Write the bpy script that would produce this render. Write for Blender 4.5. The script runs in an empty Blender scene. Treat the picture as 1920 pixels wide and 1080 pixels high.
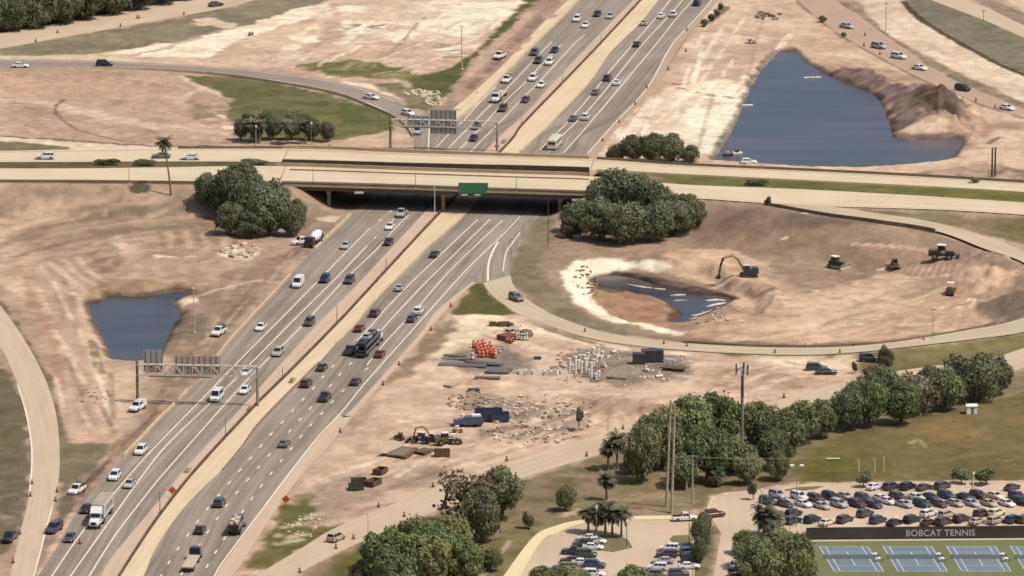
import bpy, bmesh, math, random
import numpy as np
from mathutils import Vector, Matrix
from mathutils.geometry import tessellate_polygon

random.seed(7)
S = bpy.context.scene
COL = S.collection

# ------------------------------------------------------------------ camera model (survey of the photo: 1920 x 1080 pixels)
FPX = 12000.0
PITCH = math.atan(2640 / FPX)
CAMH = 366.0
CAM = np.array([0.0, -CAMH / math.tan(PITCH), CAMH])
_f = np.array([0, math.cos(PITCH), -math.sin(PITCH)])
_u = np.array([0, math.sin(PITCH), math.cos(PITCH)])
_r = np.array([1.0, 0, 0])

def ray(px, py):
    return _f + (px - 960) / FPX * _r - (py - 540) / FPX * _u

def at(px, py, z=0.0):
    d = ray(px, py)
    t = (z - CAM[2]) / d[2]
    return CAM + t * d

def W(pts, z=0.0):
    return np.array([at(p[0], p[1], z)[:2] for p in pts])

# ------------------------------------------------------------------ numpy noise
def _hash(ix, iy, seed):
    n = (ix.astype(np.int64) * 374761393 + iy.astype(np.int64) * 668265263 + seed * 1274126177) & 0xffffffff
    n = ((n ^ (n >> 13)) * 1103515245 + 12345) & 0xffffffff
    n = ((n ^ (n >> 15)) * 1274126177) & 0xffffffff
    return ((n ^ (n >> 16)) & 0xffff) / 65535.0

def vnoise(x, y, seed=0):
    x = np.asarray(x, float); y = np.asarray(y, float)
    ix = np.floor(x); iy = np.floor(y)
    fx = x - ix; fy = y - iy
    fx = fx * fx * fx * (fx * (fx * 6 - 15) + 10); fy = fy * fy * fy * (fy * (fy * 6 - 15) + 10)
    a = _hash(ix, iy, seed); b = _hash(ix + 1, iy, seed)
    c = _hash(ix, iy + 1, seed); d = _hash(ix + 1, iy + 1, seed)
    return (a * (1 - fx) + b * fx) * (1 - fy) + (c * (1 - fx) + d * fx) * fy

def fbm(x, y, scale, octv=4, seed=0, gain=0.5):
    s = 0.0; a = 1.0; tot = 0.0; f = 1.0 / scale
    for k in range(octv):
        s = s + a * vnoise(x * f + 17.3 * k, y * f - 9.1 * k, seed + k * 31)
        tot += a; a *= gain; f *= 2.03
    return s / tot

def sstep(a, b, v):
    t = np.clip((v - a) / (b - a), 0, 1)
    return t * t * (3 - 2 * t)

def seg_dist(x, y, line):
    """distance to a polyline and the running index (float) of the nearest point"""
    best = np.full(np.shape(x), 1e18); idx = np.zeros(np.shape(x))
    for i in range(len(line) - 1):
        ax, ay = line[i]; bx, by = line[i + 1]
        dx, dy = bx - ax, by - ay
        L = dx * dx + dy * dy + 1e-12
        t = np.clip(((x - ax) * dx + (y - ay) * dy) / L, 0, 1)
        d = (x - ax - t * dx) ** 2 + (y - ay - t * dy) ** 2
        m = d < best
        best = np.where(m, d, best); idx = np.where(m, i + t, idx)
    return np.sqrt(best), idx

def inside(x, y, poly):
    c = np.zeros(np.shape(x), bool)
    n = len(poly)
    for i in range(n):
        ax, ay = poly[i]; bx, by = poly[(i + 1) % n]
        if ay == by: continue
        c ^= ((ay > y) != (by > y)) & (x < (bx - ax) * (y - ay) / (by - ay) + ax)
    return c

def sdist(x, y, poly):
    d, _ = seg_dist(x, y, list(poly) + [poly[0]])
    return np.where(inside(x, y, poly), -d, d)

def smooth(pts, n):
    """Catmull-Rom resample of a polyline by arc length"""
    p = np.array(pts, float)
    if len(p) == 2:
        t = np.linspace(0, 1, n)[:, None]
        return p[0] * (1 - t) + p[1] * t
    q = np.vstack([2 * p[0] - p[1], p, 2 * p[-1] - p[-2]])
    out = []
    for i in range(1, len(q) - 2):
        for t in np.linspace(0, 1, 12, endpoint=False):
            a, b, c, d = q[i - 1], q[i], q[i + 1], q[i + 2]
            out.append(0.5 * (2 * b + (c - a) * t + (2 * a - 5 * b + 4 * c - d) * t * t + (3 * b - a - 3 * c + d) * t ** 3))
    out.append(p[-1]); out = np.array(out)
    s = np.concatenate([[0], np.cumsum(np.linalg.norm(np.diff(out, axis=0), axis=1))])
    g = np.linspace(0, s[-1], n)
    return np.stack([np.interp(g, s, out[:, k]) for k in range(out.shape[1])], 1)

def lin(c):
    c = np.asarray(c, float) / 255.0
    return np.where(c <= 0.04045, c / 12.92, ((c + 0.055) / 1.055) ** 2.4)

KL = 0.66          # reflectance that shows as a given tone under this sun
def alb(c):
    return tuple(lin(c) * KL)

# ------------------------------------------------------------------ object helpers
def link(o, parent=None):
    COL.objects.link(o)
    if parent is not None: o.parent = parent
    return o

class MB:
    """collects polygons and turns them into one mesh"""
    def __init__(s): s.v = []; s.f = []; s.m = []; s.uv = None
    def add(s, vs, fs, mi=0):
        b = len(s.v); s.v += [tuple(map(float, v)) for v in vs]
        s.f += [tuple(b + i for i in f) for f in fs]; s.m += [mi] * len(fs); return s
    def box(s, x0, x1, y0, y1, z0, z1, mi=0, rot=0, c=(0, 0, 0), bev=0):
        vs = [(x, y, z) for z in (z0, z1) for y in (y0, y1) for x in (x0, x1)]
        if rot:
            ca, sa = math.cos(rot), math.sin(rot)
            vs = [(x * ca - y * sa, x * sa + y * ca, z) for x, y, z in vs]
        vs = [(x + c[0], y + c[1], z + c[2]) for x, y, z in vs]
        return s.add(vs, [(0, 2, 3, 1), (4, 5, 7, 6), (0, 1, 5, 4), (2, 6, 7, 3), (0, 4, 6, 2), (1, 3, 7, 5)], mi)
    def frus(s, b, t, z0, z1, mi=0):
        """b, t = (x0,x1,halfwidth) bottom and top"""
        vs = [(b[0], -b[2], z0), (b[1], -b[2], z0), (b[1], b[2], z0), (b[0], b[2], z0),
              (t[0], -t[2], z1), (t[1], -t[2], z1), (t[1], t[2], z1), (t[0], t[2], z1)]
        return s.add(vs, [(3, 2, 1, 0), (4, 5, 6, 7), (0, 1, 5, 4), (1, 2, 6, 5), (2, 3, 7, 6), (3, 0, 4, 7)], mi)
    def loft(s, rings, mi=0, caps=True):
        n = len(rings[0]); b = len(s.v)
        for r in rings: s.v += [tuple(map(float, p)) for p in r]
        for i in range(len(rings) - 1):
            for k in range(n):
                a = b + i * n + k; c = b + i * n + (k + 1) % n
                s.f.append((a, c, c + n, a + n)); s.m.append(mi)
        if caps:
            s.f.append(tuple(b + k for k in reversed(range(n)))); s.m.append(mi)
            e = b + (len(rings) - 1) * n
            s.f.append(tuple(e + k for k in range(n))); s.m.append(mi)
        return s
    def tube(s, p0, p1, r0, r1=None, n=6, mi=0, caps=True):
        r1 = r0 if r1 is None else r1
        p0 = Vector(p0); p1 = Vector(p1); d = (p1 - p0)
        if d.length < 1e-6: return s
        d.normalize()
        a = d.orthogonal().normalized(); c = d.cross(a)
        R = lambda p, r: [tuple(p + (a * math.cos(2 * math.pi * k / n) + c * math.sin(2 * math.pi * k / n)) * r) for k in range(n)]
        return s.loft([R(p0, r0), R(p1, r1)], mi, caps)
    def path(s, pts, rad, n=6, mi=0):
        for i in range(len(pts) - 1):
            s.tube(pts[i], pts[i + 1], rad[i], rad[i + 1], n, mi)
        return s
    def cyl(s, c, r, h, n=10, axis='z', mi=0, r1=None):
        d = {'x': Vector((h, 0, 0)), 'y': Vector((0, h, 0)), 'z': Vector((0, 0, h))}[axis]
        return s.tube(c, Vector(c) + d, r, r1, n, mi)
    def quad(s, a, b, c, d, mi=0): return s.add([a, b, c, d], [(0, 1, 2, 3)], mi)
    def mesh(s, name, mats, smooth=False):
        me = bpy.data.meshes.new(name)
        me.from_pydata(s.v, [], s.f)
        for m in (mats if isinstance(mats, (list, tuple)) else [mats]): me.materials.append(m)
        if len(me.materials) > 1: me.polygons.foreach_set('material_index', s.m)
        if smooth: me.polygons.foreach_set('use_smooth', [True] * len(me.polygons))
        me.update(); return me
    def obj(s, name, mats, parent=None, smooth=False):
        return link(bpy.data.objects.new(name, s.mesh(name, mats, smooth)), parent)

def thing(name, label, cat, loc=(0, 0, 0), rz=0.0, group=None, scale=None):
    o = bpy.data.objects.new(name, None); o.empty_display_size = 0.5
    link(o); o.location = loc; o.rotation_euler = (0, 0, rz)
    if scale is not None: o.scale = scale
    return tag(o, label, cat, group)

def tag(o, label, cat, group=None):
    o['label'] = label; o['category'] = cat
    if group: o['group'] = group
    return o

def kids(o): return [c for c in COL.objects if c.parent == o]

PROTO = {}
def place(proto, label, cat, loc, rz, group=None, scale=None):
    """proto = (name, [(part name, mesh, [(sub name, mesh)...])...]); every call makes a thing with its own part objects"""
    name, parts = proto
    t = thing(name, label, cat, loc, rz, group, scale)
    for pn, me, subs in parts:
        o = link(bpy.data.objects.new(pn, me), t)
        for sn, sm in subs: link(bpy.data.objects.new(sn, sm), o)
    return t

ORD = ['first', 'second', 'third', 'fourth', 'fifth', 'sixth', 'seventh', 'eighth', 'ninth', 'tenth', 'eleventh', 'twelfth',
       'thirteenth', 'fourteenth', 'fifteenth', 'sixteenth', 'seventeenth', 'eighteenth', 'nineteenth', 'twentieth', 'twenty-first',
       'twenty-second', 'twenty-third', 'twenty-fourth', 'twenty-fifth', 'twenty-sixth']

# ------------------------------------------------------------------ materials
MATS = {}
def newmat(name):
    m = bpy.data.materials.new(name); m.use_nodes = True
    nt = m.node_tree; b = nt.nodes['Principled BSDF']
    return m, nt, b

def mat(name, col, rough=0.7, metal=0.0, var=0.12, scale=1.5, spec=0.3, raw=False, coat=0.0):
    """plain material with procedural tone variation; col is a seen tone 0..255 unless raw"""
    if name in MATS: return MATS[name]
    c = col if raw else alb(col)
    m, nt, b = newmat(name)
    b.inputs['Roughness'].default_value = rough; b.inputs['Metallic'].default_value = metal
    b.inputs['Specular IOR Level'].default_value = spec
    if coat: b.inputs['Coat Weight'].default_value = coat; b.inputs['Coat Roughness'].default_value = 0.08
    tc = nt.nodes.new('ShaderNodeTexCoord'); no = nt.nodes.new('ShaderNodeTexNoise')
    no.inputs['Scale'].default_value = scale; no.inputs['Detail'].default_value = 4
    nt.links.new(tc.outputs['Object'], no.inputs['Vector'])
    mr = nt.nodes.new('ShaderNodeMapRange'); mr.inputs['From Min'].default_value = 0.3; mr.inputs['From Max'].default_value = 0.7
    mr.inputs['To Min'].default_value = 1 - var; mr.inputs['To Max'].default_value = 1 + var
    nt.links.new(no.outputs['Fac'], mr.inputs['Value'])
    mx = nt.nodes.new('ShaderNodeMix'); mx.data_type = 'RGBA'; mx.blend_type = 'MULTIPLY'; mx.inputs['Factor'].default_value = 1
    mx.inputs[6].default_value = (*c, 1)
    nt.links.new(mr.outputs['Result'], mx.inputs[7])
    nt.links.new(mx.outputs[2], b.inputs['Base Color'])
    MATS[name] = m; return m

def pave(name, col, col2, streak=0.5, crack=0.0):
    """road surface: noise drawn out along the road (UV: metres across, metres along) plus patches"""
    m, nt, b = newmat(name)
    b.inputs['Roughness'].default_value = 0.9; b.inputs['Specular IOR Level'].default_value = 0.2
    uv = nt.nodes.new('ShaderNodeUVMap'); uv.uv_map = 'road'
    def noise(sx, sy, sc, det):
        mp = nt.nodes.new('ShaderNodeMapping'); mp.inputs['Scale'].default_value = (sx, sy, 1)
        n = nt.nodes.new('ShaderNodeTexNoise'); n.inputs['Scale'].default_value = sc; n.inputs['Detail'].default_value = det
        nt.links.new(uv.outputs['UV'], mp.inputs['Vector']); nt.links.new(mp.outputs['Vector'], n.inputs['Vector']); return n.outputs['Fac']
    a = noise(0.55, 0.012, 1.0, 3); p = noise(0.05, 0.05, 1.0, 5); g = noise(1.6, 0.8, 1.0, 3)
    def math_(op, x, y):
        n = nt.nodes.new('ShaderNodeMath'); n.operation = op
        for i, v in enumerate((x, y)):
            if isinstance(v, (int, float)): n.inputs[i].default_value = v
            else: nt.links.new(v, n.inputs[i])
        return n.outputs[0]
    s = math_('ADD', math_('MULTIPLY', a, streak), math_('MULTIPLY', p, 1 - streak))
    s = math_('ADD', s, math_('MULTIPLY', math_('SUBTRACT', g, 0.5), 0.35))
    if 'asphalt' in name:      # darker wheel paths and oil line, worn patches
        sx = nt.nodes.new('ShaderNodeSeparateXYZ'); nt.links.new(uv.outputs['UV'], sx.inputs[0])
        wv = math_('SINE', math_('MULTIPLY', sx.outputs[0], 2 * math.pi / 1.85), 0.0)
        s = math_('ADD', s, math_('MULTIPLY', wv, .035))
        q = noise(.12, .006, 1.0, 2); s = math_('ADD', s, math_('MULTIPLY', math_('SUBTRACT', q, .5), .5))
    mr = nt.nodes.new('ShaderNodeMapRange'); mr.inputs['From Min'].default_value = 0.33; mr.inputs['From Max'].default_value = 0.67
    nt.links.new(s, mr.inputs['Value'])
    mx = nt.nodes.new('ShaderNodeMix'); mx.data_type = 'RGBA'
    mx.inputs[6].default_value = (*alb(col), 1); mx.inputs[7].default_value = (*alb(col2), 1)
    nt.links.new(mr.outputs['Result'], mx.inputs['Factor'])
    nt.links.new(mx.outputs[2], b.inputs['Base Color'])
    return m
# ================================================================== terrain
# ---- alignments traced from the photo and laid on the ground
BAR = [(150,1200),(188,1140),(225,1080),(262,1022),(300,967),(367,883),(473,768),(550,692),(640,600),(723,510),(813,413),(880,345),(957,266),(979,236),(1054,158),(1123,86),(1200,3),(1250,-52)]
BARW = smooth(W(BAR), 140)

OV_N = [(-60,283),(0,283),(180,280),(330,279),(533,279),(640,281),(719,285),(920,292),(1120,299),(1280,310),(1500,320),(1720,331),(1920,343),(2060,353)]
OV_NB = [(-60,304),(0,304),(145,304),(300,303),(516,304),(775,311),(1000,316),(1120,320),(1280,328),(1500,339),(1720,350),(1847,357),(1920,362),(2060,372)]
OV_ST = [(-60,316),(0,316),(145,316),(300,314),(516,311.5),(775,320),(1000,327),(1112,331),(1280,346),(1500,355),(1720,367),(1920,380),(2060,390)]
OV_S = [(-60,341),(0,341),(200,342),(370,344),(512,345),(640,348),(775,352),(940,358),(1094,363),(1200,367),(1310,372.5),(1433,381),(1500,384.5),(1570,387.5),(1773,394),(1920,403),(2060,412)]
ZB = 7.0
OVW = np.vstack([smooth(W(OV_N, ZB), 60), smooth(W(OV_S, ZB), 60)[::-1]])

# loop ramp: inner edge, outer edge, heights
LR_IN = [(957,515),(961,532),(973,548),(990,563),(1007,574),(1040,592),(1107,616),(1173,631),(1280,643),(1400,650),(1510,652),(1600,649),(1700,639),(1813,620),(1890,605)]
LR_OUT = [(905,531),(915,545),(930,560),(950,575),(967,587),(1015,606),(1090,631),(1170,646),(1280,657),(1400,663.5),(1510,666),(1600,661.5),(1700,651),(1820,637),(1920,623)]
LR_Z = [0,0,0,0,0,0,0.1,0.2,0.3,0.4,0.5,0.6,0.8,1.2,1.6]
# the part beyond the frame, then back to the overpass
LB_IN = [(1955,582),(1962,560),(1950,530),(1920,493),(1847,467),(1757,434),(1640,415),(1547,402.5),(1433,382.5)]
LB_OUT = [(2000,596),(2020,556),(2000,510),(1920,461),(1797,428),(1713,410),(1640,400),(1600,393),(1560,387.5)]
LB_Z = [2.6,3.4,4.2,5.2,6.0,6.6,6.9,7.0,7.0]
def edges_w(a, b, zz, n):
    A = np.array([at(p[0], p[1], z) for p, z in zip(a, zz)]); B = np.array([at(p[0], p[1], z) for p, z in zip(b, zz)])
    return smooth(A, n), smooth(B, n)
LRA, LRB = edges_w(LR_IN + LB_IN, LR_OUT + LB_OUT, LR_Z + LB_Z, 130)
LRC = (LRA + LRB) / 2
LRP = np.vstack([LRA[:, :2], LRB[::-1, :2]])

POND_L = [(167,578),(178,566),(190,571),(207,554),(240,557),(270,556),(300,552),(333,547),(363,553),(345,560),(322,566),(338,590),(330,603),(318,625),(307,650),(296,668),(280,677),(250,680),(217,677),(205,660),(197,643),(188,625),(180,607)]
POND_R = [(1340,305),(1343,293),(1360,267),(1380,230),(1395,197),(1410,162),(1427,133),(1447,113),(1462,97),(1480,94),(1493,102),(1520,123),(1547,140),(1580,153),(1603,163),(1640,180),(1657,207),(1667,233),(1677,260),(1700,257),(1747,258),(1797,257),(1803,270),(1790,290),(1773,301),(1713,309),(1613,316),(1480,313),(1380,307)]
PIT_W = [(1112,526),(1122,519),(1150,516),(1180,519),(1205,526),(1228,534),(1253,541),(1292,551),(1326,555),(1368,560),(1361,569),(1338,579),(1315,590),(1297,598),(1276,606),(1258,601),(1274,588),(1266,577),(1246,564),(1219,555),(1196,552),(1172,543),(1150,542),(1130,536)]
PIT = [(1060,512),(1090,492),(1180,488),(1260,494),(1330,500),(1375,520),(1430,545),(1448,560),(1430,585),(1380,600),(1330,612),(1285,622),(1230,614),(1160,600),(1100,575),(1072,545)]
ZWL, ZWR, ZWP = -1.6, -1.0, -3.2
PLW = smooth(W(POND_L + POND_L[:1], ZWL), 90)[:-1]
PRW = smooth(W(POND_R + POND_R[:1], ZWR), 120)[:-1]
PPW = smooth(W(PIT_W + PIT_W[:1], ZWP), 110)[:-1]
PITW = smooth(W(PIT + PIT[:1], -0.5), 90)[:-1]

MOUNDS = [  # px, py (foot centre), radius x, radius y, height, seed
    (1585,146,8,12,2.6,1),(1612,154,8,13,3.6,2),(1640,168,8,14,3.8,3),(1625,150,7,10,2.2,31),(1665,182,8,14,3.2,32),(1728,198,12,24,4.6,4),(1765,206,10,20,3.4,5),(1790,222,8,14,2.0,33),
    (1682,214,8,16,3.2,6),(1700,230,9,12,2.6,34),(1745,246,12,18,4.0,7),(1775,246,8,12,2.4,35),(1705,252,10,9,1.8,8),
    (905,755,6,9,1.2,9),(955,772,4,8,1.1,10),(985,780,4,7,1.2,40),(1010,785,5,8,1.2,11),(1035,778,4,7,1.0,41),(1060,792,5,8,1.2,12),(1085,788,4,6,1.0,42),(1100,800,5,6,.9,13),(875,752,5,7,1.0,14),
    (1150,768,12,14,2.2,15),(1205,765,10,10,1.2,16),
    (1860,545,9,22,2.2,17),(1850,575,11,14,1.4,18),(1400,545,8,12,2.0,19),(1430,552,6,14,1.6,20),
    (1210,612,14,5,0.9,21)]
MW = [(*at(m[0], m[1], 0)[:2], *m[2:]) for m in MOUNDS]

PAVED = []        # world polygons kept exactly level
def Hbase(x, y):
    x = np.asarray(x, float); y = np.asarray(y, float)
    h = np.zeros(x.shape)
    # overpass embankment, open where the motorway passes
    sd = np.maximum(sdist(x, y, OVW), 0)
    e = ZB * np.clip(1 - sd / 15.5, 0, 1) - 0.12 * (sd < 1)
    db, _ = seg_dist(x, y, BARW)
    h = np.maximum(h, e * sstep(29.5, 44, db))
    # loop ramp embankment
    m = (x > -20) & (y > -140)
    if m.any():
        xx, yy = x[m], y[m]
        dc, ix = seg_dist(xx, yy, LRC[:, :2])
        hw = np.interp(ix, np.arange(len(LRC)), np.linalg.norm(LRA[:, :2] - LRB[:, :2], axis=1) / 2)
        zr = np.interp(ix, np.arange(len(LRC)), LRC[:, 2])
        r = zr - 0.15 - np.maximum(dc - hw - 1.0, 0) / 3.0
        h[m] = np.maximum(h[m], r * (zr > 0.05))
    return h

def H(x, y, detail=True):
    x = np.atleast_1d(np.asarray(x, float)); y = np.atleast_1d(np.asarray(y, float))
    h = Hbase(x, y)
    if detail:
        free = np.ones(x.shape)
        for P in PAVED:
            bb = (x > P[:, 0].min() - 4) & (x < P[:, 0].max() + 4) & (y > P[:, 1].min() - 4) & (y < P[:, 1].max() + 4)
            if bb.any(): free[bb] = np.minimum(free[bb], sstep(0.8, 4.0, sdist(x[bb], y[bb], P)))
        n = (fbm(x, y, 30, 3, 5) - 0.5) * 1.1 + (fbm(x, y, 8, 3, 9) - 0.5) * 0.7 + (fbm(x, y, 2.6, 2, 21) - 0.5) * 0.3
        h = h + n * free
        # benches of the graded basin on the left
        bx, by = at(190, 470)[:2]
        q = np.hypot((x - bx - 10) / 1.0, (y - by + 30) / 1.6) + (fbm(x, y, 40, 2, 44) - .5) * 14
        g = np.exp(-(((x - bx) / 50) ** 2 + ((y - by) / 100) ** 2))
        h = h + g * free * 0.16 * np.sin(q * 0.9)
        for mx, my, rx, ry, mh, sd_ in MW:
            bb = (abs(x - mx) < rx * 2) & (abs(y - my) < ry * 2)
            if bb.any():
                X, Y = x[bb], y[bb]
                r = np.sqrt(((X - mx) / rx) ** 2 + ((Y - my) / ry) ** 2) + (fbm(X, Y, 4, 3, 60 + sd_) - 0.5) * 1.0
                hh = mh * np.clip(1.05 - r, 0, 1) ** 0.9
                h[bb] = h[bb] + hh * (0.5 + 1.0 * fbm(X, Y, 3.2, 3, 80 + sd_))
    # pit and ponds
    def dig(P, w, slope, deep, wob, seed):
        bb = (x > P[:, 0].min() - 14) & (x < P[:, 0].max() + 14) & (y > P[:, 1].min() - 14) & (y < P[:, 1].max() + 14)
        if bb.any():
            X, Y = x[bb], y[bb]
            s = sdist(X, Y, P) + (fbm(X, Y, 6, 3, seed) - 0.5) * wob
            h[bb] = np.minimum(h[bb], np.maximum(w + s * slope, w - deep) + np.where(s > 0, (fbm(X, Y, 3, 2, seed + 3) - .5) * 0.25, 0))
    dig(PITW, -0.4, 0.6, 2.2, 4, 101)
    dig(PPW, ZWP, 0.42, 1.0, 1.2, 102)
    dig(PLW, ZWL, 0.42, 2.0, 0.8, 103)
    dig(PRW, ZWR, 0.5, 2.0, 1.0, 104)
    return h

def gz(x, y): return float(H(np.array([x]), np.array([y]))[0])

def att(px, py, lift=0.0):
    """point of the terrain seen at a pixel"""
    d = ray(px, py); d = d / np.linalg.norm(d)
    t0 = (14 - CAM[2]) / d[2]; t1 = (-6 - CAM[2]) / d[2]
    ts = np.linspace(t0, t1, 160)
    P = CAM[None, :] + ts[:, None] * d[None, :]
    g = P[:, 2] - H(P[:, 0], P[:, 1])
    k = int(np.argmax(g < 0)) if (g < 0).any() else len(ts) - 1
    k = max(k, 1)
    a = g[k - 1] / (g[k - 1] - g[k] + 1e-9)
    p = P[k - 1] * (1 - a) + P[k] * a
    return np.array([p[0], p[1], gz(p[0], p[1]) + lift])

def WT(pts): return np.array([att(*p)[:2] for p in pts])
# ================================================================== roads (edges traced, laid on the ground)
L_EDGE = [(40,1130),(81,1066),(108,1025),(143,960),(181,910),(227,860),(260,827),(300,784),(329,757),(375,709),(429,640),(486,578),(544,516),(590,468),(640,420),(720,340),(784,278),(800,252),(858,226),(893,197),(925,163),(954,132),(985,101),(1043,44),(1083,2),(1130,-52)]
R_EDGE = [(412,1130),(439,1077),(452,1058),(520,953),(567,890),(615,839),(638,810),(675,766),(748,685),(802,622),(840,579),(890,529),(932,480),(1005,412),(1060,345),(1116,288),(1168,228),(1222,168),(1270,100),(1300,52),(1333,2),(1370,-52)]
STRIP_R = [(240,1130),(270,1079),(289,1033),(320,985),(362,933),(414,883),(452,839),(482,797),(532,745),(598,680),(634,640),(667,607),(700,566),(744,522),(802,464),(834,437),(871,404),(940,325),(975,285),(1010,253),(1060,203),(1102,159),(1147,96),(1202,42),(1233,2),(1285,-52)]
PINK_L = [(165,1130),(200,1060),(240,1008),(300,937),(353,873),(433,787),(520,690),(600,604),(690,513),(790,405),(870,325),(940,253),(989,209),(1052,140),(1122,67),(1185,2),(1235,-52)]
SH_L = [(380,1130),(408,1075),(446,1020),(560,866),(636,780),(648,780),(736,685),(792,620),(822,580),(884,530)]
SH_R = [(412,1130),(439,1077),(452,1058),(520,953),(567,890),(615,839),(638,810),(675,766),(748,685),(802,622),(840,579),(891,528.5)]

def sheet(name, L, R, n, zoff, material, parent=None, z=None, kind=True, world=False, across=1):
    A = L if world else smooth(W(L), n)
    B = R if world else smooth(W(R), n)
    n = len(A)
    v = []; uv = []; f = []
    mid = (A[:, :2] + B[:, :2]) / 2
    s = np.concatenate([[0], np.cumsum(np.linalg.norm(np.diff(mid, axis=0), axis=1))])
    for i in range(n):
        w = np.linalg.norm(A[i, :2] - B[i, :2])
        for k in range(across + 1):
            t = k / across
            p = A[i] * (1 - t) + B[i] * t
            zz = (p[2] if len(p) > 2 else 0.0) + zoff
            v.append((p[0], p[1], zz)); uv.append((w * t, s[i]))
    m = across + 1
    for i in range(n - 1):
        for k in range(across):
            a = i * m + k
            f.append((a, a + 1, a + m + 1, a + m))
    me = bpy.data.meshes.new(name); me.from_pydata(v, [], f)
    # normals upwards
    if me.polygons and me.polygons[0].normal.z < 0: me.flip_normals()
    ul = me.uv_layers.new(name='road')
    for p in me.polygons:
        for li in p.loop_indices: ul.data[li].uv = uv[me.loops[li].vertex_index]
    me.materials.append(material)
    o = link(bpy.data.objects.new(name, me), parent)
    if kind and parent is None: o['kind'] = 'structure'
    return o

def flat(name, pts, z, material, parent=None, thick=0.0, kind=True, world=False):
    P = np.array(pts) if world else W(pts, z)
    tri = tessellate_polygon([[Vector((p[0], p[1], 0)) for p in P]])
    me = bpy.data.meshes.new(name)
    me.from_pydata([(p[0], p[1], z) for p in P], [], [tuple(t) for t in tri])
    bm = bmesh.new(); bm.from_mesh(me); bmesh.ops.recalc_face_normals(bm, faces=bm.faces)
    if bm.faces and sum(fc.normal.z for fc in bm.faces) < 0: bmesh.ops.reverse_faces(bm, faces=bm.faces)
    if thick:
        r = bmesh.ops.extrude_face_region(bm, geom=bm.faces[:])
        for e in r['geom']:
            if isinstance(e, bmesh.types.BMVert): e.co.z -= thick
        bmesh.ops.recalc_face_normals(bm, faces=bm.faces)
    bm.to_mesh(me); bm.free()
    ul = me.uv_layers.new(name='road')
    for p in me.polygons:
        for li in p.loop_indices:
            c = me.vertices[me.loops[li].vertex_index].co; ul.data[li].uv = (c.x, c.y)
    me.materials.append(material)
    o = link(bpy.data.objects.new(name, me), parent)
    if kind and parent is None: o['kind'] = 'structure'
    return o

def wall(name, line, h, th, material, parent=None, z=0.0, world=False, n=80, label=None, cat='barrier', group=None, sink=0.3):
    P = line if world else smooth(W(line, z), n)
    mb = MB(); rings = []
    for i in range(len(P)):
        a = P[max(i - 1, 0)][:2]; b = P[min(i + 1, len(P) - 1)][:2]
        d = np.array(b) - np.array(a); d = d / (np.linalg.norm(d) + 1e-9); nn = np.array([-d[1], d[0]])
        zz = P[i][2] if len(P[i]) > 2 else z
        w0, w1 = th, th * 0.55
        q = P[i][:2]
        rings.append([(*(q - nn * w0 / 2), zz - sink), (*(q + nn * w0 / 2), zz - sink), (*(q + nn * w1 / 2), zz + h), (*(q - nn * w1 / 2), zz + h)])
    mb.loft(rings)
    o = mb.obj(name, material, parent)
    if label: tag(o, label, cat, group)
    return o

# every level surface must be known before the terrain is made
LOT_N = [(1326,955),(1336,936),(1360,925),(1420,921),(1470,916),(1500,910),(1640,907),(1930,905),(1960,985),(1520,989),(1495,1005),(1480,1040),(1470,1120),(1330,1120),(1345,1040),(1352,1000),(1336,975)]
LOT_S = [(1016,1014),(1044,1000),(1092,982.5),(1188,975.5),(1276,974.5),(1300,978),(1322,990),(1300,1060),(1290,1130),(950,1130)]
WALK_S_O = [(915,1130),(945,1080),(1000,1008),(1039,988),(1092,975.5),(1188,969),(1277,967.5)]
WALK_S_I = [(950,1130),(978,1080),(1017,1014),(1044,1000.5),(1092,982.5),(1188,975.5),(1277,974.5)]
TENNIS = [(1500,1013),(1960,1009),(2010,1125),(1512,1125)]
FR_L = [(-40,620),(0,652),(20,690),(33,722),(50,780),(58,850),(54,930),(36,1005),(20,1075),(5,1130)]
FR_R = [(-40,545),(0,573),(43,633),(75,690),(92,730),(107,787),(112,870),(104,933),(90,987),(63,1073),(45,1130)]
SE_U = [(430,1110),(493,1072),(567,1027),(640,985),(812,916),(930,874),(1057,834),(1207,793),(1330,768),(1450,752),(1560,722),(1650,701),(1770,684),(1860,671),(1925,651),(1990,630)]
SE_L = [(500,1120),(560,1076),(640,1034),(690,1010),(797,967),(967,901),(1097,861),(1200,830),(1330,797),(1450,776),(1570,745),(1660,724),(1780,710),(1897,697),(1925,686),(1990,662)]
RA_U = [(-50,76),(0,63),(160,35),(300,9),(340,1),(450,-18)]
RA_L = [(-50,103),(0,92),(233,50),(433,13),(473,2),(560,-18)]
RB_U = [(-50,110),(0,113),(180,115),(333,122),(467,131),(560,143),(640,156),(690,168),(740,188),(778,212),(803,240),(806,282)]
RB_L = [(-50,134),(0,133),(60,132),(173,128.5),(300,132),(433,143),(567,163),(640,179),(690,198),(735,218),(760,236),(774,256),(777,284)]
RD_L = [(1470,-25),(1497,3),(1557,53),(1620,91),(1713,141),(1827,191),(1920,222),(1990,250)]
RD_R = [(1545,-25),(1570,3),(1613,32),(1673,76),(1747,128),(1813,162),(1920,205),(1990,230)]
RF_L = [(1715,-15),(1753,3),(1847,39),(1920,71),(1990,100)]
RF_R = [(1790,-15),(1822,3),(1872,25),(1920,48),(1990,76)]
EXIT = [(1005,410),(994,424),(982,443),(969,462),(961,477),(955,500),(957,516),(930,523),(905,531.5),(893,528),(880,531),(905,505),(930,470),(960,445),(990,410)]

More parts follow.
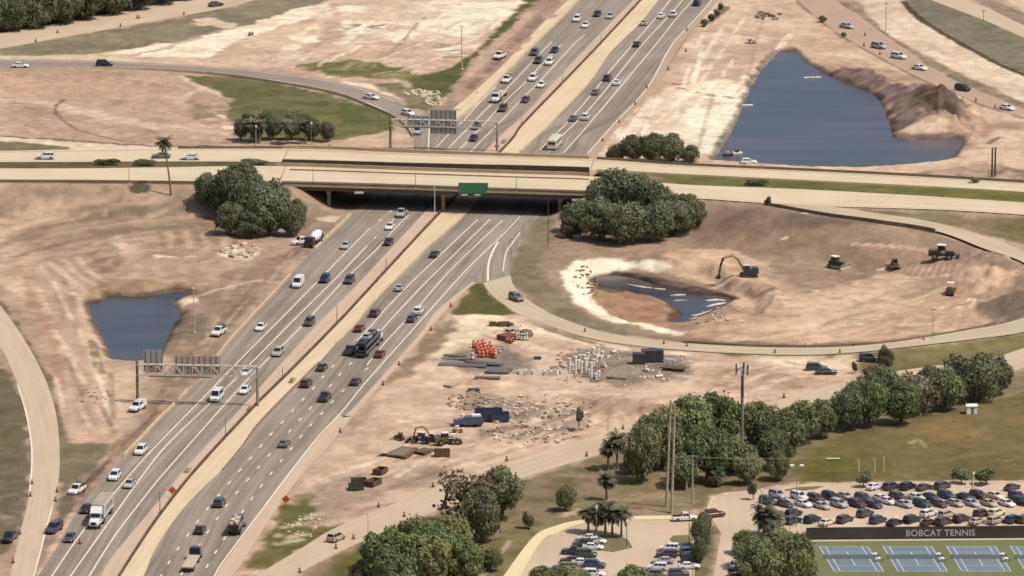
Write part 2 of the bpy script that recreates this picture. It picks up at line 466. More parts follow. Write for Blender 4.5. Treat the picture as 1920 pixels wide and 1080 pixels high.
def strip_poly(L, R, n=60): return np.vstack([smooth(W(L), n), smooth(W(R), n)[::-1]])
PAVED += [strip_poly(L_EDGE, R_EDGE, 120), strip_poly(FR_L, FR_R), strip_poly(SE_U, SE_L), strip_poly(RA_U, RA_L), strip_poly(RB_U, RB_L),
          strip_poly(RD_L, RD_R), strip_poly(RF_L, RF_R), W(LOT_N), W(LOT_S), strip_poly(WALK_S_O, WALK_S_I), W(TENNIS), W(EXIT), OVW, LRP]

# ------------------------------------------------------------------ terrain sheet
X0, X1, Y0, Y1 = -215, 225, -345, 520
gx = np.concatenate([[-6000,-3000,-1500,-800,-450,-300,-250], np.arange(X0, X1 + .1, 0.55), [260,310,450,800,1500,3000,6000]])
gy = np.concatenate([[-6000,-3000,-1500,-900,-600,-450,-390], np.arange(Y0, Y1 + .1, 1.25), [560,640,800,1200,2200,5000,12000]])
GX, GY = np.meshgrid(gx, gy)
vx, vy = GX.ravel(), GY.ravel()
vz = np.zeros(vx.shape)
CH = 60000
for i in range(0, len(vx), CH): vz[i:i + CH] = H(vx[i:i + CH], vy[i:i + CH])
far = (vx < X0) | (vx > X1) | (vy < Y0) | (vy > Y1)
vz[far] = np.clip(vz[far], -0.5, 7)
VZ = vz.reshape(GX.shape)
def Hg(x, y):
    x = np.atleast_1d(np.asarray(x, float)); y = np.atleast_1d(np.asarray(y, float))
    i = np.clip(np.searchsorted(gx, x) - 1, 0, len(gx) - 2); j = np.clip(np.searchsorted(gy, y) - 1, 0, len(gy) - 2)
    u = np.clip((x - gx[i]) / (gx[i + 1] - gx[i]), 0, 1); v = np.clip((y - gy[j]) / (gy[j + 1] - gy[j]), 0, 1)
    return (VZ[j, i] * (1 - u) + VZ[j, i + 1] * u) * (1 - v) + (VZ[j + 1, i] * (1 - u) + VZ[j + 1, i + 1] * u) * v
H = Hg
# lower the sheet a little below every level road (they lie on top as sheets)
TN = np.zeros((len(vx), 3)); TN[:] = (190, 160, 130)

def paint(pts, c, soft=1.0, wob=2.0, c2=None, ns=9.0, amt=1.0, seed=0, an=1.0, world=False):
    """tone a patch of ground; second tone mixed in by noise drawn out along depth"""
    P = pts if world else WT(pts)
    bb = (vx > P[:, 0].min() - 8) & (vx < P[:, 0].max() + 8) & (vy > P[:, 1].min() - 12) & (vy < P[:, 1].max() + 12)
    X, Y = vx[bb], vy[bb]
    s = sdist(X, Y, P) + (fbm(X, Y / 1.3, 5.5, 4, seed + 200) - 0.5) * wob * 2.4
    a = (1 - sstep(-soft, soft, s)) * amt
    col = np.array(c, float)[None, :]
    if c2 is not None:
        k = sstep(0.34, 0.66, fbm(X, Y / an, ns, 4, seed + 300))[:, None]
        col = col * (1 - k) + np.array(c2, float)[None, :] * k
    TN[bb] = TN[bb] * (1 - a[:, None]) + col * a[:, None]

def trail(pts, w, c, amt=0.6, soft=0.6, seed=0, brk=0.0, curve=True):
    P = WT(pts)
    if curve and len(P) > 2: P = smooth(P, max(24, len(P) * 8))
    bb = (vx > P[:, 0].min() - 6) & (vx < P[:, 0].max() + 6) & (vy > P[:, 1].min() - 6) & (vy < P[:, 1].max() + 6)
    X, Y = vx[bb], vy[bb]
    d, _ = seg_dist(X, Y, P)
    a = (1 - sstep(w / 2, w / 2 + soft, d + (fbm(X, Y, 5, 2, seed + 7) - .5) * w * .5)) * amt
    if brk: a = a * sstep(brk - 0.15, brk + 0.15, fbm(X, Y, 6, 2, seed + 77))
    TN[bb] = TN[bb] * (1 - a[:, None]) + np.array(c, float)[None, :] * a[:, None]
# ================================================================== ground tones (soil, sand, grass, some painted hill shade) patch by patch
sand = (216,184,148); sandp = (232,212,172); whites = (238,226,192); brown = (180,150,120); brown2 = (197,166,132)
dk = (152,128,102); olive = (124,116,84); grass = (112,108,70); green = (96,104,62)
# --- far upper left
paint([(-80,60),(0,62),(340,0),(560,-30),(-80,-60)], (70,78,66), 2, 3, (90,96,78), 12)
paint([(-60,92),(233,52),(433,14),(480,-10),(640,-20),(600,10),(480,45),(400,62),(330,78),(250,95),(160,104),(-60,110)], (136,126,100), 1.5, 3, (148,138,108), 14, seed=3)
paint([(360,35),(400,34),(440,45),(432,55),(400,50),(365,45)], (215,190,152), 1, 3)
paint([(150,104),(250,92),(330,79),(420,62),(520,38),(620,0),(1010,-20),(985,4),(920,70),(868,118),(862,134),(770,150),(700,150),(640,150),(467,128),(330,118),(180,112)], sand, 1.5, 3, (198,166,134), 8, seed=5)
paint([(0,104),(150,103),(330,116),(340,121),(180,113),(0,111)], (206,186,150), 0.6, 1)
paint([(242,108),(317,90),(400,63),(500,37),(567,13),(617,5),(622,15),(533,48),(450,77),(393,107)], whites, 1, 2.5, (228,208,168), 8, seed=7)
paint([(190,102),(250,92),(330,80),(310,88),(240,101)], whites, 0.8, 2)
paint([(600,30),(640,12),(990,-10),(960,20),(920,60),(890,85),(865,110),(840,100),(790,70),(700,75),(640,90),(560,110),(480,122),(520,100)], (234,216,178), 2, 5, (214,186,150), 9, seed=9)
paint([(850,10),(980,0),(940,40),(880,70),(830,60)], whites, 3, 4, (236,220,180), 10, seed=10)
paint([(560,100),(600,60),(640,20),(640,60),(620,95)], (200,166,136), 2, 4, seed=11)
paint([(640,45),(720,42),(750,50),(690,62),(640,60)], (170,142,118), 1, 5, whites, 3, seed=12)
paint([(820,80),(868,82),(868,110),(830,112),(818,98)], (178,150,122), 1, 4, whites, 3, seed=13)
paint([(560,120),(640,112),(720,118),(770,132),(778,150),(730,150),(660,146),(590,136)], (138,132,92), 1.5, 4, (112,114,74), 7, seed=14)
paint([(767,150),(800,136),(845,128),(870,112),(920,66),(987,0),(1014,0),(945,62),(875,124),(848,172),(820,195),(790,200),(770,175)], (92,100,62), 1.2, 2.5, (108,108,72), 8, seed=15)
paint([(700,158),(760,150),(780,175),(815,192),(805,225),(780,205),(745,185)], (120,116,86), 1.2, 3, (140,130,98), 6, seed=16)
paint([(775,170),(800,168),(820,178),(800,182),(780,178)], whites, .6, 4, (120,116,84), 2.5, seed=17)
paint([(640,150),(700,160),(745,184),(735,180),(690,165),(640,156)], (226,206,166), .7, 2, seed=18)
paint([(848,175),(875,125),(945,64),(1015,-10),(1064,-10),(1008,54),(960,105),(927,138),(887,174),(856,202),(835,222),(805,232),(815,200)], (166,138,114), 1.2, 2, (186,152,124), 7, seed=19, an=3)
trail([(870,150),(925,90),(1000,22)], 2.2, (205,172,140), .7, 1, 3)
trail([(880,165),(945,100),(1010,38)], 1.6, (140,116,98), .6, 1, 4, .4)
# --- left loop beyond the overpass
paint([(-60,138),(60,136),(180,134),(320,138),(410,150),(430,180),(420,215),(450,262),(440,275),(-60,262)], (184,152,122), 1.5, 3, (198,164,132), 12, seed=21)
paint([(0,150),(120,140),(300,142),(330,160),(200,172),(60,178),(0,172)], (196,158,126), 4, 4, seed=22)
paint([(-40,182),(60,184),(167,206),(267,228),(383,243),(447,248),(440,257),(383,251),(260,238),(160,216),(60,194),(-40,192)], (212,180,148), 1.0, 1.5, seed=23)
trail([(118,188),(104,200),(108,215),(133,237),(173,251),(250,268)], 0.9, (130,108,90), .75, .5, 5)
trail([(330,140),(383,165),(430,184)], 2.6, (208,184,150), .85, .8, 6)
trail([(380,163),(350,180),(330,195)], 1.8, (205,180,148), .8, .8, 7)
paint([(320,140),(430,145),(480,150),(560,166),(600,175),(690,202),(735,224),(735,245),(640,262),(440,262),(450,240),(415,210),(432,184),(390,165)], (128,120,86), 1.3, 3, (108,108,72), 9, seed=24)
paint([(455,180),(560,178),(660,195),(725,225),(728,243),(640,255),(560,225),(470,200)], (102,106,68), 2, 4, (120,116,80), 8, seed=25)
paint([(360,190),(415,200),(430,225),(390,235),(355,225)], (150,130,100), 2, 4, (196,166,134), 5, seed=26)
paint([(400,212),(430,216),(425,224),(405,222)], (230,208,170), .6, 2)
paint([(420,235),(455,238),(452,243),(425,242)], (230,208,170), .6, 2)
paint([(350,255),(440,255),(450,275),(400,272),(350,270)], (178,138,112), 1.5, 3, (200,170,138), 4, seed=27)
paint([(640,262),(728,246),(776,252),(776,292),(640,292),(628,276)], (214,182,146), 1, 2, (200,168,134), 8, seed=28)
paint([(-60,258),(70,264),(150,276),(210,284),(-60,290)], (128,120,88), 1, 1.5, (140,130,96), 8, seed=29)
paint([(-60,252),(0,256),(90,262),(200,270),(330,276),(330,282),(190,284),(130,275),(0,264),(-60,260)], (222,200,164), .8, 1, seed=30)
trail([(-40,252),(0,255),(100,261),(200,268),(300,273.5),(430,277),(540,279)], 1.0, (96,82,66), .85, .5, 8)
# --- right beyond the overpass
paint([(1085,300),(1150,235),(1225,168),(1262,115),(1300,55),(1340,-10),(1480,-20),(1560,54),(1720,146),(1830,194),(1990,240),(1990,350),(1280,312)], (212,182,146), 1.2, 2, (200,166,132), 12, seed=31)
paint([(1120,300),(1160,240),(1220,185),(1240,165),(1330,150),(1395,150),(1430,120),(1462,92),(1430,135),(1410,165),(1396,200),(1378,232),(1360,268),(1342,296),(1300,300),(1250,262),(1180,262)], (232,214,174), 2, 4, (220,192,154), 9, seed=32)
paint([(1290,205),(1390,195),(1370,240),(1345,290),(1310,285),(1280,250)], whites, 3, 4, seed=33)
paint([(1330,190),(1405,140),(1440,108),(1425,130),(1400,170),(1385,190)], whites, 2, 3, seed=34)
paint([(1340,40),(1420,60),(1480,80),(1540,115),(1500,100),(1400,110),(1300,140),(1280,110)], (216,190,154), 4, 5, (196,164,132), 8, seed=35)
paint([(1530,118),(1570,128),(1650,128),(1720,150),(1820,200),(1920,232),(1920,300),(1810,310),(1800,265),(1690,265),(1640,190),(1560,155)], (196,162,130), 3, 4, (176,142,114), 9, seed=36)
paint([(1545,140),(1580,118),(1640,128),(1690,160),(1740,158),(1795,185),(1815,222),(1775,238),(1720,240),(1675,258),(1655,205),(1620,172),(1580,154)], (134,110,96), 1.5, 4, (160,136,116), 3, seed=37)
paint([(1740,160),(1790,182),(1800,215),(1740,215),(1705,195)], (104,84,72), 3, 4, (124,100,84), 4, seed=38)
paint([(1672,252),(1700,242),(1745,218),(1775,212),(1800,240),(1797,256),(1690,256)], (214,184,150), 1, 3, (184,152,122), 3, seed=39)
trail([(1497,3),(1557,53),(1620,91),(1713,141),(1827,191),(1920,222)], 1.2, (120,96,78), .5, 1, 9, .35)
paint([(1800,312),(1850,306),(1925,318),(1990,330),(1990,352),(1840,338),(1700,328)], (150,124,98), 1, 2, (190,160,128), 5, seed=40)
paint([(1790,300),(1812,285),(1830,262),(1880,240),(1925,245),(1925,310),(1850,305),(1800,312)], (214,182,146), 2, 3, seed=41)
trail([(1838,278),(1855,268),(1872,258)], 1.4, (140,116,96), .8, .8, 10, .4)
paint([(1573,3),(1613,32),(1673,76),(1747,128),(1813,162),(1925,206),(1990,236),(1990,218),(1920,194),(1813,144),(1730,101),(1660,61),(1607,3)], (140,126,96), .8, 1.5, (164,142,112), 5, seed=42)
paint([(1600,-8),(1660,60),(1730,100),(1813,143),(1920,193),(1990,224),(1990,168),(1920,141),(1847,106),(1780,70),(1730,40),(1690,0)], (228,208,172), .9, 1, (216,190,154), 12, seed=43)
paint([(1690,-4),(1730,40),(1780,70),(1847,106),(1920,141),(1990,168),(1990,102),(1920,72),(1847,38),(1755,0)], (136,130,110), .8, 1, (124,120,98), 12, seed=44)
trail([(1693,3),(1730,40),(1780,70),(1847,107),(1925,142)], 1.6, (84,70,56), .85, .6, 11)
paint([(1815,-10),(1870,25),(1920,48),(1990,80),(1990,40),(1920,24),(1870,3)], (146,126,102), .8, 1, (160,138,112), 8, seed=45)
paint([(1865,-10),(1925,22),(1990,42),(1990,-10)], (216,186,152), .8, 1, seed=46)
for k,(x,y,w) in enumerate([(1428,29,6),(1450,33,7),(1440,27,4),(1400,80,4),(1268,158,5),(1275,165,6),(1300,172,8),(1330,178,8),(1365,182,7)]):
    trail([(x - w, y - .6),(x + w, y + 1.2)], 1.0, (122,98,78), .7, .6, 20 + k, .3)
trail([(1325,44),(1345,28),(1360,14)], 2.2, (120,104,78), .8, .8, 32, .35)
# --- overpass verges
paint(np.vstack([smooth(W(OV_N, ZB), 60), smooth(W(OV_S, ZB), 60)[::-1]]), (150,132,104), 4, 2, (130,120,90), 9, world=True, seed=50)
paint([(-60,304),(150,304),(300,303),(516,304),(520,313),(300,315),(-60,317)], (120,112,80), .5, .5, (104,98,68), 6, seed=51)
paint([(1120,321),(1280,329),(1500,340),(1847,358),(1990,365),(1990,384),(1920,379),(1720,366),(1500,354),(1280,346),(1110,331)], (120,118,74), .5, .4, (106,108,62), 8, seed=52)
# --- left south: graded basin
paint([(-60,344),(200,344),(400,346),(560,352),(610,395),(655,404),(600,455),(480,575),(380,690),(300,780),(200,880),(110,1010),(80,1085),(-60,1085)], (178,149,119), 1.5, 2, (190,160,128), 14, seed=53)
paint([(-60,346),(300,348),(370,350),(330,368),(160,376),(60,396),(-60,430)], (160,138,112), 4, 5, (172,146,116), 10, seed=54)
paint([(-60,430),(0,405),(80,380),(190,366),(330,352),(350,362),(250,380),(130,402),(50,440),(0,472),(-60,500)], (202,170,134), 3, 4, (190,158,124), 8, seed=55)
paint([(40,450),(90,425),(170,400),(280,385),(360,380),(430,420),(440,440),(330,430),(230,440),(140,455),(60,475)], (156,133,104), 4, 5, (172,146,114), 6, seed=56)  # hill shading painted into the olive brown ground tone
paint([(140,400),(220,385),(260,395),(200,410),(150,415)], (138,122,94), 3, 5, seed=57)
paint([(270,440),(350,430),(440,440),(460,465),(440,480),(300,482),(240,470)], (196,160,124), 2, 4, (170,142,112), 4, seed=58, an=1)
paint([(150,480),(205,455),(240,490),(215,510),(190,520)], (150,126,98), 2, 4, (170,143,112), 4, seed=59)
paint([(205,443),(225,440),(260,480),(240,490)], (206,176,142), 1.5, 2, seed=60)
paint([(150,575),(160,540),(200,522),(290,525),(370,530),(380,545),(330,546),(240,556),(205,553),(185,572)], (158,132,98), 1.5, 3, (176,146,110), 4, seed=61)
paint([(-60,470),(40,462),(80,490),(130,505),(155,545),(165,580),(195,645),(215,682),(252,684),(262,700),(255,750),(215,832),(142,830),(116,792),(106,700),(84,620),(40,560),(0,530),(-60,510)], (210,178,142), 2, 3, (198,164,130), 9, seed=62)
paint([(80,500),(130,500),(160,540),(150,560),(120,545)], (222,190,152), 2, 3, (196,164,132), 3, seed=63)
paint([(30,500),(60,520),(95,600),(120,680),(130,740),(110,720),(85,640),(45,560)], (184,146,116), 2, 3, seed=64)
arcs = [((-20,452),(40,425),(110,403),(200,388),(300,376)),((-20,470),(50,440),(120,418),(220,400),(340,388)),((0,478),(70,452),(150,430),(250,415),(370,405)),((30,482),(90,464),(170,445),(270,430),(400,425)),((60,486),(120,470),(200,455),(290,445))]
for k, ar in enumerate(arcs): trail(list(ar), 1.6 + .6 * (k % 2), (140,120,94) if k % 2 else (206,174,138), .42, 1.5, 230 + k)
for k in range(7): trail([(85 + 12*k, 497 - 3*k),(110 + 12*k, 520 - 2*k),(150 + 10*k, 548 - 4*k)], 1.0, (222,190,154) if k % 2 else (178,146,116), .5, 1, 240 + k)
for k in range(9): trail([(300 + 17*k, 432 + (k % 3) * 2),(304 + 17*k, 460 + (k % 2) * 6)], .8, (214,182,142) if k % 2 else (150,124,96), .5, .8, 250 + k)
trail([(292,478),(300,481),(340,483),(360,480)], 1.2, (238,218,184), .7, .8, 260, .45)
for k, off in enumerate([0, 14, 27, 40]):
    trail([(60 + off, 505 + off*.3),(92 + off, 560),(120 + off*.8, 640),(138 + off*.7, 720),(150 + off*.6, 800)], .9, (186,154,124), .55, .8, 40 + k)
trail([(174,640),(180,672),(186,692),(190,700)], 1.4, (134,118,84), .8, .8, 45, .3)
paint([(-60,690),(10,690),(32,722),(52,785),(58,850),(52,930),(25,1010),(0,1040),(-60,1085)], (110,104,78), 1, 2, (124,114,88), 8, seed=65)
paint([(0,900),(40,890),(50,930),(30,985),(5,1000)], (150,132,108), 2, 5, (116,108,82), 4, seed=66)
paint([(-40,545),(0,560),(45,622),(92,705),(112,785),(128,832),(205,832),(200,850),(150,905),(113,915),(108,800),(90,725),(44,635),(0,575)], (122,112,82), .8, 1.5, (138,122,92), 6, seed=67)
paint([(112,850),(150,838),(196,835),(190,868),(145,905),(113,930)], (124,115,86), 1.5, 3, (140,126,98), 6, seed=68)
paint([(430,610),(480,560),(545,500),(592,452),(640,414),(600,402),(560,470),(480,488),(370,545),(345,600),(310,690),(280,770),(200,860),(130,935),(85,1000),(60,1085),(85,1085),(145,955),(230,858),(330,752),(400,680)], (166,139,112), 2, 3, (152,128,102), 7, seed=69)
trail([(300,770),(255,815),(200,870),(165,905),(150,930)], 1.0, (112,92,74), .8, .7, 46)
trail([(340,740),(270,810),(215,870)], 2.4, (190,156,126), .5, 1, 47)
trail([(470,490),(420,560),(360,640)], 1.4, (192,160,128), .5, 1, 48, .4)
trail([(490,525),(440,535),(380,553)], .8, (205,178,144), .8, .6, 49)
trail([(375,558),(420,553),(470,555)], .8, (128,106,86), .7, .5, 50, .4)
paint([(318,568),(366,560),(368,566),(345,574),(322,574)], (232,212,172), .7, 1, seed=70)
paint([(404,480),(425,466),(442,460),(470,464),(488,474),(466,487),(430,487)], (232,212,176), .6, 1.5, (206,180,146), 3, seed=71)
paint([(330,600),(380,590),(400,620),(380,650),(330,640)], (140,122,98), 3, 4, seed=72)
paint([(590,408),(612,405),(635,406),(625,416),(600,415)], (226,200,166), .5, 1, seed=73)
paint([(560,372),(598,385),(615,403),(590,408),(575,440),(545,440),(530,400)], (140,122,96), 1.2, 2, (156,136,108), 5, seed=74)
paint([(115,985),(135,950),(150,945),(140,965),(100,1050),(80,1085),(62,1085)], (206,180,146), 1, 1, seed=75)
paint([(112,930),(135,915),(140,950),(112,985)], (112,102,80), 1, 1.5, (134,116,92), 5, seed=76)
# --- loop and pit on the right
paint([(1000,412),(1030,405),(1060,450),(1200,400),(1310,378),(1450,386),(1640,418),(1757,437),(1847,470),(1920,496),(1960,545),(1925,600),(1810,620),(1600,649),(1400,650),(1280,643),(1107,616),(1000,570),(957,520),(968,470)], (156,131,104), 1.2, 2, (168,142,112), 9, seed=80)
paint([(1290,382),(1450,390),(1600,420),(1500,440),(1380,440),(1280,420)], (136,112,92), 4, 5, (150,124,100), 8, seed=81)
paint([(958,520),(965,478),(990,440),(1010,410),(1030,410),(1040,450),(1012,490),(1036,540),(1090,588),(1180,622),(1300,636),(1420,642),(1510,646),(1600,642),(1590,650),(1400,651),(1280,644),(1107,617),(1000,571)], (134,121,90), 1.5, 2, (148,131,100), 7, seed=82)
paint([(1040,470),(1060,455),(1160,462),(1300,455),(1290,470),(1150,480),(1070,490),(1040,540),(1020,510)], (176,148,118), 3, 4, (160,136,108), 6, seed=83)
paint([(1058,512),(1078,490),(1132,485),(1210,488),(1256,494),(1262,506),(1200,505),(1150,506),(1112,516),(1104,540),(1116,568),(1150,590),(1210,607),(1285,622),(1278,627),(1210,616),(1130,596),(1080,566),(1060,536)], (236,220,184), 1, 2, (226,202,164), 6, seed=84)
paint([(1230,482),(1290,462),(1370,470),(1442,488),(1470,530),(1520,548),(1580,540),(1640,520),(1690,498),(1760,488),(1850,497),(1898,508),(1902,530),(1885,552),(1835,568),(1852,600),(1842,612),(1700,632),(1500,646),(1350,638),(1285,624),(1330,606),(1380,580),(1350,540),(1262,510)], (212,176,138), 1.5, 3, (194,158,122), 8, seed=85)
paint([(1500,560),(1620,540),(1700,520),(1740,545),(1650,590),(1500,620),(1420,610)], (222,188,150), 6, 5, (210,176,138), 8, seed=86)
paint([(1740,505),(1850,500),(1893,512),(1880,530),(1800,535)], (228,188,150), 2, 3, (216,176,138), 6, seed=87)
paint([(1105,520),(1150,512),(1200,512),(1190,540),(1150,545),(1110,560)], (120,100,84), 1.5, 3, (150,126,104), 4, seed=88)
paint([(1112,545),(1160,542),(1220,555),(1262,575),(1280,600),(1230,612),(1170,602),(1120,582)], (184,142,104), 1.5, 3, (166,130,98), 5, seed=89)
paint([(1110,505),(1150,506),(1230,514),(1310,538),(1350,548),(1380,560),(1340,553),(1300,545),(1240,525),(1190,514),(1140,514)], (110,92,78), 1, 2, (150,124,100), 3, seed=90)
paint([(1340,510),(1350,525),(1370,530),(1420,536),(1456,540),(1456,556),(1420,558),(1380,552),(1330,545)], (206,176,142), 1, 3, (160,128,102), 3, seed=91)
paint([(1480,470),(1560,468),(1610,500),(1570,530),(1500,545),(1450,515)], (166,139,111), 3, 4, (180,150,120), 5, seed=92)  # shaded ground of the loop, painted darker
paint([(1600,452),(1690,462),(1760,480),(1700,495),(1640,492)], (176,142,112), 2, 4, (160,134,108), 6, seed=93)
paint([(1830,572),(1890,553),(1915,545),(1930,570),(1920,597),(1860,612),(1848,600)], (128,114,94), 1.5, 2, (142,126,102), 8, seed=94)
paint([(1690,520),(1760,512),(1800,530),(1720,560),(1680,560)], (190,158,124), 3, 4, (170,142,112), 3, seed=95)
for k in range(9):
    trail([(1500 + 30*k, 560 + 6*(k % 3)),(1560 + 25*k, 585 - 5*k),(1640 + 15*k, 560 - 7*k)], .8, (190,158,122), .4, .8, 100 + k)
    trail([(1380 + 40*k, 640 - 3*(k % 4)),(1460 + 40*k, 628 - 4*(k % 3)),(1560 + 30*k, 612 - 3*k)], .9, (224,192,156), .4, .8, 120 + k)
for k in range(10):
    trail([(1690 + 11*k, 486 + k),(1665 + 13*k, 512 + k)], .7, (160,132,104), .55, .5, 140 + k)
trail([(1600,458),(1690,463),(1750,473)], 1.0, (214,182,148), .8, .6, 151)
trail([(1730,635),(1813,617),(1868,607)], .9, (214,188,152), .8, .5, 152)
paint([(1820,628),(1830,600),(1850,592),(1864,605)], (186,158,130), 1, 2, seed=96)
for k,(x,y) in enumerate([(1772,516),(1770,577),(1801,576),(1822,563),(1470,447),(1510,400),(1512,388),(1530,545),(1585,503),(1390,600),(1650,505)]):
    trail([(x - 3, y),(x + 3, y + .3)], 1.0, (232,212,180), .9, .5, 160 + k)
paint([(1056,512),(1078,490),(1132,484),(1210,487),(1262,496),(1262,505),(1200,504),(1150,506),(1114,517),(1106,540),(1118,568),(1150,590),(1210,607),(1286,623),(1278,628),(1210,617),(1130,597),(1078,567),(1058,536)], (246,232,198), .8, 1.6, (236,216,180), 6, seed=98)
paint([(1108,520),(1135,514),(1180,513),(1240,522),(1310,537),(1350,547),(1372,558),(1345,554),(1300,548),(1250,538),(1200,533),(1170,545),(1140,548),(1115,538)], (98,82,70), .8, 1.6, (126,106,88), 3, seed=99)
paint([(1112,545),(1160,548),(1215,558),(1255,580),(1262,600),(1220,605),(1160,590),(1125,570)], (190,146,106), 1, 2, (164,128,96), 4, seed=100)
# --- right of the loop
paint([(1585,392),(1720,400),(1920,407),(2000,412),(2000,490),(1920,458),(1797,427),(1713,409),(1640,399)], (142,126,88), 1, 1, (128,116,78), 9, seed=97)
paint([(1280,660),(1500,668),(1600,664),(1700,654),(1830,638),(1925,625),(2000,610),(2000,650),(1900,664),(1850,672),(1770,690),(1620,705),(1590,690)], (136,124,82), 1.2, 2, (122,114,72), 8, seed=98)
# --- works yard
paint([(850,588),(930,586),(965,592),(1020,608),(1090,632),(1180,650),(1280,660),(1460,668),(1590,666),(1612,690),(1610,714),(1500,742),(1330,768),(1210,792),(1090,830),(930,874),(812,916),(640,986),(500,1070),(470,1080),(455,1062),(525,950),(570,888),(640,812),(752,690),(815,625)], (214,182,147), 1.5, 3, (200,167,133), 10, seed=110)
paint([(848,592),(900,590),(965,598),(1030,616),(1090,636),(1180,653),(1290,664),(1240,664),(1120,648),(1040,634),(990,626),(930,618),(880,640),(840,664),(810,668),(830,625)], (234,216,170), 1.5, 3, (226,202,160), 8, seed=111)
paint([(965,590),(1040,618),(1100,638),(1130,648),(1090,640),(1020,618)], (160,140,108), .8, 1.5, seed=112)
paint([(1400,664),(1520,670),(1590,668),(1580,690),(1480,690),(1420,680)], (232,210,170), 2, 3, seed=113)
paint([(1310,700),(1420,690),(1540,705),(1480,728),(1350,735)], (196,162,128), 3, 5, (178,146,114), 5, seed=114)
paint([(1050,670),(1110,650),(1200,660),(1290,668),(1300,700),(1240,715),(1170,722),(1090,715)], (164,144,118), 2, 4, (142,126,102), 5, seed=115)
paint([(820,676),(870,655),(950,650),(1000,690),(980,705),(900,700)], (152,136,116), 2, 3, (134,122,104), 5, seed=116)
paint([(865,742),(905,738),(970,748),(1040,765),(1115,780),(1112,800),(1040,806),(990,796),(940,772),(880,762)], (184,164,138), 1.5, 4, (158,138,112), 3, seed=117)
paint([(1085,748),(1150,742),(1215,752),(1245,762),(1240,772),(1180,776),(1110,768)], (150,126,100), 2, 4, (178,150,120), 5, seed=118)
paint([(905,802),(1000,800),(1030,808),(970,822),(905,818)], (150,128,102), 2, 4, seed=119)
paint([(560,935),(640,895),(720,872),(800,870),(860,880),(740,930),(620,985),(540,1015)], (170,146,119), 4, 4, (186,158,128), 8, seed=120)
paint([(700,735),(752,692),(800,630),(848,590),(852,604),(836,640),(800,672),(770,700)], (144,126,94), 1.5, 2.5, (160,138,106), 6, seed=121)
paint([(640,815),(690,760),(705,745),(700,775),(660,820)], (172,146,116), 1.5, 2, seed=122)
paint([(893,531),(906,533),(930,561),(968,589),(940,592),(848,589),(862,565)], (108,104,66), .8, 1, (98,98,60), 6, seed=123)
paint([(450,1085),(470,1050),(500,1000),(545,935),(590,930),(600,955),(560,985),(640,988),(560,1032),(490,1075)], (122,112,72), 1.5, 3, (104,104,62), 5, seed=124)
for k,(x,y,w) in enumerate([(545,985,16),(570,975,12),(540,1015,22),(555,1005,14),(590,965,10),(530,1000,8),(600,940,12)]):
    trail([(x - w, y + 4),(x + w*.2, y),(x + w, y - 3)], 1.5, (206,188,150), .75, 1, 170 + k, .4)
for k,(x,y,w) in enumerate([(770,807,10),(790,797,12),(832,777,10),(806,808,8),(760,790,8),(870,725,16),(1050,735,30),(1180,740,40),(960,720,20)]):
    trail([(x - w, y),(x + w, y + .5)], 1.2, (234,212,172), .6, 1.2, 180 + k)
for k in range(8):
    trail([(610 + 50*k, 905 - 14*k),(700 + 50*k, 878 - 13*k),(820 + 45*k, 850 - 12*k)], .9, (190,160,128) if k % 2 else (226,196,160), .45, .8, 190 + k)
for k in range(6):
    trail([(1000 + 60*k, 742 + 2*k),(1100 + 60*k, 735 + 2*k),(1230 + 50*k, 745 - 2*k)], .9, (196,164,132) if k % 2 else (226,198,162), .45, .8, 210 + k)
# --- south-east verges and sports ground
paint([(560,1085),(640,1036),(690,1012),(797,969),(967,903),(1097,863),(1200,832),(1330,799),(1450,778),(1570,747),(1660,726),(1780,712),(1897,699),(2000,680),(2000,908),(1640,907),(1500,910),(1420,921),(1340,928),(1322,950),(1277,966),(1188,968),(1092,974),(1000,1007),(930,1095),(560,1100)], (134,120,82), 1.2, 2, (150,131,95), 9, seed=130)
paint([(600,1085),(680,1020),(790,985),(820,1085)], (122,112,72), 3, 4, (104,104,62), 6, seed=131)
paint([(980,920),(1090,880),(1140,880),(1130,940),(1080,960),(1000,985),(960,980)], (122,110,74), 3, 4, (150,128,98), 6, seed=132)
paint([(1060,945),(1110,930),(1260,925),(1310,940),(1280,962),(1190,966),(1090,972)], (148,130,90), 2, 3, (166,144,108), 6, seed=133)
paint([(1050,960),(1085,955),(1090,965),(1060,968)], (200,178,142), 1, 2, seed=134)
paint([(1498,908),(1520,868),(1546,832),(1610,806),(1700,790),(1820,766),(2000,715),(2000,906)], (130,113,68), 1.2, 2, (120,108,66), 14, seed=135)
paint([(1494,908),(1520,862),(1560,842),(1640,852),(1650,885),(1610,906)], (104,104,58), 4, 5, (114,108,64), 6, seed=136)
paint([(1640,800),(1820,772),(1990,730),(1990,800),(1800,850),(1700,850)], (138,118,72), 8, 6, (128,112,68), 8, seed=137)
trail([(1706,832),(1722,824),(1736,838)], .7, (170,156,116), .8, .4, 220)
trail([(1870,862),(1895,864)], .7, (156,142,102), .7, .4, 221)
paint([(1322,952),(1332,930),(1420,916),(1470,906),(1498,904),(1496,911),(1420,922),(1345,930),(1332,950)], (206,178,144), .8, 1, seed=138)
paint([(1340,925),(1420,902),(1496,896),(1496,906),(1420,917),(1345,930)], (152,128,98), 1, 2, seed=139)
paint([(1498,906),(1640,902.5),(1990,900),(1990,906),(1640,908),(1500,912)], (212,184,148), .6, .6, seed=140)
paint([(905,1055),(945,1000),(985,985),(1010,1003),(975,1040),(930,1095),(880,1095)], (124,112,72), 1, 1.5, (136,122,80), 6, seed=141)
trail([(900,1085),(930,1050),(955,1015)], .8, (200,180,150), .7, .5, 222)
paint([(1300,1000),(1325,985),(1338,985),(1345,1010),(1340,1060),(1325,1095),(1285,1095)], (122,112,76), 1, 1.5, (140,124,88), 5, seed=142)
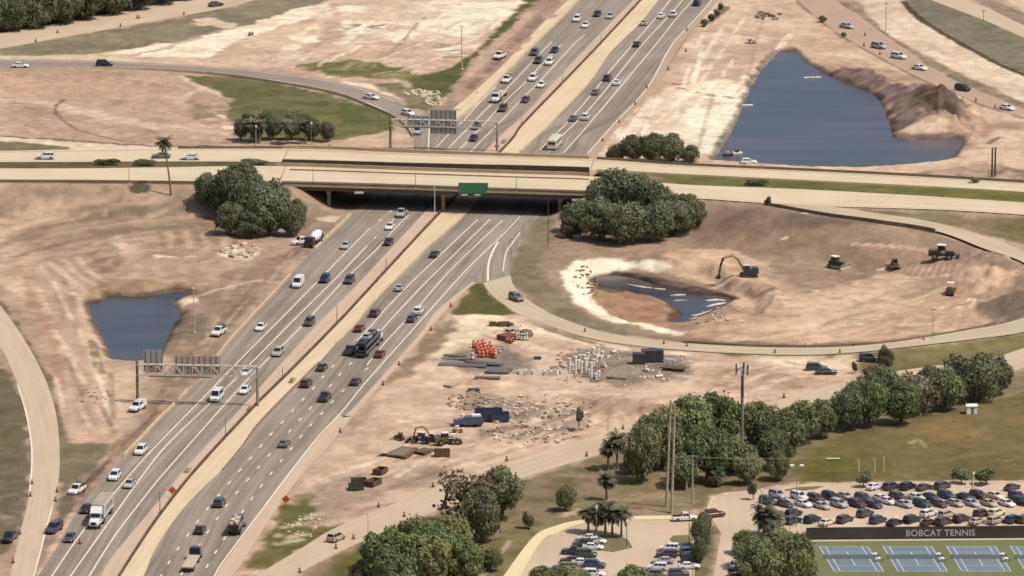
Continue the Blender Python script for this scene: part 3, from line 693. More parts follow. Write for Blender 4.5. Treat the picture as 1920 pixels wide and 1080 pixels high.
paint([(1500,1000),(1530,992),(1960,989),(1990,1012),(1510,1016)], (110,100,80), .6, .5, seed=143)

# ---- wheel ruts and grader marks, pair by pair
rk = random.Random(11)
def ruts(poly, n, vec, cols, ln=(60, 170), curve=14, w=.75, amt=.5, gauge=2.2):
    P = np.array(poly, float); x0, y0 = P.min(0); x1, y1 = P.max(0); k = 0
    while k < n:
        px, py = rk.uniform(x0, x1), rk.uniform(y0, y1)
        if not inside(np.array([px]), np.array([py]), P)[0]: continue
        L = rk.uniform(*ln); a = math.atan2(vec[1], vec[0]) + rk.gauss(0, .16); c = rk.uniform(-curve, curve)
        pts = [(px + L * (t - .5) * math.cos(a), py + L * (t - .5) * math.sin(a) + c * (t - .5) ** 2 * 2) for t in (0, .33, .66, 1)]
        pts = [q for q in pts if inside(np.array([q[0]]), np.array([q[1]]), P)[0]]
        if len(pts) < 2: k += 1; continue
        col = rk.choice(cols); g = gauge * 1.6
        for s in (0, 1): trail([(q[0], q[1] + s * g) for q in pts], w * rk.uniform(.7, 1.5), col, amt * rk.uniform(.5, 1.1), .5, rk.randrange(9999), .42)
        k += 1
dkc, ltc = [(150,124,98),(164,136,108)], [(238,214,178),(230,204,166)]
ruts([(560,930),(860,690),(1000,690),(1100,720),(1230,750),(1180,800),(930,874),(700,970)], 34, (1, -.32), dkc + ltc)
ruts([(860,600),(1100,645),(1280,665),(1100,660),(900,650)], 12, (1, .22), ltc + dkc)
ruts([(1250,670),(1590,672),(1600,715),(1440,745),(1260,735)], 18, (1, -.06), dkc + ltc)
ruts([(1300,600),(1480,545),(1760,492),(1890,510),(1840,600),(1500,642),(1330,635)], 30, (1, -.14), dkc + ltc, amt=.55)
ruts([(40,480),(120,500),(200,650),(240,760),(210,825),(120,800),(80,620)], 16, (.35, 1), dkc + ltc, (50, 120), 8)
ruts([(20,400),(200,375),(330,360),(440,430),(430,520),(280,535),(160,500),(60,470)], 24, (1, -.18), [(146,124,96),(200,170,134)], amt=.5)
ruts([(0,145),(320,140),(420,215),(440,262),(0,250)], 20, (1, .06), [(160,132,108),(216,186,154)], amt=.5)
ruts([(470,128),(640,20),(980,5),(860,120),(700,145)], 26, (1, -.42), [(176,146,118),(246,232,198),(200,168,136)], amt=.6)
ruts([(1130,290),(1320,20),(1480,10),(1560,100),(1440,110),(1350,290)], 26, (.75, -1), [(186,156,124),(246,232,200)], (50, 150), 10)
ruts([(480,560),(640,415),(600,410),(440,560),(300,720),(110,1000),(80,1070),(230,850)], 22, (.78, -.8), [(132,108,86),(200,168,136)], (60, 150), 6)
ruts([(1500,905),(1560,835),(1920,740),(1920,900)], 14, (1, -.12), [(150,134,90),(112,100,58)], amt=.35)
luma = (TN @ np.array([.3, .59, .11]))[:, None]
gk = sstep(2, 16, TN[:, 0] - TN[:, 1])[:, None]
TN = luma + (TN - luma) * (1.12 * (1 - gk) + .88 * gk) + (luma - 165) * .10 - 5
TN = TN * np.array([1.01, .998, 1.005]) + 2
# wet rims along the water
for Pw in (PLW, PRW, PPW):
    bb = (vx > Pw[:, 0].min() - 6) & (vx < Pw[:, 0].max() + 6) & (vy > Pw[:, 1].min() - 6) & (vy < Pw[:, 1].max() + 6)
    X, Y = vx[bb], vy[bb]; s_ = sdist(X, Y, Pw) + (fbm(X, Y, 5, 3, 77) - .5) * 2.5
    TN[bb] *= (1 - .42 * (1 - sstep(.5, 2.6, s_)))[:, None]
# ------------------------------------------------------------------ build the sheet
nxg, nyg = len(gx), len(gy)
ground = bpy.data.meshes.new('ground')
ii = (np.arange(nyg - 1)[:, None] * nxg + np.arange(nxg - 1)[None, :]).ravel()
quads = np.stack([ii, ii + 1, ii + 1 + nxg, ii + nxg], 1)
ground.vertices.add(len(vx)); ground.vertices.foreach_set('co', np.stack([vx, vy, vz], 1).ravel())
ground.loops.add(quads.size); ground.loops.foreach_set('vertex_index', quads.ravel())
ground.polygons.add(len(quads)); ground.polygons.foreach_set('loop_start', np.arange(0, quads.size, 4))
ground.polygons.foreach_set('use_smooth', np.ones(len(quads), bool))
ground.update(calc_edges=True)
at_ = ground.attributes.new('soil', 'FLOAT_COLOR', 'POINT')
fine = (fbm(vx, vy, 2.6, 3, 901) - .5)[:, None] * 0.22 + (fbm(vx, vy, 18, 4, 902) - .5)[:, None] * 0.13 + 1.0
A = lin(np.clip(TN * fine, 8, 250)) * KL
at_.data.foreach_set('color', np.concatenate([A, np.ones((len(A), 1))], 1).ravel())
gm, nt, b = newmat('soil')
b.inputs['Roughness'].default_value = 0.95; b.inputs['Specular IOR Level'].default_value = 0.1
an = nt.nodes.new('ShaderNodeAttribute'); an.attribute_name = 'soil'
tc = nt.nodes.new('ShaderNodeTexCoord')
mp = nt.nodes.new('ShaderNodeMapping'); mp.inputs['Scale'].default_value = (.8, .8, 1)
n1 = nt.nodes.new('ShaderNodeTexNoise'); n1.inputs['Scale'].default_value = 0.8; n1.inputs['Detail'].default_value = 6; n1.inputs['Roughness'].default_value = 0.65
nt.links.new(tc.outputs['Object'], mp.inputs['Vector']); nt.links.new(mp.outputs['Vector'], n1.inputs['Vector'])
mr = nt.nodes.new('ShaderNodeMapRange'); mr.inputs['From Min'].default_value = 0.28; mr.inputs['From Max'].default_value = 0.72
mr.inputs['To Min'].default_value = 0.85; mr.inputs['To Max'].default_value = 1.13
nt.links.new(n1.outputs['Fac'], mr.inputs['Value'])
mx = nt.nodes.new('ShaderNodeMix'); mx.data_type = 'RGBA'; mx.blend_type = 'MULTIPLY'; mx.inputs['Factor'].default_value = 1
nt.links.new(an.outputs['Color'], mx.inputs[6]); nt.links.new(mr.outputs['Result'], mx.inputs[7])
nt.links.new(mx.outputs[2], b.inputs['Base Color'])
bp = nt.nodes.new('ShaderNodeBump'); bp.inputs['Strength'].default_value = 0.6; bp.inputs['Distance'].default_value = 0.35
nt.links.new(n1.outputs['Fac'], bp.inputs['Height']); nt.links.new(bp.outputs['Normal'], b.inputs['Normal'])
ground.materials.append(gm)
go = link(bpy.data.objects.new('ground', ground)); go['kind'] = 'structure'

# ------------------------------------------------------------------ water
wm, nt, b = newmat('pond_water')
b.inputs['Base Color'].default_value = (0.046, 0.038, 0.043, 1); b.inputs['Roughness'].default_value = 0.2; b.inputs['IOR'].default_value = 1.33
b.inputs['Specular IOR Level'].default_value = 0.42
tc = nt.nodes.new('ShaderNodeTexCoord'); n1 = nt.nodes.new('ShaderNodeTexNoise'); n1.inputs['Scale'].default_value = 0.9; n1.inputs['Detail'].default_value = 4
bp = nt.nodes.new('ShaderNodeBump'); bp.inputs['Strength'].default_value = 0.35; bp.inputs['Distance'].default_value = 0.12
nt.links.new(tc.outputs['Object'], n1.inputs['Vector']); nt.links.new(n1.outputs['Fac'], bp.inputs['Height']); nt.links.new(bp.outputs['Normal'], b.inputs['Normal'])
n2 = nt.nodes.new('ShaderNodeTexNoise'); n2.inputs['Scale'].default_value = .035; n2.inputs['Detail'].default_value = 5
mp = nt.nodes.new('ShaderNodeMapping'); mp.inputs['Scale'].default_value = (.5, 1.6, 1); nt.links.new(tc.outputs['Object'], mp.inputs['Vector']); nt.links.new(mp.outputs['Vector'], n2.inputs['Vector'])
mw = nt.nodes.new('ShaderNodeMix'); mw.data_type = 'RGBA'; mw.inputs[6].default_value = (.022, .022, .027, 1); mw.inputs[7].default_value = (.062, .052, .056, 1)
mr2 = nt.nodes.new('ShaderNodeMapRange'); mr2.inputs['From Min'].default_value = .35; mr2.inputs['From Max'].default_value = .65; nt.links.new(n2.outputs['Fac'], mr2.inputs['Value'])
nt.links.new(mr2.outputs['Result'], mw.inputs['Factor']); nt.links.new(mw.outputs[2], b.inputs['Base Color'])
mr3 = nt.nodes.new('ShaderNodeMapRange'); mr3.inputs['To Min'].default_value = .12; mr3.inputs['To Max'].default_value = .3; nt.links.new(n2.outputs['Fac'], mr3.inputs['Value']); nt.links.new(mr3.outputs['Result'], b.inputs['Roughness'])
def water(name, P, z):
    c = P.mean(0); d = P - c
    Q = P + d / np.linalg.norm(d, axis=1)[:, None] * 2.5
    return flat(name, Q, z, wm, world=True)
water('pond', PLW, ZWL); water('pond', PRW, ZWR); water('pit_water', PPW, ZWP)
# ================================================================== pavements
asph = pave('asphalt', (131,119,103), (170,155,137), .62)
asph_up = pave('asphalt_worn', (140,127,113), (166,150,134), .6)
conc = pave('concrete_paving', (228,209,174), (206,186,150), .5)
conc_p = pave('shoulder_concrete', (214,186,158), (198,170,142), .5)
conc_d = pave('packed_base', (214,190,160), (194,169,139), .5)
cream = pave('median_fill', (232,210,172), (212,186,148), .4)
olive_s = pave('ramp_concrete', (210,191,158), (188,167,136), .45)
dirt_r = pave('dirt_lane', (194,164,138), (178,150,126), .5)
lotm = pave('lot_paving', (216,192,163), (196,171,142), .25)
paintw = mat('road_paint', (242,228,206), .8, var=.10, scale=.8)
barc = mat('barrier_concrete', (214,190,150), .9, var=.15, scale=.4)
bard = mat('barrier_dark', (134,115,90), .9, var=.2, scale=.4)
kerbm = mat('kerb_concrete', (236,218,170), .9, var=.08, scale=.3)
steel = mat('galvanised_steel', (168,162,152), .5, .4, var=.1)
dsteel = mat('weathered_steel', (110,104,98), .6, .4, var=.15)

sheet('motorway', L_EDGE, R_EDGE, 150, .05, asph, across=6)
flat('exit_lane', EXIT, .075, asph)
sheet('median_shoulder', PINK_L, BAR[1:], 120, .09, conc_p)
sheet('median_strip', BAR, STRIP_R, 120, .095, cream)
sheet('hard_shoulder', SH_L, SH_R, 90, .09, conc_p)
# pale strip and barrier along the left side beyond the overpass
YL = [(830,222),(854,201),(887,174),(927,138),(960,105),(1008,54),(1064,2),(1110,-45)]
YR = [(850,228),(864,219),(893,197),(925,163),(954,132),(985,101),(1043,44),(1083,2),(1128,-45)]
sheet('verge_strip', YL, YR, 60, .11, cream)
# shoulder right of the far carriageway
sheet('verge_shoulder', [(1086,306),(1102,288),(1154,230),(1214,165),(1258,87),(1293,48),(1333,2),(1365,-45)], [(1104,306),(1122,286),(1168,228),(1228,166),(1272,92),(1304,50),(1345,2),(1378,-45)], 60, .09, dirt_r)

def marks(name, lines, w, zoff, z=0.0, dash=None, parent=None):
    mb = MB()
    for ln in lines:
        P = smooth(W(ln, z), 260)
        s = np.concatenate([[0], np.cumsum(np.linalg.norm(np.diff(P, axis=0), axis=1))])
        def seg(a, b_):
            g = np.linspace(a, b_, max(2, int((b_ - a) / 6) + 2))
            q = np.stack([np.interp(g, s, P[:, 0]), np.interp(g, s, P[:, 1])], 1)
            d = np.gradient(q, axis=0); d /= (np.linalg.norm(d, axis=1)[:, None] + 1e-9); nn = np.stack([-d[:, 1], d[:, 0]], 1) * w / 2
            L = [(*p, z + zoff) for p in q + nn]; R = [(*p, z + zoff) for p in q - nn]
            for i in range(len(q) - 1): mb.quad(R[i], R[i + 1], L[i + 1], L[i])
        if dash:
            k = 0.0
            while k < s[-1]: seg(k, min(k + dash[0], s[-1])); k += dash[1]
        else: seg(0, s[-1])
    o = mb.obj(name, paintw, parent)
    if parent is None: o['kind'] = 'structure'
    return o

LN = [
 [(72,1120),(98,1080),(153,1000),(213,927),(280,850),(407,720),(470,655),(545,580),(633,490),(660,462),(690,432)],
 [(108,1120),(133,1080),(190,1000),(215,965),(300,850),(373,777),(433,720),(512,640),(600,552),(640,512),(684,466)],
 [(145,1120),(168,1080),(215,1006),(277,925),(325,868),(460,717),(540,638),(580,597),(640,532),(708,466),(735,435),(766,404)],
 [(669,640),(700,607),(723,580),(777,525),(821,483),(896,412)],
 [(713,622),(752,579),(815,514),(919,412)],
 [(688,685),(725,640),(782,579),(848,504),(942,414)],
 [(390,1120),(404,1077),(445,1018),(584,835),(640,774),(680,724),(713,687),(771,622),(811,577),(877,504),(925,458),(948,436),(975,407)],
 [(627,685),(655,655),(686,622),(669,640)],
 [(975,437),(958,460),(948,477),(943,510)],
 # beyond the overpass
 [(841,278),(877,242),(912,205),(954,163),(1000,115),(1035,79)],
 [(860,282),(902,240),(939,199),(987,153),(1016,121),(1052,85)],
 [(882,285),(933,234),(979,186),(1012,153),(1043,119),(1079,81),(1097,65)],
 [(816,279),(845,249),(868,228),(893,200),(930,163)],
 [(1012,282),(1060,234),(1110,177),(1141,137),(1185,85),(1229,35),(1256,2),(1300,-52)],
 [(1050,259),(1106,204),(1158,142),(1202,87),(1250,35),(1279,2),(1320,-52)],
 [(1056,288),(1102,236),(1168,158),(1227,87),(1272,31),(1298,2),(1340,-52)],
 [(1102,288),(1154,230),(1214,165),(1258,87),(1293,48),(1333,2),(1368,-52)],
 [(803,282),(804,262),(805,242)],
]
del LN[7]
marks('lane_lines', LN, .34, .13)
GORE = [(934,454),(925,470),(918,487),(915,505),(915,528)]
marks('gore_line', [GORE], .6, .135)
marks('lane_dashes', [[(627,685),(613,699),(593,723),(573,745),(553.5,766),(535,787),(520,802),(503,821),(414,925),(377,970),(337,1025),(319,1052),(285,1110)],
                      [(660,680),(640,700),(621,722),(582,766),(563,787),(548,804),(442,927),(406,975),(387,1002),(320,1110)],
                      [(690,690),(662,715),(630,747),(610,769),(592,788),(575,806),(559,826),(480,925),(405,1035),(362,1110)],
                      [(690,432),(735,395),(790,345)], [(684,466),(752,398)]], .36, .13, dash=(3.2, 12.2))
# low kerb walls and barriers of the motorway
tag(wall('median_barrier', BAR, .8, .5, mat('stained_concrete', (92,76,58), .9, var=.35, scale=.15), n=200), 'long low concrete barrier running down the middle of the motorway', 'barrier')  # the barrier's shadow line is painted into its dark tone
mb = MB()
for i in range(0, len(BARW) - 1, 1): pass
wall('verge_barrier', YR[:], .7, .5, barc, n=70, label='pale concrete barrier beside the far left lanes beyond the overpass', cat='barrier')
wall('verge_barrier', [(231,857),(260,827),(300,784),(329,757),(352,733)], .7, .5, barc, n=40, label='pale concrete barrier along the left lanes near the sign gantry foot', cat='barrier')
wall('verge_barrier', [(398,680),(429,640),(486,578),(544,516)], .5, .4, barc, n=40, label='pale kerb barrier along the left lanes beside the small pond', cat='barrier')
wall('verge_barrier', [(590,468),(640,420),(657,404)], .7, .5, barc, n=24, label='concrete barrier ending in a white block under the overpass left side', cat='barrier')
wall('verge_barrier', [(630,644),(667,607.5),(700,566.5),(744,522),(802,464),(834,437),(869,405)], .45, .4, barc, n=60, label='low barrier between the median strip and the right lanes below the overpass', cat='barrier')
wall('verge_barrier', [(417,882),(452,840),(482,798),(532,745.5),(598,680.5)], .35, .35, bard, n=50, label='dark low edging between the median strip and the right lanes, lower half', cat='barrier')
wall('verge_barrier', [(975,285),(1010,253),(1060,203),(1102,159),(1125,126)], .45, .4, barc, n=40, label='low barrier between median strip and right lanes beyond the overpass', cat='barrier')
wall('verge_barrier', [(0,134),(60,133),(173,129.5),(300,133),(433,144),(567,164),(640,180),(690,199),(735,219),(760,237),(774,257)], .8, .4, barc, n=90, label='white barrier along the near edge of the curving ramp, upper left', cat='barrier')

# ---- other roads
sheet('frontage_road', FR_L, FR_R, 60, .06, conc_d)
marks('frontage_lines', [[(97,953),(85,1000),(67,1067),(50,1120)],[(33,722),(50,780),(60,850),(55,930)]], .35, .10)
sheet('service_road', SE_U, SE_L, 90, .06, conc_d)
sheet('far_road', RA_U, RA_L, 50, .06, conc_d)
sheet('curving_ramp', RB_U, RB_L, 80, .06, asph_up)
marks('ramp_line', [[(0,131),(173,127),(300,130),(433,141),(567,160),(690,194),(750,226),(768,250)],[(0,115),(180,117),(333,124),(467,133),(640,158),(740,190)]], .35, .10)
sheet('dirt_lane', RD_L, RD_R, 60, .06, dirt_r)
sheet('corner_road', RF_L, RF_R, 30, .06, conc_d)
# loop ramp with its climb to the overpass
sheet('loop_ramp', LRA, LRB, 0, .06, olive_s, world=True, across=3)
n1_ = len(LRA)
def offset_line(A, B, t): return A * (1 - t) + B * t
mbm = MB()
for t in (.1, .88):
    q = offset_line(LRA, LRB, t)
    for i in range(12, n1_ - 1):
        d = (LRB[i] - LRA[i])[:2]; d = d / np.linalg.norm(d) * .2
        d2 = (LRB[i + 1] - LRA[i + 1])[:2]; d2 = d2 / np.linalg.norm(d2) * .2
        a, b_ = q[i], q[i + 1]
        mbm.quad((a[0] - d[0], a[1] - d[1], a[2] + .1), (a[0] + d[0], a[1] + d[1], a[2] + .1), (b_[0] + d2[0], b_[1] + d2[1], b_[2] + .1), (b_[0] - d2[0], b_[1] - d2[1], b_[2] + .1))
mbm.obj('ramp_edge_lines', mat('worn_paint', (226,206,170), .9))['kind'] = 'structure'

# ---- overpass
XB0, XB1 = 545, 1075          # bridge part
def rs(pts, z, n): return smooth(np.array([at(p[0], p[1], z) for p in pts]), n)
def deck(name, A_, B_, x0, x1, z, th):
    pass
zr = ZB + .04
Nn, Nb, Ss, So = (smooth(W(q, ZB), 160) for q in (OV_N, OV_NB, OV_ST, OV_S))
def by_x(P, n=150):
    xs = np.linspace(max(P[0, 0], -190), min(P[-1, 0], 200), n)
    return np.stack([xs, np.interp(xs, P[:, 0], P[:, 1])], 1)
Nn, Nb, Ss, So = by_x(Nn), by_x(Nb), by_x(Ss), by_x(So)
def lift(P, z): return np.hstack([P, np.full((len(P), 1), z)])
sheet('overpass_road', lift(Nb, zr), lift(Nn, zr), 0, 0, conc, world=True, across=2)
sheet('overpass_road', lift(So, zr), lift(Ss, zr), 0, 0, conc, world=True, across=2)

bx0, bx1 = at(538, 352, ZB)[0], at(1092, 358, ZB)[0]
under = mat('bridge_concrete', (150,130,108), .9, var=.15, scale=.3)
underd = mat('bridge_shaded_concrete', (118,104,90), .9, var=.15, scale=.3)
def bridge(Lo, Hi, label):
    t = thing('overpass_bridge', label, 'bridge', (0, 0, 0))
    m = (Lo[:, 0] >= bx0 - 3) & (Lo[:, 0] <= bx1 + 3)
    lo, hi = Lo[m], Hi[m]
    mb = MB(); rings = []
    for a, b_ in zip(lo, hi):
        rings.append([(a[0], a[1] - .2, ZB - .55), (a[0], a[1] - .2, ZB), (b_[0], b_[1] + .2, ZB), (b_[0], b_[1] + .2, ZB - .55)])
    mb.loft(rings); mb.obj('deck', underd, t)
    for k in range(5):
        mb = MB(); rings = []
        f = (k + .12) / 4.24
        for a, b_ in zip(lo, hi):
            p = a * (1 - f) + b_ * f
            rings.append([(p[0], p[1] - .3, ZB - 1.75), (p[0], p[1] - .3, ZB - .55), (p[0], p[1] + .3, ZB - .55), (p[0], p[1] + .3, ZB - 1.75)])
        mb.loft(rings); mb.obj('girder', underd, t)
    for px in (615, 831, 1050):
        X = at(px, 388, 2.0)[0]
        ya = np.interp(X, Lo[:, 0], Lo[:, 1]); yb = np.interp(X, Hi[:, 0], Hi[:, 1])
        mb = MB(); mb.box(X - .6, X + .6, ya + .3, yb - .3, ZB - 2.8, ZB - 1.75); cap = mb.obj('pier_cap', under, t)
        for f in (.08, .36, .64, .92):
            mb = MB(); y = ya * (1 - f) + yb * f
            mb.cyl((X, y, -.3), .55, ZB - 2.5, 12); mb.obj('column', under, cap)
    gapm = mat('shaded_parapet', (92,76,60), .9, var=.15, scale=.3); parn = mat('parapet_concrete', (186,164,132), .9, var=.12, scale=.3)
    for nm, P, s in (('parapet', Lo, -1), ('parapet', Hi, 1)):
        mb = MB(); rings = []
        for a in P[m]:
            y = a[1] + s * .05
            rings.append([(a[0], y - .22, ZB - .6), (a[0], y - .12, ZB + .85), (a[0], y + .12, ZB + .85), (a[0], y + .22, ZB - .6)])
        mb.loft(rings); far_ = Lo is Nb
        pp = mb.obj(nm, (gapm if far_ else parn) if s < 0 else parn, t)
        mb = MB(); q = P[m]
        for a, b_ in zip(q[:-1], q[1:]): mb.loft([[(c_[0], c_[1] + s * .05 - .16, ZB + .85), (c_[0], c_[1] + s * .05 + .16, ZB + .85), (c_[0], c_[1] + s * .05 + .16, ZB + 1.0), (c_[0], c_[1] + s * .05 - .16, ZB + 1.0)] for c_ in (a, b_)], caps=False)
        mb.obj('coping', barc, pp)
        if s < 0 and not far_:
            mb = MB()
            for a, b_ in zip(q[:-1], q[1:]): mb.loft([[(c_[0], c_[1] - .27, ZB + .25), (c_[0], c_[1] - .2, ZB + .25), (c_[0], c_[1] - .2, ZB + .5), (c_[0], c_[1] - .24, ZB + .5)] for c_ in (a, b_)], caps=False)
            mb.obj('groove', gapm, pp)  # raised dark strip, shade of a recess put into its colour
    return t
bridge(So, Ss, 'near overpass deck carrying the green sign over the motorway lanes')
bridge(Nb, Nn, 'far overpass deck behind a narrow gap, over the motorway lanes')
for P, x0, x1, lab, mm, hh in (
    (So, -190, bx0 - 3.2, 'dark roadside guardrail along the near edge of the overpass road, left of the bridge', bard, .7),
    (So, bx1 + 3.2, at(1310, 372, ZB)[0], 'guardrail along the near edge of the overpass road behind the big tree clump', bard, .7),
    (Nb, -60, bx0 - 3.2, 'dark median barrier between the hedges on the overpass road, left side', bard, .6),
    (Nn, bx1 + 3.2, 190, 'brown rail along the far edge of the overpass road beside the big pond', bard, .8),
    (Nb, bx1 + 3.2, 160, 'pale kerb wall between grass strip and far overpass lanes, right side', barc, .35),
    (Nn, at(330, 280, ZB)[0], bx0 - 3.2, 'brown rail on the far edge of the overpass road in front of the palm row', bard, .8)):
    q = P[(P[:, 0] >= x0) & (P[:, 0] <= x1)]
    if len(q) > 2: wall('guardrail', q, hh, .35, mm, z=ZB, world=True, label=lab, cat='guardrail')
mb = MB()
for lo_, hi_ in ((So, Ss), (Nb, Nn)):
    for X in [bx0 - 2.6, bx1 + 2.6]:
        a = (X, np.interp(X, lo_[:, 0], lo_[:, 1]) + .4); b_ = (X + 1.2, np.interp(X, hi_[:, 0], hi_[:, 1]) - .4)
        mb.quad((a[0] - .12, a[1], zr + .03), (a[0] + .12, a[1], zr + .03), (b_[0] + .12, b_[1], zr + .03), (b_[0] - .12, b_[1], zr + .03))
mb.obj('deck_joints', mat('joint_seal', (150,132,106), .9))['kind'] = 'structure'
# joint line in the near carriageway and edge lines
def ovline(P, Q, t, x0, x1, w, material, name):
    mb = MB(); q = P * (1 - t) + Q * t; q = q[(q[:, 0] >= x0) & (q[:, 0] <= x1)]
    for a, b_ in zip(q[:-1], q[1:]): mb.quad((a[0], a[1] - w / 2, zr + .035), (b_[0], b_[1] - w / 2, zr + .035), (b_[0], b_[1] + w / 2, zr + .035), (a[0], a[1] + w / 2, zr + .035))
    o = mb.obj(name, material); o['kind'] = 'structure'
wornp = mat('worn_paint', (226,206,170), .9)
ovline(So, Ss, .10, -190, 190, .5, wornp, 'overpass_edge_line')
ovline(Nb, Nn, .12, -190, 190, .5, wornp, 'overpass_edge_line')
ovline(Nb, Nn, .88, -190, 190, .5, mat('joint_grime', (170,150,118), .9), 'overpass_gutter_line')
q = (So * .22 + Ss * .78); q = q[(q[:, 0] > at(530, 320, ZB)[0]) & (q[:, 0] < at(1110, 337, ZB)[0])]
wall('lane_kerb', q, .35, .3, bard, z=ZB + .04, world=True, sink=.02, label='thin brown kerb running along the near overpass deck above the green sign', cat='kerb')
# ramp guardrail
q = LRA[[i for i in range(n1_) if LRA[i][2] > 6.0 and LRA[i][0] < at(1757, 434, 6.5)[0]]]
if len(q) > 2: wall('guardrail', q + np.array([0, -.6, 0]), .75, .35, bard, world=True, label='dark guardrail curving along the ramp where it joins the overpass road', cat='guardrail')
wall('guardrail', [(1280,642),(1400,649),(1510,651),(1600,648),(1700,638),(1813,619),(1868,607)], .5, .22, bard, z=.5, n=80, label='low dark guardrail around the near side of the excavation pit', cat='guardrail')

# ---- car parks
flat('parking_lot', LOT_N, .08, lotm)
flat('parking_lot', LOT_S, .08, lotm)
A = smooth(W(WALK_S_O), 60); B = smooth(W(WALK_S_I), 60)
sheet('footpath', A, B, 0, .16, pave('path_concrete', (240,222,176), (228,206,160), .3), world=True)
wall('kerb', WALK_S_I, .16, .3, kerbm, n=60, label='pale kerb between footpath and the lower car park', cat='kerb')
wall('kerb', [(1326,955),(1336,936),(1360,925),(1420,921),(1470,916),(1500,910),(1640,907),(1930,905)], .16, .3, kerbm, n=60, label='pale kerb along the upper edge of the right car park', cat='kerb')
wall('kerb', [(1300,978),(1322,990),(1306,1040),(1298,1100)], .16, .3, kerbm, n=30, label='kerb of the planted island between the two car parks', cat='kerb')
isl = pave('island_grass', (116,108,72), (134,122,84), .2)
flat('planting_island', [(1100,1008),(1110,1003),(1160,1004),(1178,1012),(1186,1026),(1150,1034),(1118,1030)], .2, isl, thick=.2)
flat('planting_island', [(1256,1010),(1262,1004),(1290,1003),(1300,1012),(1290,1022),(1262,1018)], .2, isl, thick=.2)
flat('planting_island', [(1470,918),(1500,913),(1545,911),(1530,916),(1490,921)], .2, isl, thick=.2)
# stall lines
mb = MB()
def stall(px0, py0, px1, py1, w=.14):
    a = at(px0, py0)[:2]; b_ = at(px1, py1)[:2]; d = (b_ - a) / np.linalg.norm(b_ - a); nn = np.array([-d[1], d[0]]) * w
    mb.quad((*(a - nn), .11), (*(b_ - nn), .11), (*(b_ + nn), .11), (*(a + nn), .11))
for k in range(14):
    x = 1440 + k * 36
    stall(x, 930, x + 30, 947); stall(x, 985, x + 30, 966)
    if k > 4: stall(x, 918, x + 24, 906)
for k in range(6): stall(1048 + k * -3 + 8 * k, 1066 - 10 * k, 1090 + 6 * k, 1070 - 10 * k); stall(1225 + 5 * k, 1072 - 9 * k, 1262 + 4 * k, 1076 - 9 * k)
mb.obj('parking_lines', paintw)['kind'] = 'structure'

# ---- tennis courts
flat('tennis_surround', TENNIS, .10, pave('court_green', (112,118,72), (122,124,82), .2))
sheet('tennis_path', W([(1500,1013.5),(1960,1009.5)]), W([(1500,1016.5),(1960,1012.5)]), 0, .125, kerbm and pave('court_path', (214,198,168), (200,184,152), .2), world=True)
courtm = pave('court_blue', (112,124,134), (128,138,142), .1)
def court(i):
    x = 1536 + 119.5 * i
    tl = at(x, 1025.5)[:2]; tr = at(x + 90.8, 1025.5)[:2]
    ex = (tr - tl); wd = np.linalg.norm(ex); ex = ex / wd
    bl = at(x + 28.5, 1072.5)[:2]
    ey = (bl - tl); ln = np.linalg.norm(ey); ey = ey / ln
    P = lambda u, v: tl + ex * u * wd + ey * v * ln
    m = 1.0 / wd
    o = flat('tennis_court', [P(-.01, -.01), P(1.01, -.01), P(1.01, 1.01), P(-.01, 1.01)], .125, courtm, world=True)
    mb = MB()
    def L(u0, v0, u1, v1, w=.09):
        a = P(u0, v0); b_ = P(u1, v1); d = (b_ - a) / np.linalg.norm(b_ - a); nn = np.array([-d[1], d[0]]) * w
        mb.quad((*(a - nn), .15), (*(b_ - nn), .15), (*(b_ + nn), .15), (*(a + nn), .15))
    for u in (0, .125, .875, 1): L(u, 0, u, 1)
    for v in (0, 1): L(0, v, 1, v)
    for v in (.23, .77): L(.125, v, .875, v, .07)
    L(.5, .23, .5, .77)
    q = mb.obj('court_lines', mat('court_line_white', (214,220,220), .7)); q['kind'] = 'structure'
    # net with posts
    names = ['leftmost tennis court', 'second tennis court from the left', 'third tennis court from the left', 'tennis court cut by the right edge']
    t = thing('tennis_net', 'dark tennis net across the ' + names[i], 'net', (*P(.5, .5), .12))
    mbn = MB(); a = P(-.06, .5) - P(.5, .5); b_ = P(1.06, .5) - P(.5, .5)
    mbn.quad((*a, .1), (*b_, .1), (*b_, .98), (*a, .98)); nm = mat('net_mesh', (150,156,150), .9); mbn.obj('net', nm, t)
    for e in (a, b_):
        mb3 = MB(); mb3.cyl((*e, 0), .06, 1.07, 8); mb3.obj('post', dsteel, t)
    return P
COURTS = [court(i) for i in range(4)]
# ================================================================== vehicles
def paintm(name, col, metal=0.0):
    return mat('paint_' + name, col, .32, metal, var=.05, scale=.6, spec=.5, coat=.5)
PC = {'white': (244,240,230), 'silver': (190,186,178), 'grey': (120,116,112), 'black': (44,42,44), 'blue': (66,72,96), 'red': (116,54,48),
      'maroon': (92,58,54), 'green': (74,82,66), 'tan': (200,180,150), 'brown': (88,68,58), 'cream': (240,228,188), 'teal': (72,84,88),
      'yellow': (206,160,74), 'purple': (88,74,82), 'darkgrey': (78,74,72)}
glassm = mat('tinted_glass', (34,36,40), .08, 0, var=.1, spec=.7)
tyrem = mat('tyre_rubber', (34,32,31), .9, var=.1)
rimm = mat('wheel_rim', (150,148,144), .4, .6)
lampm = mat('headlamp_lens', (236,234,226), .1, spec=.7)
tailm = mat('tail_lamp', (130,26,20), .2, spec=.6)
trim = mat('black_trim', (40,39,40), .7)

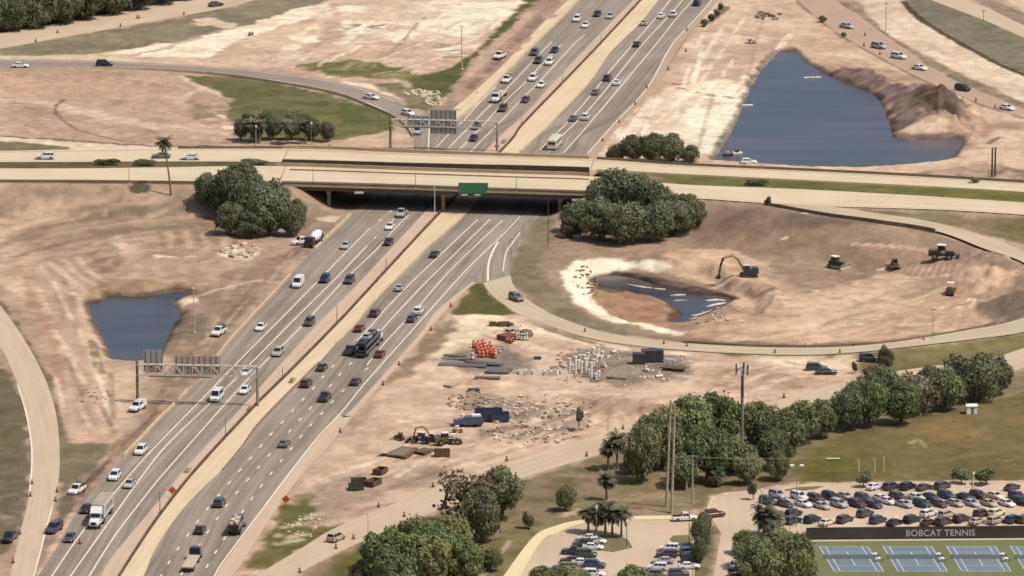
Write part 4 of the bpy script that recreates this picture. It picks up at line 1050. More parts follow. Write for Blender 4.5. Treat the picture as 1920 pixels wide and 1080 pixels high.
MESHC = {}
def cm(key, fn):
    if key not in MESHC: MESHC[key] = fn()
    return MESHC[key]
def wheel_mesh(r, w):
    def f():
        mb = MB(); mb.cyl((0, -w / 2, 0), r, w, 12, 'y'); return mb.mesh('tyre', tyrem)
    def g():
        mb = MB(); mb.cyl((0, -w / 2 - .015, 0), r * .6, w + .03, 10, 'y'); return mb.mesh('rim', rimm)
    return cm(('ty', r, w), f), cm(('ri', r, w), g)

def ring(x, w, z0, z1, c=.12):
    return [(x, -w + c * .5, z0), (x, w - c * .5, z0), (x, w, z0 + c), (x, w, z1 - c), (x, w - c, z1), (x, -w + c, z1), (x, -w, z1 - c), (x, -w, z0 + c)]

CARS = {
 # hull stations (x, half width, z0, z1), cabin bottom/top (x0,x1,halfwidth), z, wheel x's, radius
 'sedan': dict(hull=[(-2.38,.74,.38,.80),(-2.25,.88,.26,.95),(-1.3,.92,.22,1.02),(.8,.92,.22,.99),(1.75,.89,.22,.88),(2.25,.80,.28,.76),(2.4,.66,.36,.62)],
               cb=(-1.95,1.12,.84), ct=(-1.2,.22,.62), z=(.96,1.45), wx=(-1.42,1.42), r=.33),
 'hatch': dict(hull=[(-2.05,.74,.38,.9),(-1.95,.88,.26,1.0),(-1.1,.90,.22,1.04),(.7,.9,.22,1.0),(1.55,.87,.22,.9),(1.98,.78,.28,.78),(2.1,.66,.36,.64)],
               cb=(-2.0,1.0,.82), ct=(-1.62,.15,.62), z=(.98,1.52), wx=(-1.25,1.28), r=.32),
 'suv': dict(hull=[(-2.38,.80,.44,1.0),(-2.28,.92,.32,1.10),(-1.3,.97,.28,1.12),(.85,.97,.28,1.12),(1.8,.94,.28,1.04),(2.26,.86,.34,.92),(2.4,.72,.42,.78)],
             cb=(-2.3,1.15,.90), ct=(-2.05,.35,.70), z=(1.08,1.78), wx=(-1.42,1.45), r=.38),
 'van': dict(hull=[(-2.75,.90,.42,1.2),(-2.7,1.0,.32,1.3),(-1.4,1.02,.28,1.3),(1.2,1.02,.28,1.28),(2.0,.99,.28,1.15),(2.55,.90,.34,.98),(2.7,.78,.42,.85)],
             cb=(-2.72,1.75,.97), ct=(-2.62,1.05,.84), z=(1.25,2.35), wx=(-1.7,1.75), r=.38),
 'pickup': dict(hull=[(-2.85,.90,.5,1.0),(-2.8,.98,.4,1.12),(-.7,1.0,.34,1.14),(1.0,1.0,.34,1.16),(2.1,.98,.34,1.1),(2.7,.9,.4,.98),(2.85,.78,.48,.85)],
                cb=(-.75,1.25,.92), ct=(-.55,.6,.74), z=(1.12,1.9), wx=(-1.75,1.75), r=.42),
}
def lerp3(a, b, t): return tuple(a[i] * (1 - t) + b[i] * t for i in range(3))
def car_proto(kind, color, load=None):
    key = ('car', kind, color, load)
    if key in PROTO: return PROTO[key]
    d = CARS[kind]; pm = paintm(color, PC[color])
    mb = MB()
    mb.loft([ring(*h) for h in d['hull']])
    cb, ct, (z0, z1) = d['cb'], d['ct'], d['z']
    mb.frus(cb, ct, z0, z1)
    # roof crown
    mb.frus((ct[0], ct[1], ct[2]), (ct[0] + .15, ct[1] - .15, ct[2] - .12), z1, z1 + .05)
    for x in d['wx']:     # wheel arches
        for s in (-1, 1): mb.box(x - d['r'] * 1.25, x + d['r'] * 1.25, s * .90 - .06, s * .90 + .06, .62 if kind != 'pickup' else .7, .78 if kind != 'pickup' else .86)
    for s in (-1, 1): mb.box(cb[1] - .38, cb[1] - .15, s * (cb[2] + .13) - .1, s * (cb[2] + .13) + .1, z0 + .02, z0 + .18)
    body = mb.mesh('body', pm)
    B = [(cb[0], -cb[2], z0), (cb[1], -cb[2], z0), (cb[1], cb[2], z0), (cb[0], cb[2], z0)]
    T = [(ct[0], -ct[2], z1), (ct[1], -ct[2], z1), (ct[1], ct[2], z1), (ct[0], ct[2], z1)]
    def pane(i, j, u0, u1, v0, v1, off=.02):
        a, b_, c, e = B[i], B[j], T[j], T[i]
        P = lambda u, v: Vector(lerp3(lerp3(a, b_, u), lerp3(e, c, u), v))
        q = [P(u0, v0), P(u1, v0), P(u1, v1), P(u0, v1)]
        n = (q[1] - q[0]).cross(q[3] - q[0]).normalized() * off
        return [tuple(p + n) for p in q]
    parts = []
    def part(nm, quads, m, subs=()):
        mb = MB()
        for q in quads: mb.quad(*q)
        parts.append((nm, mb.mesh(nm, m), list(subs)))
    parts.append(('body', body, []))
    part('windscreen', [pane(1, 2, .06, .94, .08, .94)], glassm)
    part('rear_window', [pane(3, 0, .08, .92, .2, .92)], glassm)
    if kind == 'van' and color == 'white' and load != 'windows': su = [(.78, .94)]
    elif kind in ('sedan', 'hatch'): su = [(.10, .47), (.51, .88)]
    else: su = [(.06, .30), (.34, .60), (.64, .92)] if kind != 'pickup' else [(.08, .46), (.52, .90)]
    for (i, j, fl) in ((0, 1, False), (2, 3, True)):
        part('side_window', [pane(i, j, (1 - b_) if fl else a, (1 - a) if fl else b_, .15, .88) for a, b_ in su], glassm)
    ty, ri = wheel_mesh(d['r'], .24)
    for x in d['wx']:
        for s in (-1, 1):
            y = s * (d['hull'][2][1] - .10)
            t2 = cm(('w', kind, x, s, 't'), lambda: xf(ty, (x, y, d['r']))); r2 = cm(('w', kind, x, s, 'r'), lambda: xf(ri, (x, y, d['r'])))
            parts.append(('wheel', t2, [('rim', r2)]))
    hx = d['hull'][-1]; hz = (hx[2] + hx[3]) / 2 + .08
    for s in (-1, 1):
        mb = MB(); mb.box(d['hull'][-2][0] - .08, hx[0] - .02, s * .66 - .14, s * .66 + .14, hz - .08, hz + .09); parts.append(('headlight', cm(('hl', kind, s), lambda: mb.mesh('headlight', lampm)), []))
        mb = MB(); mb.box(d['hull'][0][0] - .02, d['hull'][1][0] + .02, s * .70 - .14, s * .70 + .14, .78, .95); parts.append(('tail_light', cm(('tl', kind, s), lambda: mb.mesh('tail_light', tailm)), []))
    if kind == 'pickup':
        mb = MB(); mb.quad((-2.7, -.82, 1.145), (-.85, -.82, 1.145), (-.85, .82, 1.145), (-2.7, .82, 1.145))
        for s in (-1, 1): mb.box(-2.72, -.85, s * .80 - .03, s * .80 + .03, 1.14, 1.2)
        parts.append(('bed', cm('bed', lambda: mb.mesh('bed', trim)), []))
        if load == 'rack':
            mb = MB(); mb.box(-2.7, -.85, -.9, .9, 1.15, 1.75); mb.box(-2.75, -.5, -.5, .5, 1.75, 1.95)
            parts.append(('tool_box', mb.mesh('tool_box', paintm('darkgrey', PC['darkgrey'])), []))
        if load == 'arms':
            mb = MB()
            for s in (-1, 1): mb.tube((-2.6, s * .8, 1.2), (-2.9, s * 1.5, 2.3), .09)
            mb.box(-2.6, -1, -.7, .7, 1.15, 1.7)
            parts.append(('equipment', mb.mesh('equipment', paintm('black', PC['black'])), []))
        if load == 'white':
            mb = MB(); mb.box(-2.7, -.9, -.9, .9, 1.15, 1.9)
            parts.append(('cargo', mb.mesh('cargo', paintm('white', PC['white'])), []))
    PROTO[key] = ({'sedan': 'sedan_car', 'hatch': 'small_car', 'suv': 'suv_car', 'van': 'van', 'pickup': 'pickup_truck'}[kind], parts)
    return PROTO[key]
def xf(me, off):
    m = me.copy(); m.transform(Matrix.Translation(off)); return m

def hw_dir(p):
    d = np.linalg.norm(BARW - np.array(p[:2]), axis=1); k = int(np.clip(np.argmin(d), 1, len(BARW) - 2))
    t = BARW[k + 1] - BARW[k - 1]; return math.atan2(t[1], t[0])

KN = {'sedan': 'car', 'hatch': 'small car', 'suv': 'SUV', 'van': 'van', 'pickup': 'pickup truck'}
def road_car(px, py, kind, color, heading, label, group=None, load=None, z=None, sc=1.15):
    """heading: 'in' towards the camera on the motorway, 'out' away, or degrees on the ground"""
    p = at(px, py + 3, .35) if z is None else at(px, py + 3, z + .35)
    zz = 0.06 if z is None else z
    if heading in ('in', 'out'):
        a = hw_dir(p); a = a + math.pi if heading == 'in' else a
    else: a = math.radians(heading)
    return place(car_proto(kind, color, load), label, KN[kind] if kind != 'hatch' else 'car', (p[0], p[1], zz), a, group, (sc, sc, sc))

G_IN, G_OUT = 'traffic coming towards the camera on the left lanes', 'traffic driving away on the right lanes'
IN = [
 (753,400,'pickup','silver','silver pickup truck just coming out from under the overpass'),
 (731,424,'sedan','white','white car second out from the overpass shadow on the left lanes'),
 (728,453,'sedan','black','black car nearest the median below the overpass, behind a white car'),
 (648,460,'sedan','silver','silver dark-windowed car in the outer left lanes below the overpass, near the dump truck'),
 (609,523,'suv','black','black SUV in the middle of the left lanes right of a white cargo van'),
 (655,525,'suv','blue','dark blue SUV in the inner left lane level with a white cargo van'),
 (489,613,'sedan','white','white car alone in the outermost lane below the white cargo van'),
 (580,604,'suv','green','dark green SUV in the inner left lane beside a short median lamp post'),
 (521,661,'suv','silver','silver SUV in the inner lane above the sign gantry'),
 (461,698,'sedan','white','white car passing directly under the end of the sign gantry'),
 (459,731,'sedan','white','white car just below the sign gantry, right of the white van'),
 (264,845,'suv','white','white SUV on the outer lane beside the end of the pale concrete barrier'),
 (215,893,'suv','white','large white SUV behind the white box truck'),
 (243,907,'sedan','silver','grey car right of a large white SUV behind the box truck'),
 (161,954,'sedan','black','black car half hidden on the left of the white box truck'),
 (131,1008,'sedan','purple','dark purple car ahead of the white box truck'),
 # beyond the overpass
 (1082,35,'suv','white','white SUV at the top of the left lanes, left of another white car'),
 (1098,46,'sedan','white','white car at the top of the left lanes, right of a white SUV'),
 (1120,25,'sedan','black','black car near the top edge in the far left lanes'),
 (1144,29,'sedan','silver','silver car near the top edge beside the far median'),
 (1002,98,'suv','purple','dark purple SUV leading a dark cluster on the far left lanes'),
 (1009,113,'suv','darkgrey','dark grey SUV left of a white SUV beyond the overpass'),
 (1040,93,'sedan','black','black car above a white SUV on the far left lanes'),
 (1030,116,'suv','white','white SUV right of a dark grey SUV beyond the overpass'),
 (999,146,'suv','white','white SUV beside a white car level with the far light pole'),
 (1015,158,'sedan','white','white car close to the median beyond the overpass, right of a white SUV'),
 (985,186,'sedan','maroon','maroon car close to the median beyond the overpass'),
 (943,203,'suv','maroon','maroon SUV beside the white flatbed truck beyond the overpass'),
 (893,236,'suv','teal','grey blue SUV passing right of the far sign gantry panel'),
 (888,258,'sedan','black','black car about to go under the overpass from the far side'),
]
for px, py, k, c, lab in IN: road_car(px, py, k, c, 'in', lab, G_IN)
road_car(559, 532, 'van', 'white', 'in', 'white cargo van in the outermost left lane below the overpass', G_IN)
road_car(406, 745, 'van', 'white', 'in', 'tall white passenger van just below the sign gantry', G_IN, load='windows')
OUT = [
 (815,476,'sedan','darkgrey','dark car closest to the overpass on the right lanes, next to the median'),
 (750,539,'sedan','silver','silver car next to the median on the right lanes, second from the overpass'),
 (703,587,'suv','maroon','maroon SUV next to the median just above the car carrier'),
 (674,615,'sedan','red','dark red car next to the median, left of the car carrier'),
 (785,583,'suv','white','white SUV right behind the exit gore, ahead of a dark car'),
 (772,597,'sedan','darkgrey','dark car close behind a white SUV in the outer right lanes'),
 (656,658,'pickup','green','dark green pickup truck left of the car carrier'),
 (712,663,'sedan','red','dark red car right of the car carrier'),
 (604,688,'sedan','darkgrey','dark grey car in the lane next to the median, below the dark green pickup'),
 (574,719,'suv','maroon','maroon SUV next to the median on the right lanes, level with the sign gantry'),
 (667,715,'sedan','brown','brown car in the outer right lane below the car carrier'),
 (609,745,'pickup','darkgrey','dark grey pickup truck in the middle of the right lanes'),
 (533,831,'sedan','grey','grey car alone in the middle of the right lanes'),
 (411,943,'suv','darkgrey','dark grey SUV on the right lanes above the loaded truck'),
 (375,993,'sedan','black','black car on the right lanes ahead of the flatbed truck'),
 # beyond the overpass
 (1208,42,'sedan','tan','tan car next to the far median near the top edge'),
 (1240,29,'sedan','white','white car near the top edge of the far right lanes, left of a white SUV'),
 (1263,26,'suv','white','white SUV near the top edge of the far right lanes'),
 (1307,5,'suv','black','black SUV cut by the top edge on the far right lanes'),
 (1194,82,'sedan','maroon','maroon car alone on the far right lanes'),
 (1139,146,'suv','maroon','maroon SUV left of a white car on the far right lanes'),
 (1157,154,'sedan','white','white car right of a maroon SUV on the far right lanes'),
 (1117,172,'sedan','grey','grey car behind a maroon SUV on the far right lanes'),
 (1075,221,'sedan','grey','small grey car left of a white SUV beyond the overpass'),
 (1098,219,'suv','white','white SUV above the cream bus on the far right lanes'),
]
for px, py, k, c, lab in OUT: road_car(px, py, k, c, 'out', lab, G_OUT)
OTH = [
 (937,104,'pickup','white',248,'white pickup truck on the dirt strip left of the far lanes',None),
 (783,246,'suv','silver',262,'silver SUV at the end of the curving ramp under the far gantry',None),
 (696,181,'sedan','white',-38,'white car on the curving ramp, upper left',None),
 (765,211,'hatch','white',-50,'small white car on the curving ramp near the far gantry',None),
 (38,122,'sedan','white',0,'white car at the left edge on the curving ramp',None),
 (196,119,'suv','black',0,'black SUV on the curving ramp, upper left',None),
 (405,7,'sedan','maroon',38,'dark red car on the far road at the top edge',None),
 (968,558,'suv','grey',-62,'grey SUV entering the loop ramp from the exit lane',None),
 (1588,48,'sedan','silver',-48,'silver car highest in the queue on the dirt lane, upper right',None),
 (1648,86,'suv','silver',-45,'silver SUV second in the queue on the dirt lane, upper right',None),
 (1685,105,'suv','white',-45,'white SUV third in the queue on the dirt lane, upper right',None),
 (1724,126,'sedan','white',-45,'white car fourth in the queue on the dirt lane, upper right',None),
 (1805,165,'suv','black',-48,'black SUV on the dirt lane, upper right',None),
 (1888,201,'sedan','white',-48,'white car lowest on the dirt lane near the right edge',None),
 (1531,690,'suv','darkgrey',-5,'dark grey SUV parked on the sand beside a darker car, right of the cell tower',None),
 (1549,697,'sedan','black',8,'black car parked in front of a dark grey SUV, right of the cell tower',None),
 (1630,672,'suv','black',6,'black SUV parked beside the small round tree near the loop ramp',None),
 (630,1008,'suv','tan',62,'tan SUV on the sandy service road, bottom',None),
 (1404,303,'hatch','white',4,'white vehicle between the overpass rail and the big pond',None),
 (144,919,'pickup','white',-108,'white pickup truck carrying black equipment, parked on dirt left of the lanes','arms'),
 (101,991,'pickup','blue',-108,'dark blue pickup truck parked beside the frontage road','rack'),
 (18,1008,'pickup','black',-100,'black pickup truck at the left edge on the frontage road',None),
 (258,763,'pickup','white',-112,'white pickup truck parked at the foot of the sign gantry post','white'),
 (410,622,'pickup','white',-106,'white work truck with dark box parked near the small pond','rack'),
 (566,453,'pickup','white',-150,'white pickup truck parked beside the dump truck below the overpass',None),
 (950,149,'pickup','white',None,'white pickup truck with a dark load beyond the overpass','rack'),
]
for px, py, k, c, h, lab, ld in OTH: road_car(px, py, k, c, 'in' if h is None else h, lab, None, ld)
G_OV = 'cars on the overpass road'
road_car(85, 293, 'suv', 'white', 180, 'white SUV on the overpass road at far left', G_OV, z=ZB + .05)
road_car(302, 291, 'sedan', 'grey', 180, 'grey car on the overpass road behind the tall palm', G_OV, z=ZB + .05)
road_car(357, 294, 'sedan', 'white', 180, 'white car on the overpass road right of the tall palm', G_OV, z=ZB + .05)

# ---- parked cars
def lot(rows, where, group, ang):
    rows = sorted(rows, key=lambda r: r[0])
    for i, r in enumerate(rows):
        px, py, k, c = r[:4]; a = ang if len(r) < 5 else r[4]
        lab = f'{COLN.get(c, c)} {KN[k]}, {ORD[i]} from the left in {where}' if i else f'{COLN.get(c, c)} {KN[k]}, leftmost in {where}'
        p = at(px, py + 4, .35)
        place(car_proto(k, c), lab, 'SUV' if k == 'suv' else 'car' if k in ('sedan', 'hatch') else KN[k], (p[0], p[1], .09), math.radians(a + random.uniform(-2.5, 2.5)), group, (1.03, 1.03, 1.03))
COLN = {'darkgrey': 'dark grey', 'brown': 'dark brown', 'purple': 'dark purple', 'blue': 'dark blue', 'teal': 'dark teal', 'green': 'dark green', 'red': 'dark red'}
lot([(1640,911,'sedan','white'),(1671,911,'suv','brown'),(1702,911,'suv','black'),(1733,912,'sedan','brown'),(1767,910,'suv','darkgrey'),(1898,912,'sedan','maroon')],
    'the short row along the sports field kerb', 'cars parked along the sports field kerb', 50)
lot([(1458,927,'suv','silver'),(1499,930,'suv','white'),(1530,934,'suv','brown'),(1557,930,'suv','black'),(1585,929,'sedan','tan'),(1619,933,'suv','purple'),(1652,933,'sedan','white'),
     (1684,931,'suv','brown'),(1718,931,'sedan','white'),(1744,930,'sedan','blue'),(1775,928,'suv','teal'),(1810,930,'sedan','green'),(1835,928,'suv','brown'),(1866,928,'sedan','cream'),(1908,930,'suv','purple')],
    'the far file of the upper double row', 'cars in the far file of the upper double row', -50)
lot([(1440,939,'suv','darkgrey'),(1471,943,'sedan','purple'),(1506,943,'sedan','white'),(1541,947,'sedan','silver'),(1573,944,'suv','silver'),(1607,944,'suv','brown'),(1638,945,'sedan','darkgrey'),
     (1664,938,'sedan','white'),(1695,944,'sedan','silver'),(1729,944,'suv','green'),(1760,943,'sedan','purple'),(1790,942,'sedan','tan'),(1821,942,'sedan','silver'),(1854,942,'sedan','tan'),(1887,942,'sedan','white'),(1914,940,'suv','black')],
    'the near file of the upper double row', 'cars in the near file of the upper double row', -50)
lot([(1459,966,'suv','darkgrey'),(1488,962,'suv','black'),(1622,962,'suv','darkgrey'),(1741,962,'suv','white'),(1775,964,'suv','tan'),(1840,962,'suv','brown'),(1869,961,'suv','cream')],
    'the far file of the lower double row', 'cars in the far file of the lower double row', 50)
lot([(1472,976,'sedan','tan'),(1487,975,'suv','darkgrey'),(1523,973,'suv','black'),(1551,978,'sedan','cream'),(1584,973,'suv','brown'),(1646,974,'suv','blue'),(1677,978,'sedan','black'),(1710,973,'suv','black'),
     (1741,978,'sedan','brown'),(1769,977,'suv','brown'),(1803,972,'suv','maroon'),(1832,976,'sedan','tan'),(1867,975,'suv','tan'),(1900,973,'suv','blue'),(1922,973,'suv','brown')],
    'the near file above the tennis screen', 'cars in the near file above the tennis screen', 50)
def lot2(rows, where, group, ang):
    rows = sorted(rows, key=lambda r: r[1])
    for i, (px, py, k, c) in enumerate(rows):
        lab = (f'{COLN.get(c, c)} {KN[k]}, {ORD[i]} from the top in {where}' if i else f'{COLN.get(c, c)} {KN[k]}, topmost in {where}')
        p = at(px, py + 4, .35)
        place(car_proto(k, c), lab, 'SUV' if k == 'suv' else 'car' if k in ('sedan', 'hatch') else KN[k], (p[0], p[1], .09), math.radians(ang + random.uniform(-3, 3)), group, (1.03, 1.03, 1.03))
lot2([(1101,1007,'sedan','white'),(1093,1019,'suv','darkgrey'),(1077,1033,'pickup','black'),(1070,1049,'sedan','maroon'),(1056,1063,'suv','grey'),(1046,1071,'sedan','red'),(1022,1080,'suv','brown')],
     'the left file of the lower car park', 'cars in the left file of the lower car park', -8 + 180)
lot2([(1117,1013,'sedan','white'),(1112,1024,'sedan','white'),(1099,1038,'suv','green'),(1092,1053,'sedan','white'),(1115,1058,'suv','blue'),(1114,1075,'suv','white')],
     'the second file of the lower car park', 'cars in the second file of the lower car park', -8)
lot2([(1254,1027,'suv','white'),(1250,1039,'suv','darkgrey'),(1243,1050,'sedan','silver'),(1232,1063,'suv','white'),(1222,1076,'suv','grey')],
     'the third file of the lower car park', 'cars in the third file of the lower car park', 172)
lot2([(1284,970,'pickup','white'),(1290,1024,'sedan','darkgrey'),(1293,1035,'suv','teal'),(1296,1047,'suv','black'),(1292,1060,'sedan','white'),(1272,1075,'suv','blue')],
     'the right file of the lower car park', 'cars in the right file of the lower car park', 8)
lot2([(1340,963,'suv','red'),(1390,1060,'suv','white'),(1386,1073,'suv','black')], 'the access road beside the trees', 'cars on the access road beside the trees', 20)

# ---- lorries
def wheels(xs, ys, r, w, out):
    ty, ri = wheel_mesh(r, w)
    for x in xs:
        for y in ys: out.append(('wheel', xf(ty, (x, y, r)), [('rim', xf(ri, (x, y, r)))]))
def one(nm, mb, m): return (nm, mb.mesh(nm, m), [])
wp = paintm('white', PC['white'])
# white tractor with box trailer
parts = []
mb = MB(); mb.loft([ring(4.0, 1.0, .9, 2.0, .15), ring(5.2, 1.05, .7, 2.0, .2), ring(6.3, 1.0, .7, 1.75, .2), ring(6.5, .85, .8, 1.5, .2)])
mb.frus((2.0, 4.5, 1.2), (2.0, 3.9, 1.15), 1.0, 2.9); mb.frus((1.9, 3.9, 1.15), (1.9, 3.0, 1.1), 2.9, 3.9); mb.box(-1, 2.2, -.5, .5, .8, 1.1)
parts.append(one('cab', mb, wp))
mb = MB(); mb.quad((4.42, -1.02, 2.15), (4.42, 1.02, 2.15), (4.0, .98, 2.85), (4.0, -.98, 2.85)); parts.append(one('windscreen', mb, glassm))
for s in (-1, 1):
    mb = MB(); a = [(2.9, s * 1.215, 2.0), (4.1, s * 1.215, 2.0), (3.75, s * 1.19, 2.75), (2.9, s * 1.19, 2.75)]; mb.quad(*(a if s < 0 else a[::-1])); parts.append(one('side_window', mb, glassm))
    mb = MB(); mb.box(4.3, 4.5, s * 1.45 - .12, s * 1.45 + .12, 1.9, 2.7); mb.tube((4.4, s * 1.1, 2.5), (4.4, s * 1.4, 2.5), .04); parts.append(one('mirror', mb, trim))
    mb = MB(); mb.box(6.3, 6.52, s * .8 - .15, s * .8 + .15, 1.0, 1.25); parts.append(one('headlight', mb, lampm))
mb = MB(); mb.box(6.49, 6.55, -.5, .5, 1.0, 1.6); parts.append(one('grille', mb, trim))
mb = MB(); mb.box(-9.5, 1.4, -1.28, 1.28, 1.25, 4.0)
greyp = mat('trailer_roof', (178,160,142), .7, var=.12, scale=.3)
tr = one('trailer', mb, wp); parts.append(tr)
mb = MB(); mb.box(-9.45, 1.35, -1.23, 1.23, 4.0, 4.03); tr[2].append(('roof_skin', mb.mesh('roof_skin', greyp)))
greyl = mat('trailer_panel', (206,196,186), .7)
letm = mat('trailer_lettering', (110,100,92), .7)
for s in (-1, 1):
    mb = MB(); mb.box(-8.9, .8, s * 1.285 - .01, s * 1.285 + .01, 1.7, 3.7); tr[2].append(('side_panel', mb.mesh('side_panel', greyl)))
    mb = MB()
    for k, (x, w_) in enumerate([(-.6, .35), (-1.6, .35), (-2.5, .8), (-3.9, .35), (-4.7, .9), (-6.2, .35), (-7.0, .8), (-8.1, .35)]):
        mb.box(x - w_ / 2, x + w_ / 2, s * 1.3 - .01, s * 1.3 + .01, 2.0 if k % 2 else 2.2, 3.3 if k % 3 else 3.0)
    tr[2].append(('lettering', mb.mesh('lettering', letm)))
mb = MB(); mb.box(1.41, 1.45, -1.2, 1.2, 1.4, 3.95); tr[2].append(('front_wall', mb.mesh('front_wall', mat('trailer_front', (120,122,104), .7))))
wheels((5.2, 1.2, 0.1, -7.2, -8.4), (-1.05, 1.05), .5, .35, parts)
PROTO['semi'] = ('box_truck', parts)
p = at(186, 975, .6); place(PROTO['semi'], 'white tractor truck pulling a white box trailer with a lettered side', 'truck', (p[0], p[1], .06), hw_dir(p) + math.pi, G_IN, (1.08, 1.12, 1.12))

# car carrier
parts = []
dkm = paintm('carrier', (58,58,68))
mb = MB(); mb.frus((6.6, 9.2, 1.15), (6.6, 8.6, 1.05), .9, 2.7); mb.box(9.0, 10.2, -1.0, 1.0, .7, 1.7); parts.append(one('cab', mb, wp))
mb = MB(); mb.quad((9.14, -.95, 1.8), (9.14, .95, 1.8), (8.72, .9, 2.6), (8.72, -.9, 2.6)); parts.append(one('windscreen', mb, glassm))
mb = MB()
for s in (-1, 1):
    mb.box(-9, 6.4, s * 1.2 - .08, s * 1.2 + .08, .9, 1.5); mb.box(-9, 6.8, s * 1.25 - .1, s * 1.25 + .1, 2.35, 2.95)
    for x in (-8.9, -5, -1, 3, 6.3): mb.box(x - .09, x + .09, s * 1.2 - .09, s * 1.2 + .09, .9, 2.8)
mb.box(-9, 6.4, -1.1, 1.1, .85, .95); mb.box(-9.3, -9.0, -1.2, 1.2, .6, 1.2)
parts.append(one('carrier_frame', mb, dkm))
mb = MB(); mb.box(-9, 6.8, -1.05, 1.05, 2.62, 2.7); parts.append(one('upper_deck', mb, dkm))
wheels((8.9, 5.4, 4.4, -6, -7.1), (-1.05, 1.05), .5, .35, parts)
PROTO['carrier'] = ('car_carrier', parts)
p = at(692, 650, .8); a = hw_dir(p)
place(PROTO['carrier'], 'dark car carrier truck loaded with cars, heading away on the right lanes', 'truck', (p[0], p[1], .06), a, G_OUT, (1.15, 1.15, 1.15))
for off, zz, k, c, lab in ((-6.6, 2.72, 'sedan', 'blue', 'dark blue car at the rear of the upper deck of the car carrier'), (-1.6, 2.72, 'suv', 'silver', 'silver SUV midway on the upper deck of the car carrier'),
                           (3.4, 2.72, 'sedan', 'grey', 'grey car at the front of the upper deck of the car carrier'), (-6.6, .97, 'sedan', 'purple', 'dark car on the lower deck at the rear of the car carrier'), (0, .97, 'sedan', 'darkgrey', 'dark grey car on the lower deck inside the car carrier')):
    place(car_proto(k, c), lab, 'SUV' if k == 'suv' else 'car', (p[0] + 1.15 * off * math.cos(a), p[1] + 1.15 * off * math.sin(a), .06 + zz * 1.15), a, 'cars carried on the car carrier')

# flatbed: white tractor (far) and dark one (near, driving away)
def flatbed(color, bedc, L):
    parts = []; pm = paintm(color, PC[color])
    mb = MB(); mb.frus((3.0, 5.2, 1.2), (3.0, 4.6, 1.1), .9, 2.9); mb.loft([ring(5.1, 1.0, .7, 1.8, .2), ring(6.3, .95, .7, 1.6, .2), ring(6.5, .8, .8, 1.4, .2)]); parts.append(one('cab', mb, pm))
    mb = MB(); mb.quad((5.13, -1.0, 2.0), (5.13, 1.0, 2.0), (4.72, .95, 2.8), (4.72, -.95, 2.8)); parts.append(one('windscreen', mb, glassm))
    mb = MB(); mb.box(-L, 2.4, -1.28, 1.28, 1.15, 1.4); bed = one('flat_deck', mb, mat('deck_' + bedc, PC[bedc], .8, var=.15)); parts.append(bed)
    mb = MB(); mb.box(2.3, 2.45, -1.2, 1.2, 1.4, 2.8); parts.append(one('headboard', mb, trim))
    for s in (-1, 1):
        mb = MB(); mb.box(6.35, 6.52, s * .7 - .14, s * .7 + .14, .95, 1.2); parts.append(one('headlight', mb, lampm))
        mb = MB(); mb.box(-L - .05, -L + .02, s * 1.0 - .2, s * 1.0 + .2, 1.0, 1.15); parts.append(one('tail_light', mb, tailm))
    wheels((5.3, 1.8, .7, -L + 1.5, -L + 2.7), (-1.05, 1.05), .5, .35, parts)
    return ('flatbed_truck', parts)
PROTO['flat_w'] = flatbed('white', 'tan', 9.5); PROTO['flat_d'] = flatbed('darkgrey', 'tan', 8.5)
p = at(934, 184, .6); place(PROTO['flat_w'], 'white tractor truck pulling an empty flatbed trailer beyond the overpass', 'truck', (p[0], p[1], .06), hw_dir(p) + math.pi, G_IN)
p = at(362, 1052, .6); place(PROTO['flat_d'], 'dark flatbed truck with an empty pale deck, cut by the bottom edge', 'truck', (p[0], p[1], .06), hw_dir(p), G_OUT)
# dump truck (loaded, driving away) and concrete mixer below the overpass
parts = []
mb = MB(); mb.frus((2.0, 4.2, 1.2), (2.0, 3.8, 1.1), .9, 2.8); mb.loft([ring(4.1, 1.0, .7, 1.8, .2), ring(5.3, .95, .7, 1.6, .2)]); parts.append(one('cab', mb, paintm('darkgrey', PC['darkgrey'])))
mb = MB(); mb.quad((4.15, -1.0, 1.9), (4.15, 1.0, 1.9), (3.86, .95, 2.7), (3.86, -.95, 2.7)); parts.append(one('windscreen', mb, glassm))
mb = MB(); mb.frus((-3.6, 1.6, 1.1), (-4.0, 1.8, 1.28), 1.1, 2.5); parts.append(one('tipper_body', mb, paintm('black', PC['black'])))
mb = MB()
for k in range(9): mb.box(-.4, .4, -.3, .3, 0, .5, rot=k * .7, c=(-3.3 + .62 * k, (-1) ** k * .45, 2.4 + .15 * (k % 3)))
parts.append(one('load', mb, mat('pale_rubble', (226,206,176), .9)))
wheels((4.3, -1.0, -2.2), (-1.05, 1.05), .52, .36, parts)
PROTO['dump'] = ('dump_truck', parts)
p = at(443, 993, .6); place(PROTO['dump'], 'dark dump truck loaded with pale rubble, driving away on the right lanes', 'truck', (p[0], p[1], .06), hw_dir(p), G_OUT, (1.15, 1.1, 1.1))
parts = []
mb = MB(); mb.frus((2.2, 4.2, 1.2), (2.2, 3.9, 1.1), .9, 2.7); mb.box(4.0, 5.0, -1, 1, .8, 1.7); mb.box(-4.5, 2.2, -.55, .55, .8, 1.2); parts.append(one('cab', mb, paintm('black', PC['black'])))
mb = MB(); mb.quad((4.2, -1, 1.8), (4.2, 1, 1.8), (3.95, .95, 2.6), (3.95, -.95, 2.6)); parts.append(one('windscreen', mb, glassm))
mb = MB(); rings = []
for x, r in ((-4.4, .5), (-3.6, .95), (-2.2, 1.3), (-.6, 1.35), (.8, 1.05), (1.7, .5)):
    zc = 2.2 - .12 * (x + 1)
    rings.append([(x, r * math.cos(t), zc + r * math.sin(t)) for t in np.linspace(0, 2 * math.pi, 14, endpoint=False)])
mb.loft(rings); parts.append(one('drum', mb, wp))
